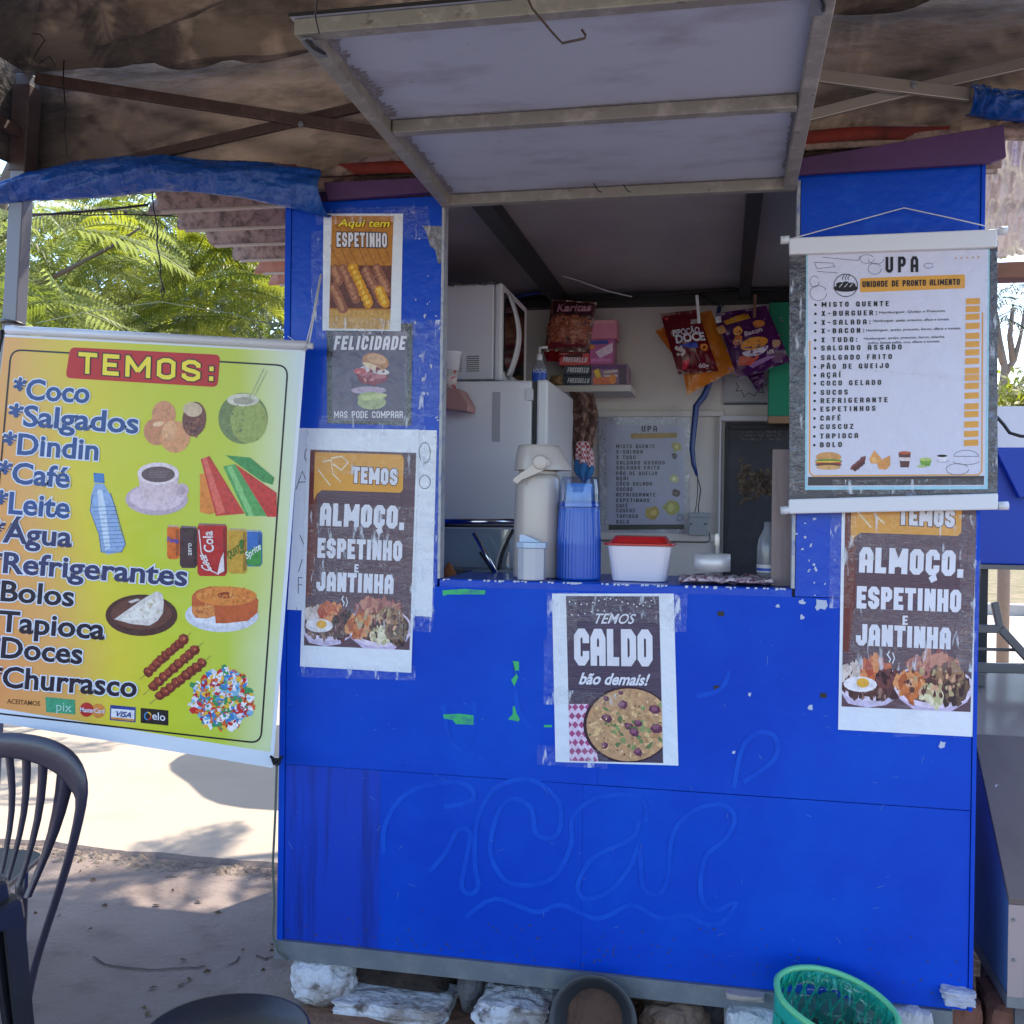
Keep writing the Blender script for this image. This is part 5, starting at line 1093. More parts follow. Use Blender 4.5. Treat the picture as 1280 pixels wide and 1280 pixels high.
for x_ in (-1.15, M1.x - .06): part(MB().lathe((x_, .78, fz + .003), [(.02, 0), (.018, .018)], n=12), 'foot', BLACKM, MW)
mb = MB(); rr = random.Random(2)
mb.grid(lambda u, v: (-1.19 + (M1.x - .01 + 1.19) * u, .70 + .46 * v, M0.z + .006 + .012 * noise.noise(Vector((u * 20, v * 8, 3))) - (.010 if v < .03 else 0)), 60, 24)
o = mb.build('foil_mat', mat('patterned_foil', (.34, .32, .31), rough=.3, metal=.4, mix=(60, .5, .56, (.08, .075, .07)), bump=(50, 1, .01)), solid=.002); base(o); tag(o, 'crumpled patterned foil mat lying on top of the microwave oven', 'foil mat')
# small shelf with a cup, far left
o = plank([(540, 484), (574, 486), (585, 506), (584, 514), (540, 508)], .45, .56, 'wall_shelf', mat('pinkish_shelf', (.42, .22, .20), rough=.6), None); base(o); tag(o, 'small pinkish wooden shelf at the left edge of the serving window', 'shelf')
c0 = aty(560, 486, .5)
CUP = solid_thing('plastic_tub', 'small white plastic tub with berry pattern on the pinkish shelf', 'tub', c0)
part(MB().lathe(c0, [(.028, 0), (.034, .06)], n=24), 'base_tub', mat('berry_print', (.55, .5, .5), rough=.4, mix=(45, .52, .58, (.5, .06, .06))), CUP); part(MB().lathe(c0 + Vector((0, 0, .061)), [(.036, 0), (.043, .055), (.048, .058), (.048, .062)], n=24), 'cup', WHITE2, CUP)
# clear pump bottle with a blue label
c0 = aty(674, 479, .85); c0.z = fz + .003
PB = solid_thing('pump_bottle', 'clear pump bottle with a blue label on the refrigerator', 'bottle', c0)
CLB = mat('clear_bottle', (.30, .32, .36), rough=.15, coat=.5, alpha=.7)
part(MB().lathe(c0, [(.024, 0), (.026, .01), (.026, .07), (.018, .088), (.010, .095), (.009, .10)], CLB, 24), 'bottle_body', CLB, PB); part(MB().lathe(c0 + Vector((0, 0, .012)), [(.0268, 0), (.0268, .05)], capb=False, capt=False), 'label', mat('blue_label', (.02, .10, .55), rough=.4), PB)
mb = MB(); mb.lathe(c0 + Vector((0, 0, .10)), [(.011, 0), (.011, .022), (.005, .023), (.005, .045)]); mb.tube([c0 + Vector((-.002, 0, .147)), c0 + Vector((.03, -.005, .147))], .005); part(mb, 'pump', WHITE2, PB)
Face(PB, c0.y - .028).text('LOÇÃO', (667, 465.5), (683, 466), (667, 461), WHT, bold=.01)
# wall shelf and the goods on it
SHY0, SHY1 = 1.36, 1.595
o = wbox(676, 482, 789, 489, SHY0, SHY1, 'wall_shelf', CREAM, lab='pale wall shelf holding sweets beside the refrigerator', cat='shelf')
sz = aty(700, 482, SHY0).z + .002
def sbox(px0, py0, px1, py1, name, m, lab, cat, y0=1.40, dy=.12, z0=None, group=None, txt=None, tm=None, extra=None, tb_=None):
    a = aty(px0, py0, y0); b = aty(px1, py1, y0); zb = z0 if z0 is not None else b.z
    e = empty(name, ((a.x + b.x) / 2, y0 + dy / 2, zb), lab, cat, group)
    part(bx((a.x, y0, zb), (b.x, y0 + dy, a.z)), 'carton', m, e, bevel=.002)
    f = Face(e, y0 - .0002)
    if extra:
        for nm_, L in extra: f.add(nm_, L, 1)
    if txt: f.text(txt, (px0 + 4, py1 - 3.5), (px1 - 3, py1 - 3), (px0 + 5, py1 - 9.5), tm or WHT, style='s', sw=.2, gap=.1, layer=3, shear=.1)
    return e
GREYB = pr('greybox', 70, 74, 84); DKB = pr('darkbox', 44, 44, 70); CANY = [C(250, 190, 40), C(240, 110, 60), C(250, 220, 90), C(226, 60, 90), C(190, 200, 60), C(240, 240, 240)]
sbox(705, 469, 739, 482, 'candy_box', DKB, 'dark candy carton reading FREEGELLS at the bottom of its stack', 'candy box', z0=sz, txt='FREEGELLS')
zz = aty(705, 469, 1.40).z + .001
sbox(705, 456.5, 738, 468.8, 'candy_box', GREYB, 'grey candy carton reading FREEGELLS in the middle of its stack', 'candy box', z0=zz, txt='FREEGELLS')
sbox(699, 442, 736, 456, 'candy_box', pr('redbox', 214, 84, 84), 'open red candy carton reading FREEGELLS on top of its stack', 'candy box', y0=1.385, dy=.12, txt='FREEGELLS', extra=[('cutout', [([(706, 442), (729, 442), (728, 447), (707, 447)], C(90, 20, 26))])])
sbox(739, 456, 784, 482, 'fruit_candy_box', pr('mauvebox', 150, 110, 140), 'fruit candy carton with yellow and orange print at the right end of the shelf', 'candy box', z0=sz, dy=.16, extra=[('printed_fruit', [([(740, 457), (783, 456), (783, 461), (740, 462)], C(110, 50, 120)), ([(742, 464), (748, 460), (752, 472), (746, 474)], C(244, 206, 50)), ([(754, 464), (772, 462), (772, 465), (756, 467)], C(226, 210, 200)), ([(754, 469), (772, 468), (772, 471), (756, 472)], C(226, 210, 200)), ([(741, 472), (768, 471), (768, 480), (742, 481)], C(236, 120, 70)), (ell(766, 474, 4.5, 6), C(250, 150, 60)), ([(773, 458), (783, 458), (783, 480), (774, 480)], C(84, 60, 84))])])
za = aty(740, 456, 1.40).z + .001
sbox(737, 424, 767, 455.5, 'pink_box', pr('magentabox', 190, 90, 150), 'magenta carton with a blue band on the fruit candy carton', 'box', z0=za, extra=[('printed_band', [([(738, 426), (760, 425), (760, 430), (738, 431)], C(60, 70, 160)), ([(737, 431), (743, 431), (743, 436), (737, 436)], C(240, 150, 60)), ([(744, 440), (766, 428), (766, 440), (750, 448)], C(240, 210, 232)), ([(739, 448), (764, 448), (764, 452), (739, 452)], C(214, 130, 190))])])
zb_ = aty(737, 424, 1.40).z + .001
sbox(739, 400, 771, 423.8, 'pink_box', pr('pinkbox', 216, 130, 156), 'pale pink carton on top of the magenta carton', 'box', z0=zb_, extra=[('printed_band', [([(740, 401), (770, 400), (770, 404), (740, 405)], C(226, 160, 170))])])
# bags
class Bag(Sheet):
    def __init__(s, q, Y, dep, label, name, m, cat='snack bag', seed=0, group=None, zig=0):
        s.q = [Vector(p) for p in q]; s.Y = Y; s.dep = dep; s.seed = seed; s.disp = True
        mb = MB(); n = 22
        fr = lambda u, v: s.at2(u, v, -1); bk = lambda u, v: s.at2(1 - u, v, 1)
        mb.grid(fr, n, n); mb.grid(bk, n, n); mb.f = [f[::-1] for f in mb.f]
        o = mb.build(name, m); base(o); s.o = o; tag(o, label, cat, group)
    def at2(s, u, v, sg, ex=0):
        q = s.q; p = (q[0] * (1 - u) + q[1] * u) * (1 - v) + (q[3] * (1 - u) + q[2] * u) * v
        k = max(0, math.sin(math.pi * min(1, max(0, u)))) ** .6 * max(0, math.sin(math.pi * min(1, max(0, (v * 1.16 - .08))))) ** .6
        w_ = aty(p.x, p.y, s.Y); w_.y += sg * (s.dep * k + ex) + .006 * noise.noise(Vector((u * 5 + s.seed, v * 5, 0))) + .003 * noise.noise(Vector((u * 14 + s.seed, v * 14, 3))); return w_
    def pt(s, px, py, layer=1, flat=False):
        a = s.q[1] - s.q[0]; b = s.q[3] - s.q[0]; d = Vector((px, py)) - s.q[0]; det = a.x * b.y - a.y * b.x
        u = (d.x * b.y - d.y * b.x) / det; v = (a.x * d.y - a.y * d.x) / det
        return s.at2(u, v, -1, .0006 * layer + .0005)
PRE = pr('pretzel', 170, 96, 72, g=.2)
B1 = Bag([(690, 374), (746, 378), (736, 440), (680, 440)], 1.39, .03, 'clear bag of ring snacks with a dark header on top of the candy cartons', 'snack_bag', mat('clear_bag_snacks', (.12, .05, .04), rough=.2, coat=.6, mix=(50, .5, .6, (.24, .11, .07)), bump=(30, .8, .01)))
L = []
for k in range(110): x_ = R.uniform(686, 735); y_ = R.uniform(398, 428); q = ell(x_, y_, 5, 3.6, 9, 20, 250, R.uniform(0, 360)); L += [(p, R.choice([PRE, C(150, 80, 60), C(196, 124, 92)])) for p in line(q, 1.5)]
o = B1.add('ring_snacks', L, 1); o['kind'] = 'stuff'
B1.add('header', [([(690, 376), (744, 380), (740, 396), (694, 395)], C(60, 18, 36)), ([(688, 428), (736, 431), (735, 436), (684, 436)], C(120, 30, 44))], 2.5); B1.text('Karitas', (697, 391), (738, 390), (697, 381), C(206, 150, 166), bold=.03, shear=.2, layer=4)
a = Bag([(678, 436), (735, 438), (700, 452), (684, 452)], 1.40, .02, 'glossy dark red packet squeezed under the bag of ring snacks', 'red_packet', pr('darkredfoil', 130, 18, 26, g=.15), cat='packet', seed=3)
a = Bag([(688, 470), (703, 468), (704, 482), (686, 482)], 1.41, .02, 'small crumpled tan packet at the left end of the wall shelf', 'tan_packet', pr('tanfoil', 150, 120, 84, g=.2), cat='packet', seed=6)
# wall snacks
Bo = Bag([(842, 398), (889, 388), (919, 462), (859, 494)], 1.42, .025, 'orange snack bag hanging behind the dark red popcorn bag', 'snack_bag', pr('orangefoil', 206, 120, 36, g=.18), seed=11)
Bo2 = Bag([(819, 414), (838, 404), (868, 462), (848, 452)], 1.43, .015, 'sliver of an orange snack bag sticking out left of the popcorn bag', 'snack_bag', pr('orangefoil2', 196, 104, 34, g=.18), seed=12)
DR = pr('wine', 96, 18, 26, g=.16)
Bp = Bag([(825, 392), (872, 387), (898, 464), (848, 468)], 1.36, .024, 'dark red popcorn bag reading PIPOCÃO DOCE held by a white peg', 'snack_bag', DR, seed=13)
Bp.text('PIPOCÃO', (842, 421), (874, 416), (841, 414), C(206, 204, 214), bold=.03, layer=3); Bp.text('DOCE', (846, 430), (880, 425), (844, 420.5), C(220, 216, 226), bold=.04, layer=3)
Bp.add('blue_band', [([(848, 431), (870, 428), (872, 435), (862, 436), (851, 434)], C(40, 60, 160))], 2); Bp.text('60g', (872, 459.5), (884, 459), (872, 454.5), C(210, 196, 200), bold=.02, layer=3)
for i_, it_ in enumerate([(blob(850 + R.uniform(-4, 5), 440 + R.uniform(-5, 5), 2.3, 7, R), C(210, 196, 190)) for _ in range(9)] + [(blob(879, 434, 5, 10, R, .15), C(210, 130, 50)), ([(852, 452), (862, 448), (858, 462), (852, 462)], C(206, 50, 70)), ([(828, 397), (836, 396), (834, 401)], C(214, 70, 90)), ([(863, 400), (872, 399), (872, 404), (863, 406)], C(170, 160, 160))]): Bp.add('printed_shape', [it_], 2 + .02 * i_)
PU = pr('purplefoil', 70, 24, 76, g=.16)
Bb = Bag([(894, 392), (958, 382), (988, 452), (922, 474)], 1.36, .028, 'purple snack bag printed with a bowl and the word Bacon under a brown peg', 'snack_bag', PU, seed=14)
for i_, it_ in enumerate([(ell(943, 441, 16, 9, 16, 0, 180, rot=-8), C(206, 196, 214)), (ell(942, 434, 17, 8, 16, rot=-8), C(214, 140, 50)), (blob(922, 416, 6, 9, R, .12), C(220, 150, 60)), (blob(948, 408, 5.5, 9, R, .12, ax=1.4), C(200, 120, 50)), (blob(922, 428, 6, 9, R, .2), C(200, 110, 50)), (blob(902, 412, 4.5, 9, R, .3, ax=1.4), C(196, 140, 90)), ([(924, 448), (944, 445), (948, 452), (938, 460), (922, 458)], C(190, 66, 40)), ([(904, 402), (934, 391), (938, 400), (908, 407)], C(196, 140, 40)), ([(894, 396), (901, 395), (902, 403), (895, 404)], C(206, 206, 206)), (blob(969, 437, 6, 8, R, .2), C(176, 140, 110)), ([(934, 459), (960, 452), (968, 454), (940, 464)], C(150, 110, 160))] + [(blob(R.uniform(902, 980), R.uniform(400, 465), R.uniform(.8, 1.8), 6, R), C(150, 90, 160)) for _ in range(26)]): Bb.add('printed_shape', [it_], 1.5 + .02 * i_)
Bb.text('Bacon', (931, 424), (952, 418.5), (930, 418), C(206, 190, 206), bold=.03, layer=4); Bb.text('60%', (958, 451), (966, 449), (957, 446), C(206, 190, 206), bold=.02, layer=4)
Bag([(934, 470), (956, 464), (954, 480), (948, 491)], 1.42, .012, 'crumpled purple corner of a bag below the purple snack bag', 'snack_bag', PU, seed=15)
def peg(p, q, y, m, lab): o = MB().bar(aty(*p, y), aty(*q, y), .012, .010).bar(aty(*p, y - .012), aty(p[0] * .2 + q[0] * .8, p[1] * .2 + q[1] * .8, y - .012), .012, .006).build('clothes_peg', m, bevel=.001); base(o); tag(o, lab, 'peg')
peg((871, 369), (874, 404), 1.33, WHITE2, 'white clothes peg holding the dark red popcorn bag'); peg((944, 368), (943, 397), 1.33, mat('brown_peg', (.16, .07, .04), rough=.6), 'brown clothes peg holding the purple snack bag')
# wires along the top of the back wall
wire([(640, 378), (700, 372), (760, 372), (830, 368), (900, 362), (990, 361)], .006, BW, 'thick black cable bundle running along the top of the back wall', 1.50)
wire([(681, 338), (720, 350), (760, 364), (790, 371)], .0025, WR, 'pale cord sloping down from the ceiling beam inside the kiosk', 1.2)
wire([(700, 345), (800, 346), (900, 338), (990, 337)], .003, BW, 'thin black cable under the ceiling inside the kiosk', 1.45)
wire([(872, 366), (890, 378), (902, 384), (912, 372), (905, 366)], .003, BW, 'looped black wire above the blue cable sleeve', 1.5)
wire([(938, 362), (942, 375), (955, 378), (970, 362)], .002, BW, 'thin black wire loop holding the brown peg', 1.4)
wire([(640, 372), (660, 368), (676, 366)], .006, mat('blue_cable', (.02, .05, .3), rough=.5), 'short blue cable beside the microwave under the ceiling', 1.45)
# green card, brown strip
o = wbox(962, 378, 1030, 520, 1.46, 1.5, 'green_card', mat('green_card', (.0, .22, .11), rough=.6, mix=(4, .5, .8, (.0, .17, .09))), lab='tall bright green card beside the purple snack bag', cat='card')
o = wbox(960, 520, 1030, 529, 1.45, 1.5, 'cardboard_strip', mat('cardboard', (.30, .18, .10), rough=.8), lab='brown cardboard strip below the green card', cat='cardboard')
S10 = Sheet('paper_sheet', [(906, 470), (961, 472), (960, 503), (905, 503)], 1.585, 'grey paper with a hand drawn burst outline below the purple snack bag', 'paper', mat('print_greysheet', (.42, .40, .42), rough=.6), thick=.001)
bz = [(920, 478), (923, 484), (920, 489), (927, 488), (930, 496), (936, 491), (943, 495), (946, 490), (955, 491), (952, 485), (959, 480)]
S10.add('pen_outline', [(p, BLK) for p in line(bz, .9)], 1)
# blue cable sleeve + electrical box
SLV = mat('blue_sleeve', (.015, .05, .22), rough=.35, coat=.3, bump=(60, .7, .005))
P = [aty(*p, 1.5) for p in ((899, 384), (897, 400), (899, 430), (894, 460), (886, 480), (880, 495), (870, 508), (868, 530), (865, 560), (867, 580), (871, 594))]
o = MB().tube(P, [.009, .011, .010, .012, .013, .014, .014, .013, .012, .010, .006], SLV, 10).build('cable_sleeve', SLV); base(o); tag(o, 'dark blue plastic sleeve round the cables running down the back wall', 'cable sleeve')
EB = empty('electrical_box', aty(873, 669, 1.55), 'grey electrical socket box on the back wall right of the menu poster', 'electrical box')
GBX = mat('grey_box', (.34, .35, .37), rough=.5)
wallbox(861, 643, 886, 669, .04, 'case', GBX, EB, 1.595); wallbox(861, 641, 888, 647, .045, 'lid', GBX, EB, 1.5955)
for x_ in (864, 882): a = aty(x_, 655, 1.553); part(MB().lathe(a, [(.004, 0), (.003, .003)], n=8, axis=(0, -1, 0)), 'screw', BLACKM, EB)
mb = MB(); mb.tube([aty(871, 594, 1.5), aty(876, 612, 1.52), aty(873, 632, 1.54), aty(873, 642, 1.56)], .002); mb.tube([aty(872, 594, 1.51), aty(872, 616, 1.54), aty(870, 634, 1.55), aty(868, 642, 1.56)], .0016); part(mb, 'wires', BW, EB)
mb = MB(); mb.tube([aty(886, 665, 1.58), aty(888, 674, 1.58), aty(884, 678, 1.58), aty(750, 676, 1.58)], .002); part(mb, 'wires', BW, EB)
# bunched cloth bag
def hang(P0, P1, name, m, par, y, amp=.012, n=20):
    mb = MB()
    def fn(u, v):
        a = cur(P0, v); b = cur(P1, v); p = aty(a[0] + (b[0] - a[0]) * u, a[1] + (b[1] - a[1]) * u, y); p.y -= .025 * math.sin(math.pi * u) + amp * math.sin(u * 15 + v * 2.5) + .004 * noise.noise(Vector((u * 9, v * 9, 1))); return p
    mb.grid(fn, 26, n); return part(mb, name, m, par, solid=.002)
HB = empty('cloth_bag', aty(732, 605, 1.2), 'bunched cloth bag with red check and blue cloth hanging under the wall shelf', 'cloth bag')
hang([(712, 490), (718, 520), (716, 560), (720, 595)], [(742, 492), (748, 520), (742, 550), (740, 560)], 'mesh_top', mat('brown_mesh', (.10, .05, .04), rough=.9, mix=(40, .5, .56, (.30, .17, .12)), bump=(40, .8)), HB, 1.24)
chk = bpy.data.materials.new('red_check'); chk.use_nodes = True; t = chk.node_tree; ck = t.nodes.new('ShaderNodeTexChecker'); ck.inputs[1].default_value = (.5, .04, .05, 1); ck.inputs[2].default_value = (.75, .66, .66, 1); ck.inputs[3].default_value = 90; tc = t.nodes.new('ShaderNodeTexCoord'); t.links.new(tc.outputs['Object'], ck.inputs[0]); t.links.new(ck.outputs[0], t.nodes['Principled BSDF'].inputs['Base Color'])
hang([(721, 552), (720, 566), (719, 578)], [(735, 552), (742, 568), (743, 586)], 'check_panel', chk, HB, 1.21, .008, 10)
hang([(719, 574), (718, 588), (728, 603)], [(743, 583), (741, 592), (734, 604)], 'blue_panel', mat('blue_cloth', (.04, .18, .42), rough=.9), HB, 1.205, .008, 10)

# ================================================================== ON THE COUNTER
zc = ZC + .002
BEI = mat('beige_plastic', (.52, .47, .43), rough=.32, coat=.3)
c0 = aty(671, 726, .17); c0.z = zc
px = lambda n_: n_ / 1280 * 3.1     # metres per pixel at the counter
TH = empty('thermos_flask', c0, 'tall beige pump thermos flask with a swing handle on the counter', 'thermos')
r = px(29.5); H = lambda py: aty(671, py, .17).z - zc
part(MB().lathe(c0, [(r * .98, 0), (r, .004), (r, H(700)), (r * .99, H(660)), (r * .97, H(620)), (r * .93, H(600)), (r * .88, H(594))], n=48), 'flask_body', BEI, TH)
part(MB().lathe(c0 + Vector((0, 0, H(594) + .001)), [(r * .80, 0), (r * .80, px(5))], n=40), 'collar', BEI, TH)
mb = MB(); zt0 = H(588); zt1 = H(557)
def head(u, v):
    t = 2 * math.pi * u; k = 1 - .16 * v ** 2; x_ = math.cos(t) * r * k; y_ = math.sin(t) * r * k; z_ = zt0 + (zt1 - zt0) * v
    if x_ > 0: x_ *= 1 + (.45 * (1 - v) if v > .0 else .45)
    return c0 + Vector((x_, y_, z_))
mb.grid(head, 40, 8); n_ = len(mb.v); mb.add([c0 + Vector((0, 0, zt1 + .003))] , [])
for k in range(40): mb.f.append((8 * 41 + k, 8 * 41 + k + 1, n_)); mb.m.append(0); mb.sm.append(True)
part(mb, 'pump_head', BEI, TH)
hp = [aty(683, 577, .08), aty(672, 582, .078), aty(660, 590, .078), aty(650, 597, .08), aty(643, 603, .09)]
mb = MB(); mb.lathe(aty(676, 578, .09), [(.022, 0), (.022, .012), (.018, .015)], n=20, axis=(0, -1, 0)); 
hq = [aty(*p, .082) for p in ((678, 568), (686, 574), (686, 582), (676, 590), (664, 595), (652, 600), (646, 605), (640, 601), (643, 597), (652, 590), (662, 583), (670, 573))]; hb_2 = [v + Vector((0, .010, 0)) for v in hq]; N = len(hq); mb.add(hq + hb_2, [tuple(range(N)), tuple(range(2 * N - 1, N - 1, -1))] + [(k, (k + 1) % N, N + (k + 1) % N, N + k) for k in range(N)])
part(mb, 'handle', BEI, TH, fix=True, bevel=.002)
# salt pot
c0 = aty(664.5, 727, .04); c0.z = zc; SP = empty('salt_pot', c0, 'small clear pot with a pale blue lid in front of the beige thermos', 'pot'); r = px(17)
CLP = mat('frosted_plastic', (.55, .58, .66), rough=.25, coat=.3, alpha=.8)
part(MB().lathe(c0, [(r * .96, 0), (r, .003), (r, px(38))], n=8, rot=.39), 'pot_body', CLP, SP, bevel=.002); part(MB().lathe(c0 + Vector((0, 0, .004)), [(r * .9, 0), (r * .9, px(10))], n=8, rot=.39), 'salt', WHITE2, SP)
LBL = mat('pale_blue_lid', (.42, .56, .74), rough=.35, coat=.3); mb = MB(); zl = px(38) + .001
mb.lathe(c0 + Vector((0, 0, zl)), [(r * 1.1, 0), (r * 1.1, px(6))], n=8, rot=.39); mb.add([c0 + Vector(v) for v in ((-r * .8, -r * .5, zl + px(6) + .001), (r * .7, -r * .5, zl + px(6) + .001), (r * .7, r * .5, zl + px(6) + .001), (-r * .8, r * .5, zl + px(6) + .001), (-r * .8, -r * .5, zl + px(15)), (-r * .5, -r * .5, zl + px(15)), (-r * .5, r * .5, zl + px(15)), (-r * .8, r * .5, zl + px(15)))], [(3, 2, 1, 0), (4, 5, 6, 7), (0, 1, 5, 4), (1, 2, 6, 5), (2, 3, 7, 6), (3, 0, 4, 7)]); part(mb, 'lid', LBL, SP)
# blue bottle with cup
c0 = aty(723, 729, .13); c0.z = zc; BT = empty('blue_jug', c0, 'ribbed blue plastic flask with a pale blue cup upside down on top', 'flask'); r = px(26.5)
mb = MB(); n_ = 160; vs = []; hh = px(86)
prof = [(r * .97, 0), (r, .005), (r * 1.0, hh * .5), (r * .93, hh * .93), (r * .91, hh)]
for q, z_ in prof:
    for k in range(n_): t = 2 * math.pi * k / n_; q2 = q * (1 + (.009 if k % 4 < 2 else -.009) * (1 if .004 < z_ < hh * .97 else 0)); vs.append(c0 + Vector((q2 * math.cos(t), q2 * math.sin(t), z_)))
mb.add(vs, [(i * n_ + k, i * n_ + (k + 1) % n_, (i + 1) * n_ + (k + 1) % n_, (i + 1) * n_ + k) for i in range(len(prof) - 1) for k in range(n_)] + [tuple(range(4 * n_, 5 * n_))])
part(mb, 'flask_body', mat('blue_plastic', (.008, .09, .50), rough=.3, coat=.3), BT); part(MB().lathe(c0 + Vector((0, 0, hh + .001)), [(r * .93, 0), (r * .93, px(5)), (r * .7, px(8))], n=32), 'shoulder', MC['blue_plastic'], BT)
part(MB().lathe(c0 + Vector((0, 0, hh + px(8.5))), [(r * .66, 0), (r * .62, px(20)), (r * .60, px(21))], n=32), 'stopper', mat('light_blue_plastic', (.10, .30, .68), rough=.3, coat=.3), BT)
part(MB().lathe(c0 + Vector((0, 0, hh + .003)), [(r * .985, 0), (r * .93, px(14)), (r * .86, px(33)), (r * .80, px(36)), (r * .3, px(36.5))], n=40, capb=False), 'cup', clear('clear_cup', col=(.72, .80, .95, 1), gloss=.12, rough=.1, haze_glint=.0), BT)
# tub with red lid
c0 = aty(800, 731, .16); c0.z = zc; TB = empty('lidded_tub', c0, 'white plastic tub with a bright red lid on the counter', 'tub')
def sq(cx, w0, w1, z0, z1, d0, d1, n=10):
    vs = []
    for w_, d_2, z_ in ((w0, d0, z0), (w1, d1, z1)):
        q = rrect([(-w_, -d_2), (w_, -d_2), (w_, d_2), (-w_, d_2)], min(w_, d_2) * .5, 5); vs += [c0 + Vector((p[0], p[1], z_)) for p in q]
    N = len(vs) // 2; return vs, [(k, (k + 1) % N, N + (k + 1) % N, N + k) for k in range(N)] + [tuple(range(N))[::-1], tuple(range(N, 2 * N))]
WT = mat('milky_plastic', (.72, .70, .78), rough=.3, coat=.3)
mb = MB(); v_, f_ = sq(0, px(32), px(38), 0, px(42), px(28), px(33)); mb.add(v_, f_); part(mb, 'tub_body', WT, TB, bevel=.002)
RL = mat('red_lid', (.50, .012, .012), rough=.3, coat=.3); mb = MB(); v_, f_ = sq(0, px(42), px(42), px(42) + .001, px(45), px(36), px(36)); mb.add(v_, f_); v_, f_ = sq(0, px(36), px(30), px(45) + .0004, px(53), px(30), px(24)); mb.add(v_, f_); part(mb, 'lid', RL, TB, bevel=.0015)
# cloth, aluminium ring with a white stick
CLOTH = mat('speckled_cloth', (.55, .46, .50), rough=.9, mix=(70, .48, .54, (.16, .07, .10)), bump=(30, .6, .01))
mb = MB(); a = aty(849, 728, .06); b = aty(966, 733, .06)
mb.grid(lambda u, v: (a.x + (b.x - a.x) * u + .012 * noise.noise(Vector((u * 4, v * 3, 9))), .035 + .20 * v + .01 * noise.noise(Vector((u * 5, 2, v))), zc + .010 + .016 * (noise.noise(Vector((u * 6, v * 5, 2))) + .3) * (1 if 0 < v else .4)), 40, 24)
o = mb.build('cloth', CLOTH, solid=.005); base(o); tag(o, 'crumpled speckled pink cloth under the aluminium ring on the counter', 'cloth')
c0 = aty(890, 721, .12); c0.z = zc + .034; RG = empty('metal_ring_mould', c0, 'low round aluminium tin with a white candle stick on the cloth', 'tin'); r = px(21)
part(MB().lathe(c0, [(r, 0), (r, px(20)), (r * .95, px(20)), (r * .95, .004)], n=40, capt=False), 'tin_wall', ALU, RG); part(MB().lathe(c0 + Vector((r * .25, 0, px(8))), [(.004, 0), (.004, px(22)), (.007, px(22)), (.007, px(33)), (.003, px(36))], n=12), 'candle', mat('candle_white', (.8, .78, .70), rough=.4), RG)
# clear water bottle and dried plant behind the post
c0 = aty(960, 722, .2); c0.z = zc; WB = empty('water_bottle', c0, 'clear plastic water bottle partly hidden behind the pinkish board', 'bottle'); part(MB().lathe(c0, [(.03, 0), (.032, .01), (.032, .10), (.028, .125), (.014, .155), (.013, .175)], n=28), 'bottle_body', CLB, WB); part(MB().lathe(c0 + Vector((0, 0, .03)), [(.0327, 0), (.0327, .022)], capb=False, capt=False), 'label', WHITE2, WB); part(MB().lathe(c0 + Vector((0, 0, .034)), [(.0333, 0), (.0333, .008)], capb=False, capt=False), 'label', MC['blue_label'], WB)
DRY = mat('dried_plant', (.13, .09, .055), rough=.9, mix=(30, .45, .6, (.05, .035, .025))); mb = MB(); rr = random.Random(4); root = aty(972, 600, .35)
for k in range(240):
    t = rr.random(); q = Vector((-.095 * t - .01, rr.uniform(-.03, .03), -.01 + .06 * (t - .3) * rr.uniform(-1, 1) + rr.uniform(-.035, .035))); p = root + q; d = Vector((rr.uniform(-1, -.1), rr.uniform(-.5, .5), rr.uniform(-.6, .5))) * .022; n_ = Vector((0, -.3, .006 + .004 * rr.random())); mb.add([p, p + d * .5 + Vector((0, 0, .005)), p + d, p + d * .5 - Vector((0, 0, .005))], [(0, 1, 2, 3)])
mb.tube([root, root + Vector((.02, .0, -.09)), root + Vector((.01, 0, -.2)), root + Vector((.015, 0, -.29))], .006)
o = mb.build('dried_plant', DRY); base(o); tag(o, 'bunch of dried brown leaves sticking out behind the pinkish board', 'dried plant')
# glass display with chrome tubes at left
GD = empty('glass_display', aty(600, 724, .5), 'glass food display with chrome rails at the left end of the counter', 'display case')
y_ = .42; rod((520, 652), (644, 652), y_, .010, 'rail', GD, CHROME); rod((520, 657), (642, 658), y_, .004, 'rail', GD, BLACKM)
a = aty(530, 660, .43); b = aty(636, 735, .43); part(bx((a.x, .43, b.z), (b.x, .434, a.z)), 'pane', GLASS, GD)
rod((592, 666), (626, 726), .35, .007, 'strut', GD, CHROME); rod((600, 690), (622, 724), .36, .004, 'strut', GD, BLACKM)
P = [aty(*p, .40) for p in ((642, 662), (635, 674), (628, 692), (624, 710), (622, 728))]; part(MB().tube(P, .006, BLACKM, 8), 'edge_strip', BLACKM, GD); P = [v + Vector((-.012, 0, 0)) for v in P]; part(MB().tube(P, .003, CREAM, 8), 'edge_strip', CREAM, GD)
o = MB().box((-1.2, .45, ZC - .3), (-.55, .59, ZC - .0)).build('side_table', mat('grey_worktop', (.25, .25, .27), rough=.5), bevel=.004); base(o); tag(o, 'grey worktop under the glass display behind the counter', 'worktop')
o = MB().lathe(aty(561, 727, .38) + Vector((0, 0, .0)), [(.032, 0), (.024, .03), (.004, .062)], n=14).build('orange_pastry', mat('pastry', (.42, .14, .04), rough=.7, bump=(60, .5))); base(o); tag(o, 'orange cone shaped pastry at the left corner of the counter', 'pastry')
mb = MB(); mb.box((-.79, .36, ZC), (-.5, .43, ZC + .006)); o = mb.build('tray', STEELB); base(o); tag(o, 'thin steel tray under the orange pastry', 'tray')

# ================================================================== FOREGROUND
PLD = mat('dark_plastic', (.040, .034, .058), rough=.32, coat=.25, bump=(60, .08))
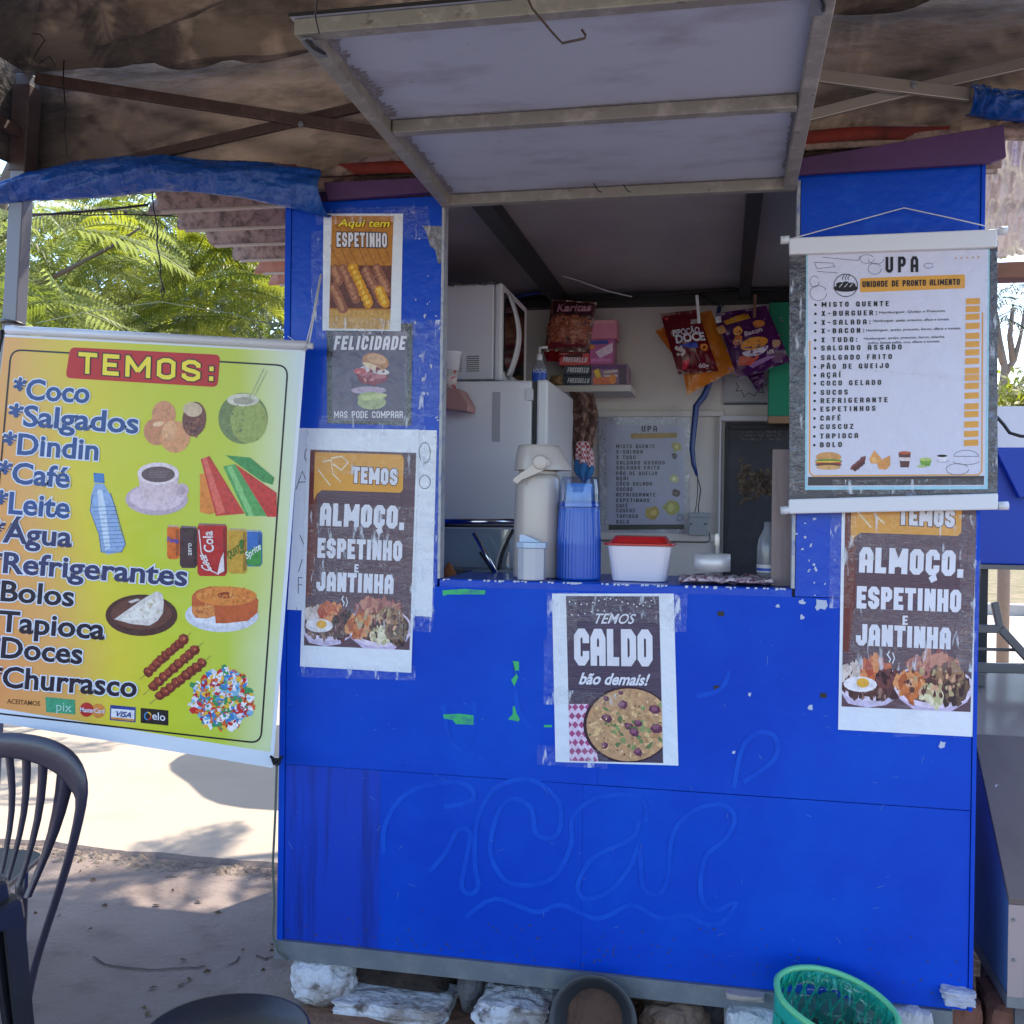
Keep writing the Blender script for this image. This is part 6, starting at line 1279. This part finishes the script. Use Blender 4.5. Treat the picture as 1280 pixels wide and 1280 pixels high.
# chair
CH = empty('plastic_chair', aty(-10, 1150, -.15) * 1, 'dark blue grey plastic chair with a slatted rounded back', 'chair'); CH.location.z = 0
yc = -.2
def chp(p, y=yc): return aty(p[0], p[1], y)
outer = [(20, 1350), (34, 1275), (42, 1228), (52, 1190), (71, 1135), (90, 1078), (104, 1025), (111, 990), (108, 965), (98, 945), (82, 931), (58, 921), (28, 916), (-5, 915)]
mir = lambda p: (-38 - p[0] - (p[1] - 915) * .18, p[1] + 2)
inner = [(13, 1348), (27, 1271), (36, 1222), (46, 1186), (64, 1130), (82, 1075), (94, 1022), (97, 995), (88, 988), (82, 976), (70, 966), (50, 955), (24, 948), (-5, 946)]
oo = outer + [mir(p) for p in outer[::-1]][1:]; ii = inner + [mir(p) for p in inner[::-1]][1:]
mb = MB(); n_ = len(oo)
sec = []
for k in range(n_):
    a = chp(oo[k]); b = chp(ii[k]); m_ = (a + b) / 2; h_ = (a - b) / 2
    for j in range(10): t_ = 2 * math.pi * j / 10; sec.append(m_ + h_ * (1.08 * math.cos(t_)) + Vector((0, .016 * math.sin(t_), 0)))
mb.add(sec, [(k * 10 + j, k * 10 + (j + 1) % 10, (k + 1) * 10 + (j + 1) % 10, (k + 1) * 10 + j) for k in range(n_ - 1) for j in range(10)] + [tuple(range(10)), tuple(range(n_ * 10 - 10, n_ * 10))], None, True)
o = mb.build('backrest_frame', PLD, CH, fix=True)
mod = o.modifiers.new('smooth', 'SUBSURF'); mod.levels = 1; mod.render_levels = 1
for (x0_, y0_, x1_, y1_, w0, w1) in ((11, 940, 1, 1092, 11, 7), (33, 943, 9, 1100, 12, 7), (54, 949, 23, 1108, 13, 8), (83, 966, 34, 1122, 24, 10), (-12, 940, -18, 1092, 8, 5), (-34, 941, -28, 1092, 8, 5)):
    mb = MB(); vs = []
    for t in range(7):
        t /= 6; x_ = x0_ + (x1_ - x0_) * t; yy_ = y0_ + (y1_ - y0_) * t; w_ = w0 + (w1 - w0) * min(1, t * 1.3); d_2 = .03 * math.sin(math.pi * t)
        for dx, dy in ((-w_ / 2, 0), (0, -.006), (w_ / 2, 0), (0, .006)): v = chp((x_ + dx, yy_)); v.y += dy + d_2; vs.append(v)
    mb.add(vs, [(k * 4 + j, k * 4 + (j + 1) % 4, (k + 1) * 4 + (j + 1) % 4, (k + 1) * 4 + j) for k in range(6) for j in range(4)], None, True); mb.build('slat', PLD, CH, fix=True)
sa = chp((38, 1120)); sb_ = chp(mir((38, 1120))); sz_ = sa.z - .02
mb = MB(); q = rrect([(sb_.x - .02, yc - .02), (sa.x - .13, yc - .02), (sa.x - .24, yc + .40), (sb_.x - .12, yc + .40)], .06, 5); N = len(q)
mb.add([(p[0], p[1], sz_) for p in q] + [(p[0], p[1], sz_ - .02) for p in q], [tuple(range(N)), tuple(range(2 * N - 1, N - 1, -1))] + [(k, (k + 1) % N, N + (k + 1) % N, N + k) for k in range(N)]); mb.build('seat', PLD, CH, fix=True, bevel=.004)
for x_, y2 in ((sa.x - .17, yc + .02), (sb_.x + .02, yc + .02), (sa.x - .30, yc + .36), (sb_.x - .06, yc + .36)): 
    s_ = -1 if x_ < (sa.x + sb_.x) / 2 else .0
    part(MB().tube([(x_, y2, sz_ - .021), (x_ + s_ * .03, y2 + (.04 if y2 > yc + .2 else -.04), .0)], [.024, .016], PLD, 8), 'leg', PLD, CH)
# two nested stools at the lower left corner
PLD2 = mat('dark_stool_plastic', (.022, .022, .03), rough=.38, coat=.15, bump=(60, .1))
YST = -.68
def stool(z0, sc_, lab, x1_):
    e = empty('plastic_stool', (x1_ - .16, YST - .17, 0), lab, 'stool', None)
    h = z0; w_ = .17 * sc_; cx, cy = x1_ - w_, YST - .17
    vs = []; lv = ((w_, h), (w_ + .004, h - .012), (w_ + .008, h - .05))
    for w2, z_ in lv: vs += [(cx + p[0], cy + p[1], z_) for p in rrect([(-w2, -w2), (w2, -w2), (w2, w2), (-w2, w2)], .04, 5)]
    N = len(vs) // 3
    mb = MB().add(vs, [tuple(range(N))] + [(j * N + k, j * N + (k + 1) % N, (j + 1) * N + (k + 1) % N, (j + 1) * N + k) for j in range(2) for k in range(N)]); mb.build('seat', PLD2, e, solid=.004, fix=True)
    for sx in (-1, 1):
        for sy in (-1, 1):
            a = Vector((cx + sx * (w_ - .012), cy + sy * (w_ - .012), h - .052)); b = Vector((cx + sx * (w_ + .02), cy + sy * (w_ + .02), z0 - .46 if sc_ < 1 else 0))
            mb = MB(); vs = []
            for p, t in ((a, .055), (b, .042)):
                vs += [p + Vector((sx * .012, sy * .012, 0)), p + Vector((-sx * t, sy * .012, 0)), p + Vector((-sx * t, sy * .004, 0)), p + Vector((sx * .004, sy * .004, 0)), p + Vector((sx * .004, -sy * t, 0)), p + Vector((sx * .012, -sy * t, 0))]
            mb.add(vs, [(k, (k + 1) % 6, 6 + (k + 1) % 6, 6 + k) for k in range(6)] + [tuple(range(6)), tuple(range(6, 12))]); mb.build('leg', PLD2, e, fix=True)
    return e
xs_ = aty(31, 1120, YST).x; zs_ = aty(31, 1118, YST).z
stool(zs_, 1, 'lower of two nested dark plastic stools at the bottom left corner', xs_ ); stool(zs_ + .045, .93, 'upper of two nested dark plastic stools at the bottom left corner', xs_ - .03)
# round stool at the bottom
c0 = atz(282, 1290, .46); RS = empty('round_stool', (c0.x, c0.y, 0), 'round dark plastic stool cut off by the bottom edge, left of centre', 'stool')
rr_ = .165; part(MB().lathe((c0.x, c0.y, .44), [(rr_ * .98, -.03), (rr_, 0), (rr_, .014), (rr_ * .985, .02), (rr_ * .95, .02), (rr_ * .93, .012), (.02, .010)], n=56), 'seat', PLD2, RS)
for k in range(4):
    t = math.pi / 4 + k * math.pi / 2; part(MB().bar((c0.x + math.cos(t) * .13, c0.y + math.sin(t) * .13, .41), (c0.x + math.cos(t) * .18, c0.y + math.sin(t) * .18, 0), .035, .012), 'leg', PLD2, RS, bevel=.003)
# black pot on its side under the kiosk
c0 = aty(741, 1278, -.12); ax = Vector((.05, -1, .35)).normalized(); PT = empty('plant_pot', (c0.x, c0.y, 0), 'black plastic pot lying on its side with brown soil inside, under the kiosk', 'pot')
BP = mat('black_pot', (.035, .036, .042), rough=.5, bump=(30, .2)); Rr_ = .118
part(MB().lathe(c0, [(Rr_, 0), (Rr_ * 1.0, -.012), (Rr_ * .93, -.014), (Rr_ * .72, -.2)], n=48, axis=ax, capt=True, capb=False), 'pot_wall', BP, PT)
part(MB().lathe(c0, [(Rr_, .0005), (Rr_ * .90, .002), (Rr_ * .86, -.02), (Rr_ * .78, -.024), (Rr_ * .76, -.05), (Rr_ * .66, -.055), (Rr_ * .64, -.09)], n=48, axis=ax, capt=False, capb=False), 'inner_rings', BP, PT)
part(MB().lathe(c0, [(Rr_ * .65, -.075), (Rr_ * .3, -.068), (.001, -.066)], n=40, axis=ax, capb=False), 'soil', mat('brown_soil', (.13, .07, .05), rough=1, mix=(12, .5, .7, (.06, .04, .035)), bump=(30, 1, .02)), PT)
# green waste basket
cb = aty(1046, 1254, -.18); GB = empty('waste_basket', (cb.x, cb.y, 0), 'small green mesh waste basket with a translucent bag at the bottom right', 'waste basket')
TG = mat('teal_plastic', (.04, .55, .46), rough=.3, coat=.2, trans=(.45, (.08, .8, .66))); YG = mat('green_rim', (.20, .72, .36), rough=.3, coat=.3, trans=(.3, (.2, .6, .25)))
A = Matrix.Rotation(rad(12), 3, 'Y') @ Matrix.Rotation(rad(13), 3, 'X'); rb = .150; hb_ = cb.z
def bp(t, k, h): return Vector((cb.x, cb.y, cb.z)) + A @ Vector((math.cos(t) * rb * k, math.sin(t) * rb * k * .8, h))
mb = MB(); mb.tube([bp(2 * math.pi * i / 48, 1 + .03 * noise.noise(Vector((math.cos(2 * math.pi * i / 48) * 2, math.sin(2 * math.pi * i / 48) * 2, 0))), 0) for i in range(48)], .008, closed=True, n=8); part(mb, 'rim', YG, GB)
mb = MB(); mb.grid(lambda u, v: bp(2 * math.pi * u, 1.0 - .02 * v + .015 * math.sin(u * 60) * (v > 0), -.005 - .045 * v), 96, 5); part(mb, 'bag_fold', TG, GB, solid=.001)
for sgn in (1, -1):
    mb = MB()
    for k in range(26):
        pts = [bp(2 * math.pi * (k / 26 + sgn * v / 10 * .12), .97 - .28 * v / 10, -.01 - .3 * v / 10) for v in range(11)]
        mb.tube([Vector((p.x, p.y, max(.01, p.z))) for p in pts], .0035, n=5)
    o = part(mb, 'lattice', TG, GB)
    o['kind'] = 'stuff'
mb = MB(); mb.grid(lambda u, v: (lambda p: Vector((p.x, p.y, max(.012, p.z))))(bp(2 * math.pi * u, .93 - .27 * v + .02 * noise.noise(Vector((math.cos(6.28 * u) * 3, v * 4, math.sin(6.28 * u) * 3))), -.01 - .29 * v)), 48, 10); part(mb, 'bag', clear('teal_film', col=(.45, .95, .85, 1), gloss=.16, rough=.2, bump=(30, .8), haze_glint=.6, haze_glint_col=(.15, .7, .6, 1)), GB)
mb = MB().lathe((cb.x, cb.y, .004), [(rb * .66, 0), (rb * .68, .01)], n=32); part(mb, 'bottom', TG, GB)
# recycling arrows moulded on the far wall inside
mb = MB()
for k in range(3):
    a0 = rad(90 + k * 120)
    for j in range(5):
        t0 = a0 + rad(14 * j); t1 = t0 + rad(14)
        def rp_(t, q): 
            x_ = math.cos(t) * q * 1.05; z_ = math.sin(t) * q * .9; ang = math.pi / 2 + x_ / (rb * .8) * -1.0 - .15
            return bp(ang, .9 - .28 * (.03 + (.09 - z_)) / .3, -.03 - (.06 - z_))
        w0, w1 = (.018, .018) if j < 4 else (.03, .002)
        mb.add([rp_(t0, .042 - w0 / 2), rp_(t0, .042 + w0 / 2), rp_(t1, .042 + w1 / 2), rp_(t1, .042 - w1 / 2)], [(0, 1, 2, 3)])
part(mb, 'recycling_arrows', mat('dark_teal', (.01, .12, .10), rough=.5), GB, solid=.003)
mb = MB(); mb.lathe((cb.x + .0, cb.y, .02), [(.08, 0), (.09, .06), (.05, .10), (.01, .11)], n=14)
for v in range(len(mb.v)): p = Vector(mb.v[v]); mb.v[v] = tuple(p + Vector((1, 1, .6)) * .02 * noise.noise(p * 25))
o = mb.build('crumpled_wrapper', mat('blue_wrapper', (.30, .42, .55), rough=.35, mix=(20, .5, .6, (.05, .3, .5)), bump=(40, 1, .01))); base(o); tag(o, 'crumpled pale blue wrapper inside the green waste basket', 'wrapper')

# ================================================================== RIGHT SIDE
BXM = mat('greyblue_panel', (.075, .16, .34), rough=.5, mix=(3, .5, .8, (.06, .12, .24)), bump=(20, .1)); BOARD = mat('worn_board', (.12, .09, .085), rough=.6, coat=.1, mix=(3, .45, .7, (.09, .066, .062)), mix2=(40, .68, .72, (.5, .48, .48)), stretch=(1, .3, 1), bump=(20, .2))
yN = -.02; n1 = aty(1262, 1130, yN); n0 = aty(1262, 1245, yN); xw = n1.x
yF = None
for k in range(400):
    y_ = yN + k * .01
    p = aty(1219, 925, y_)
    if p.x >= xw: yF = y_; break
f1 = aty(1219, 925, yF); f0z = n0.z
BX = empty('slanted_box', (xw + .5, (yN + yF) / 2, 0), 'low box with a grey blue side and slanted worn top, right of the kiosk', 'box')
WX = 1.3; yG = atz(1226, 836, f1.z).y
def prism(xa, xb, prof, name, m, par, bevel=.002):
    N = len(prof); return part(MB().add([(xa, y, z) for y, z in prof] + [(xb, y, z) for y, z in prof], [tuple(range(N))[::-1], tuple(range(N, 2 * N))] + [(k, (k + 1) % N, N + (k + 1) % N, N + k) for k in range(N)]), name, m, par, fix=True, bevel=bevel)
prism(xw, xw + .02, [(yN, f0z), (yF, f0z), (yF, f1.z), (yN, n1.z)], 'side_panel', BXM, BX)
prism(xw - .004, xw + WX, [(yN - .005, n1.z + .001), (yF, f1.z + .001), (yG, f1.z + .001), (yG, f1.z + .018), (yF, f1.z + .018), (yN - .005, n1.z + .018)], 'top_board', BOARD, BX)
part(bx((xw + .4, yG - .1, 0), (xw + .46, yG - .04, f1.z)), 'leg', ROCKG, BX); part(bx((xw + .021, yN, f0z), (xw + WX, yN + .02, n1.z)), 'front_panel', mat('pale_front', (.34, .27, .26), rough=.6, mix=(6, .5, .7, (.28, .22, .21))), BX)
part(bx((xw - .003, yN - .004, f0z), (xw + .035, yN - .0005, n1.z)), 'corner_strip', mat('strip', (.36, .28, .28), rough=.5), BX)
part(bx((xw - .003, yN, f0z - .03), (xw + WX, yF, f0z - .001)), 'base_rail', STEELB, BX)
for x_, y_ in ((xw + .06, yN + .05), (xw + .06, yF - .06), (xw + WX - .06, yN + .05)): part(bx((x_ - .04, y_ - .04, 0), (x_ + .04, y_ + .04, f0z - .031)), 'foot_block', ROCKG, BX)
for py_ in (1150, 1200): a = aty(1267, py_, yN - .005); part(MB().lathe(a, [(.005, 0), (.004, .003)], n=8, axis=(0, -1, 0)), 'screw', STEELB, BX)
GM = mat('grey_metal', (.13, .125, .13), rough=.4, metal=.5)
BNF = empty('folding_frame', aty(1262, 820, 1.35), 'grey metal folding bench frame right of the kiosk', 'bench'); BNF.location.z = 0
def fb(p, q, y0, y1, w_=.03): part(MB().bar(aty(*p, y0), aty(*q, y1), w_, w_), 'frame_tube', GM, BNF, bevel=.003)
fb((1243, 753), (1250, 785), 1.3, 1.3, .026); fb((1250, 785), (1300, 840), 1.3, 1.3, .03); fb((1205, 786), (1250, 786), 1.3, 1.3, .03); fb((1205, 811), (1300, 813), 1.35, 1.35, .012); fb((1205, 834), (1300, 836), 1.25, 1.25, .035)
for x_ in (1225, 1300): a = aty(x_, 836, 1.27); part(MB().bar((a.x, 1.28, 0), (a.x, 1.28, a.z - .02), .03, .03), 'leg', GM, BNF)
# blue covered counter
BCM = mat('blue_cover', (.004, .05, .42), rough=.5, mix=(2, .5, .8, (.006, .035, .32)), bump=(4, .2, .02))
a = aty(1222, 559, 1.7); b = aty(1222, 705, 1.7)
BC = empty('blue_counter', (a.x + .6, 2.0, 0), 'blue covered stall counter beyond the right side of the kiosk', 'counter')
part(bx((a.x, 1.7, b.z), (a.x + 1.3, 2.4, a.z)), 'cover', BCM, BC, bevel=.006)
plank([(1245, 562), (1330, 556), (1330, 618), (1275, 622)], 1.66, 1.694, 'cover_flap', BCM, BC); part(bx((a.x - .01, 1.69, b.z - .02), (a.x + 1.31, 2.41, b.z - .001)), 'base_frame', GM, BC)
for x_ in (a.x + .03, a.x + 1.27):
    for y_ in (1.75, 2.35): part(MB().bar((x_, y_, 0), (x_, y_, b.z - .021), .05, .05), 'leg', BLACKM, BC)
# white boundary wall, rope
WLM = mat('white_wall', (.62, .62, .66), rough=.8, mix=(2, .5, .8, (.50, .50, .55)))
a = aty(1225, 508, 4.0); 
o = empty('board_panel', (a.x + 2, 4.05, 0), 'white board panel on posts beyond the blue counter', 'panel'); part(bx((a.x, 4.0, a.z - .45), (a.x + 4, 4.1, a.z)), 'panel', WLM, o); part(bx((a.x, 3.99, a.z - .47), (a.x + 4, 4.11, a.z - .451)), 'joint', GM, o); [part(bx((x_, 4.02, 0), (x_ + .06, 4.08, a.z - .471)), 'post', GM, o) for x_ in (a.x + 1.6, a.x + 3.6)]
wire([(1236, 508), (1244, 519), (1254, 530), (1262, 541), (1275, 545), (1300, 548)], .006, BW, 'twisted black cable hanging right of the white menu banner', 1.0)

# ================================================================== TREES
LM = [mat('leaf_lime', (.16, .165, .022), rough=.5, trans=(.55, (.34, .37, .03))), mat('leaf_green', (.085, .11, .02), rough=.5, trans=(.55, (.22, .27, .03))), mat('leaf_pale', (.15, .18, .06), rough=.5, trans=(.5, (.36, .42, .11))), mat('leaf_dark', (.03, .05, .025), rough=.6, trans=(.3, (.05, .08, .03)))]
BARK = mat('bark', (.12, .09, .065), rough=.95, bump=(30, .8, .01))
def frond_mesh(k, m, L=.75, n=24, wl=.19, seed=0):
    rr = random.Random(seed); mb = MB(); P = []
    for i in range(n + 1):
        t = i / n; P.append(Vector((L * t * (1 - .08 * t), 0, .10 * t - .30 * t * t)))
    for i in range(1, n):
        t = i / n; p = P[i]; l = wl * math.sin(math.pi * min(1, t * .92 + .1)) ** .6
        for s_ in (-1, 1):
            d = Vector((.45, s_ * 1.0, -.25 + rr.uniform(-.12, .12))).normalized() * l * rr.uniform(.85, 1.1); w_ = Vector((.010, -s_ * .003, .004)) * rr.uniform(.8, 1.3)
            m1 = p + d * .55 + Vector((0, 0, .012)); mb.add([p - w_ * .3, m1 - w_, p + d + Vector((0, 0, -.02)), m1 + w_], [(0, 1, 2, 3)])
            # tiny side leaflets make a comb-like edge
            for j in range(3, 9):
                q = p + d * (j / 9) + Vector((0, 0, .012 * math.sin(j / 3))); e = Vector((.020, s_ * .006, -.004)) * (1 - j / 14)
                mb.add([q, q + e + Vector((0, .004, 0)), q + e * 1.5], [(0, 1, 2)]); mb.add([q, q - e * .9 + Vector((0, .004, 0)), q - e * 1.2 + d * .05], [(0, 1, 2)])
    mb.tube(P, [.004] * len(P), n=4)
    me = bpy.data.meshes.new('frond'); me.from_pydata(mb.v, [], mb.f); me.materials.append(m); return me
FM = [frond_mesh(k, LM[k % 3], seed=k, L=.6 + .12 * (k % 3)) for k in range(6)]
def frond(par, p, rz, ry, rx, s_, me):
    o = bpy.data.objects.new('frond', me); COL.objects.link(o); o.parent = par; o.location = Vector(p) - Vector(par.location); o.rotation_euler = (rx, ry, rz); o.scale = (s_,) * 3; return o
rr = random.Random(21)
T1 = empty('feathery_tree', (-6.4, 4.2, 0), 'tall feathery leaved tree with lime green fronds seen above the large menu banner', 'tree')
part(MB().tube([(-6.4, 4.2, 0), (-6.3, 4.2, 1.2), (-6.1, 4.15, 2.4), (-5.7, 4.1, 3.4), (-5.2, 4.1, 4.4)], [.16, .13, .11, .08, .05], BARK, 10), 'trunk', BARK, T1)
def branch(par, P, r0=.03): part(MB().tube(P, [r0 * (1 - .75 * i / (len(P) - 1)) for i in range(len(P))], BARK, 7), 'branch', BARK, par)
branch(T1, [(-6.1, 4.15, 2.3), aty(-30, 395, 3.8), aty(30, 362, 3.6), aty(80, 340, 3.4), aty(140, 308, 3.3), aty(175, 285, 3.3)], .03)
branch(T1, [(-5.7, 4.1, 3.4), aty(30, 280, 4), aty(120, 262, 4), aty(230, 270, 4.2), aty(330, 300, 4.4)], .03)
branch(T1, [(-5.7, 4.1, 3.4), aty(60, 200, 4.6), aty(200, 200, 4.8), aty(330, 230, 5)], .03)
zones = [((-30, 250, 140, 400), 62, (2.8, 4.6), 2), ((120, 235, 370, 330), 90, (3.4, 5.4), 0), ((225, 300, 372, 440), 78, (3.2, 5.6), 0), ((-30, 330, 120, 440), 22, (2.2, 3.4), 2), ((0, 225, 200, 300), 26, (4, 6), 0), ((20, 250, 370, 430), 50, (5.4, 6.8), 0)]
for (x0_, y0_, x1_, y1_), n_, (ya, yb3), pref in zones:
    for k in range(n_):
        p = aty(rr.uniform(x0_, x1_), rr.uniform(y0_, y1_), rr.uniform(ya, yb3)); me = FM[rr.choice((0, 3, 1, 4)) if pref == 0 else rr.choice((2, 5, 2, 1))]
        frond(T1, p, rr.uniform(0, 6.28), rr.uniform(-.2, .7), rr.uniform(-.8, .8), rr.uniform(.6, 1.05), me)
# tree behind the kiosk whose shade dapples the ground
T2 = empty('shade_tree', (.9, 4.6, 0), 'feathery shade tree standing behind the kiosk, its crown over the roof', 'tree')
part(MB().tube([(.9, 4.6, 0), (.85, 4.5, 1.5), (.6, 4.1, 3.0), (.1, 3.3, 3.9), (-.8, 2.4, 4.5)], [.15, .13, .10, .06, .03], BARK, 10), 'trunk', BARK, T2)
branch(T2, [(.6, 4.1, 3.0), (-.4, 3.6, 3.8), (-1.6, 3.0, 4.1), (-2.4, 2.6, 4.1)], .05); branch(T2, [(.1, 3.3, 3.9), (-.4, 1.8, 4.3), (-1.2, 1.0, 4.2)], .04); branch(T2, [(.1, 3.3, 3.9), (1.2, 2.6, 4.4), (1.8, 2.0, 4.2)], .04)
for k in range(185):
    p = (rr.uniform(-2.9, 1.2), rr.uniform(.3, 3.3), rr.uniform(3.75, 4.6)) if k < 80 else (rr.uniform(-2.6, .5), rr.uniform(2.2, 3.35), rr.uniform(3.85, 4.3))
    frond(T2, p, rr.uniform(0, 6.28), rr.uniform(-.3, .5), rr.uniform(-.3, .3), rr.uniform(.7, 1.15), FM[rr.randrange(6)])
def leafy(par, c, rad_, n, m, name='foliage', sz=.05, seed=0):
    q = random.Random(seed); mb = MB()
    cl = [Vector((q.gauss(0, .5), q.gauss(0, .5), q.gauss(0, .45))) for _ in range(26)]
    for i in range(n):
        o_ = q.choice(cl); p = Vector(c) + Vector(((o_.x + q.gauss(0, .2)) * rad_[0], (o_.y + q.gauss(0, .2)) * rad_[1], (o_.z + q.gauss(0, .2)) * rad_[2]))
        if p.z < .02: p.z = .02 + q.random() * .1
        d = Vector((q.uniform(-1, 1), q.uniform(-1, 1), q.uniform(-.7, .8))).normalized() * sz * q.uniform(.6, 1.5); s_ = d.orthogonal().normalized() * sz * .22
        mb.add([p, p + d * .5 + s_, p + d, p + d * .5 - s_], [(0, 1, 2, 3)])
    o = mb.build(name, m, par); o['kind'] = 'stuff'; return o
def bush(c, rad_, n, m, lab, name='bush', sz=.06, seed=0):
    e = empty(name, (c[0], c[1], 0), lab, 'bush'); leafy(e, c, rad_, n, m, sz=sz, seed=seed)
    mb = MB()
    for k in range(5): mb.tube([(c[0], c[1], 0), (c[0] + rad_[0] * .2 * math.cos(k * 1.3), c[1] + rad_[1] * .2 * math.sin(k * 1.3), c[2] * .6), (c[0] + rad_[0] * .5 * math.cos(k * 1.3), c[1] + rad_[1] * .5 * math.sin(k * 1.3), c[2])], [.03, .02, .01], BARK, 6)
    e2 = mb.build('stem', BARK, e); return e
a = aty(178, 400, 8.0); bush((a.x, 8.0, a.z - .2), (1.9, 1.0, 1.1), 14000, mat('leaf_grey', (.05, .075, .055), rough=.5, trans=(.3, (.10, .13, .09))), 'dark grey green bush behind the top edge of the large menu banner', seed=1, sz=.10)
a = aty(300, 440, 9.5); bush((a.x, 9.5, a.z - .2), (2.6, 1.2, 1.9), 14000, LM[1], 'broad lime green bush far behind the kiosk left side', seed=2, sz=.13)
a = aty(20, 420, 9.5); bush((a.x, 9.5, a.z - .2), (2.2, 1.2, 1.7), 12000, LM[2], 'pale green bush far behind the grey pole', seed=3, sz=.13)
a = aty(1268, 498, 5.5); bush((a.x + .25, 5.5, a.z - .05), (.45, .4, .25), 2500, LM[0], 'yellow green shrub behind the white wall at the right edge', seed=4, sz=.07)
PM = empty('palm_tree', (aty(1252, 500, 6.5).x, 6.5, 0), 'bare branched palm tree seen under the wooden beam at the right edge', 'tree')
TRK = mat('pale_bark', (.26, .20, .17), rough=.9, bump=(20, .6, .02))
a = [aty(*p, 6.5) for p in ((1256, 640), (1254, 560), (1252, 500), (1256, 460), (1250, 425), (1246, 390))]; lo = Vector((a[0].x, 6.5, 0)); part(MB().tube([lo] + a, [.05, .05, .045, .04, .03, .02, .01], TRK, 10), 'trunk', TRK, PM)
for P in ([(1255, 470), (1268, 450), (1276, 420), (1282, 380)], [(1254, 455), (1246, 430), (1240, 400)], [(1266, 452), (1262, 420), (1266, 385)], [(1253, 500), (1270, 488), (1284, 470)]): part(MB().tube([aty(*p, 6.5) for p in P], [.03, .024, .016, .01][:len(P)], TRK, 7), 'branch', TRK, PM)
pmesh = frond_mesh(9, LM[3], L=1.0, n=20, wl=.35, seed=9)
for k in range(22): frond(PM, aty(rr.uniform(1240, 1290), rr.uniform(345, 400), 6.5 + rr.uniform(-.4, .4)), rr.uniform(0, 6.28), rr.uniform(0, .6), rr.uniform(-.4, .4), rr.uniform(.4, .7), pmesh)
for k in range(14): frond(PM, aty(rr.uniform(1240, 1290), rr.uniform(470, 520), 7 + rr.uniform(-.4, .4)), rr.uniform(0, 6.28), rr.uniform(0, .6), rr.uniform(-.4, .4), rr.uniform(.4, .6), FM[1])
# far hedges close the horizon
for k, (x_, y_, w_, h_, lab) in enumerate(((-14, 24, 7, 2.6, 'far tree line left of the kiosk'), (-2, 27, 7, 2.6, 'far tree line behind the kiosk'), (13, 36, 9, 1.9, 'far tree line right of the kiosk'))):
    e = empty('far_hedge', (x_, y_, 0)); e['kind'] = 'stuff'; e['label'] = lab + ', a dark green mass of leaves'; e['category'] = 'hedge'; leafy(e, (x_, y_, h_ * .55), (w_, 1.5, h_ * .5), 7000, LM[3] if k % 2 else LM[1], sz=.4, seed=30 + k)
# parasol behind the kiosk that throws the curved shadow on the pale cement
pc = Vector((-1.32, 4.1, 0)); PA = empty('parasol', pc, 'open beige parasol standing behind the kiosk', 'parasol')
mb = MB(); n_ = 48
def par(u, v):
    t = 2 * math.pi * u; q = 1.15 * v * (1 - .03 * math.cos(8 * t) * v); return Vector((pc.x + q * math.cos(t), pc.y + q * math.sin(t), 2.42 - .36 * v ** 1.4))
mb.grid(par, n_, 8); part(mb, 'canopy', mat('beige_cloth', (.45, .38, .28), rough=.9), PA, solid=.003); part(MB().tube([pc, pc + Vector((0, 0, 2.44))], .02, WHITE2, 10), 'pole', WHITE2, PA); part(MB().lathe(pc, [(.22, 0), (.2, .08), (.05, .1)], n=24), 'foot', ROCKG, PA)
for k in range(8): t = 2 * math.pi * k / 8; part(MB().tube([pc + Vector((0, 0, 2.405)), pc + Vector((.48 * math.cos(t), .48 * math.sin(t), 2.27)), pc + Vector((.94 * math.cos(t) * 1.15, .94 * math.sin(t) * 1.15, 2.06))], .005, GM, 5), 'rib', GM, PA)

# shared group phrases for repeats
GRP = {'poster': 'posters taped to the kiosk front', 'stone': 'stones propping up the kiosk', 'block': 'blocks propping up the kiosk', 'clay_brick': 'red bricks at the right corner', 'candy_box': 'candy cartons stacked on the wall shelf', 'pink_box': 'pink cartons stacked on the wall shelf',
       'snack_bag': 'snack bags inside the kiosk', 'clothes_peg': 'clothes pegs holding the snack bags', 'plastic_stool': 'nested dark plastic stools', 'blue_tarpaulin': 'blue tarpaulins under the canopy', 'menu_banner': 'hanging menu banners', 'bush': 'bushes in the background', 'wire': 'loose wires and cords', 'paper_sheet': 'papers with pen drawings'}
for o_ in list(S.objects):
    n_ = o_.name.split('.')[0]
    if o_.parent is None and n_ in GRP and 'group' not in o_.keys() and 'label' in o_.keys(): o_['group'] = GRP[n_]
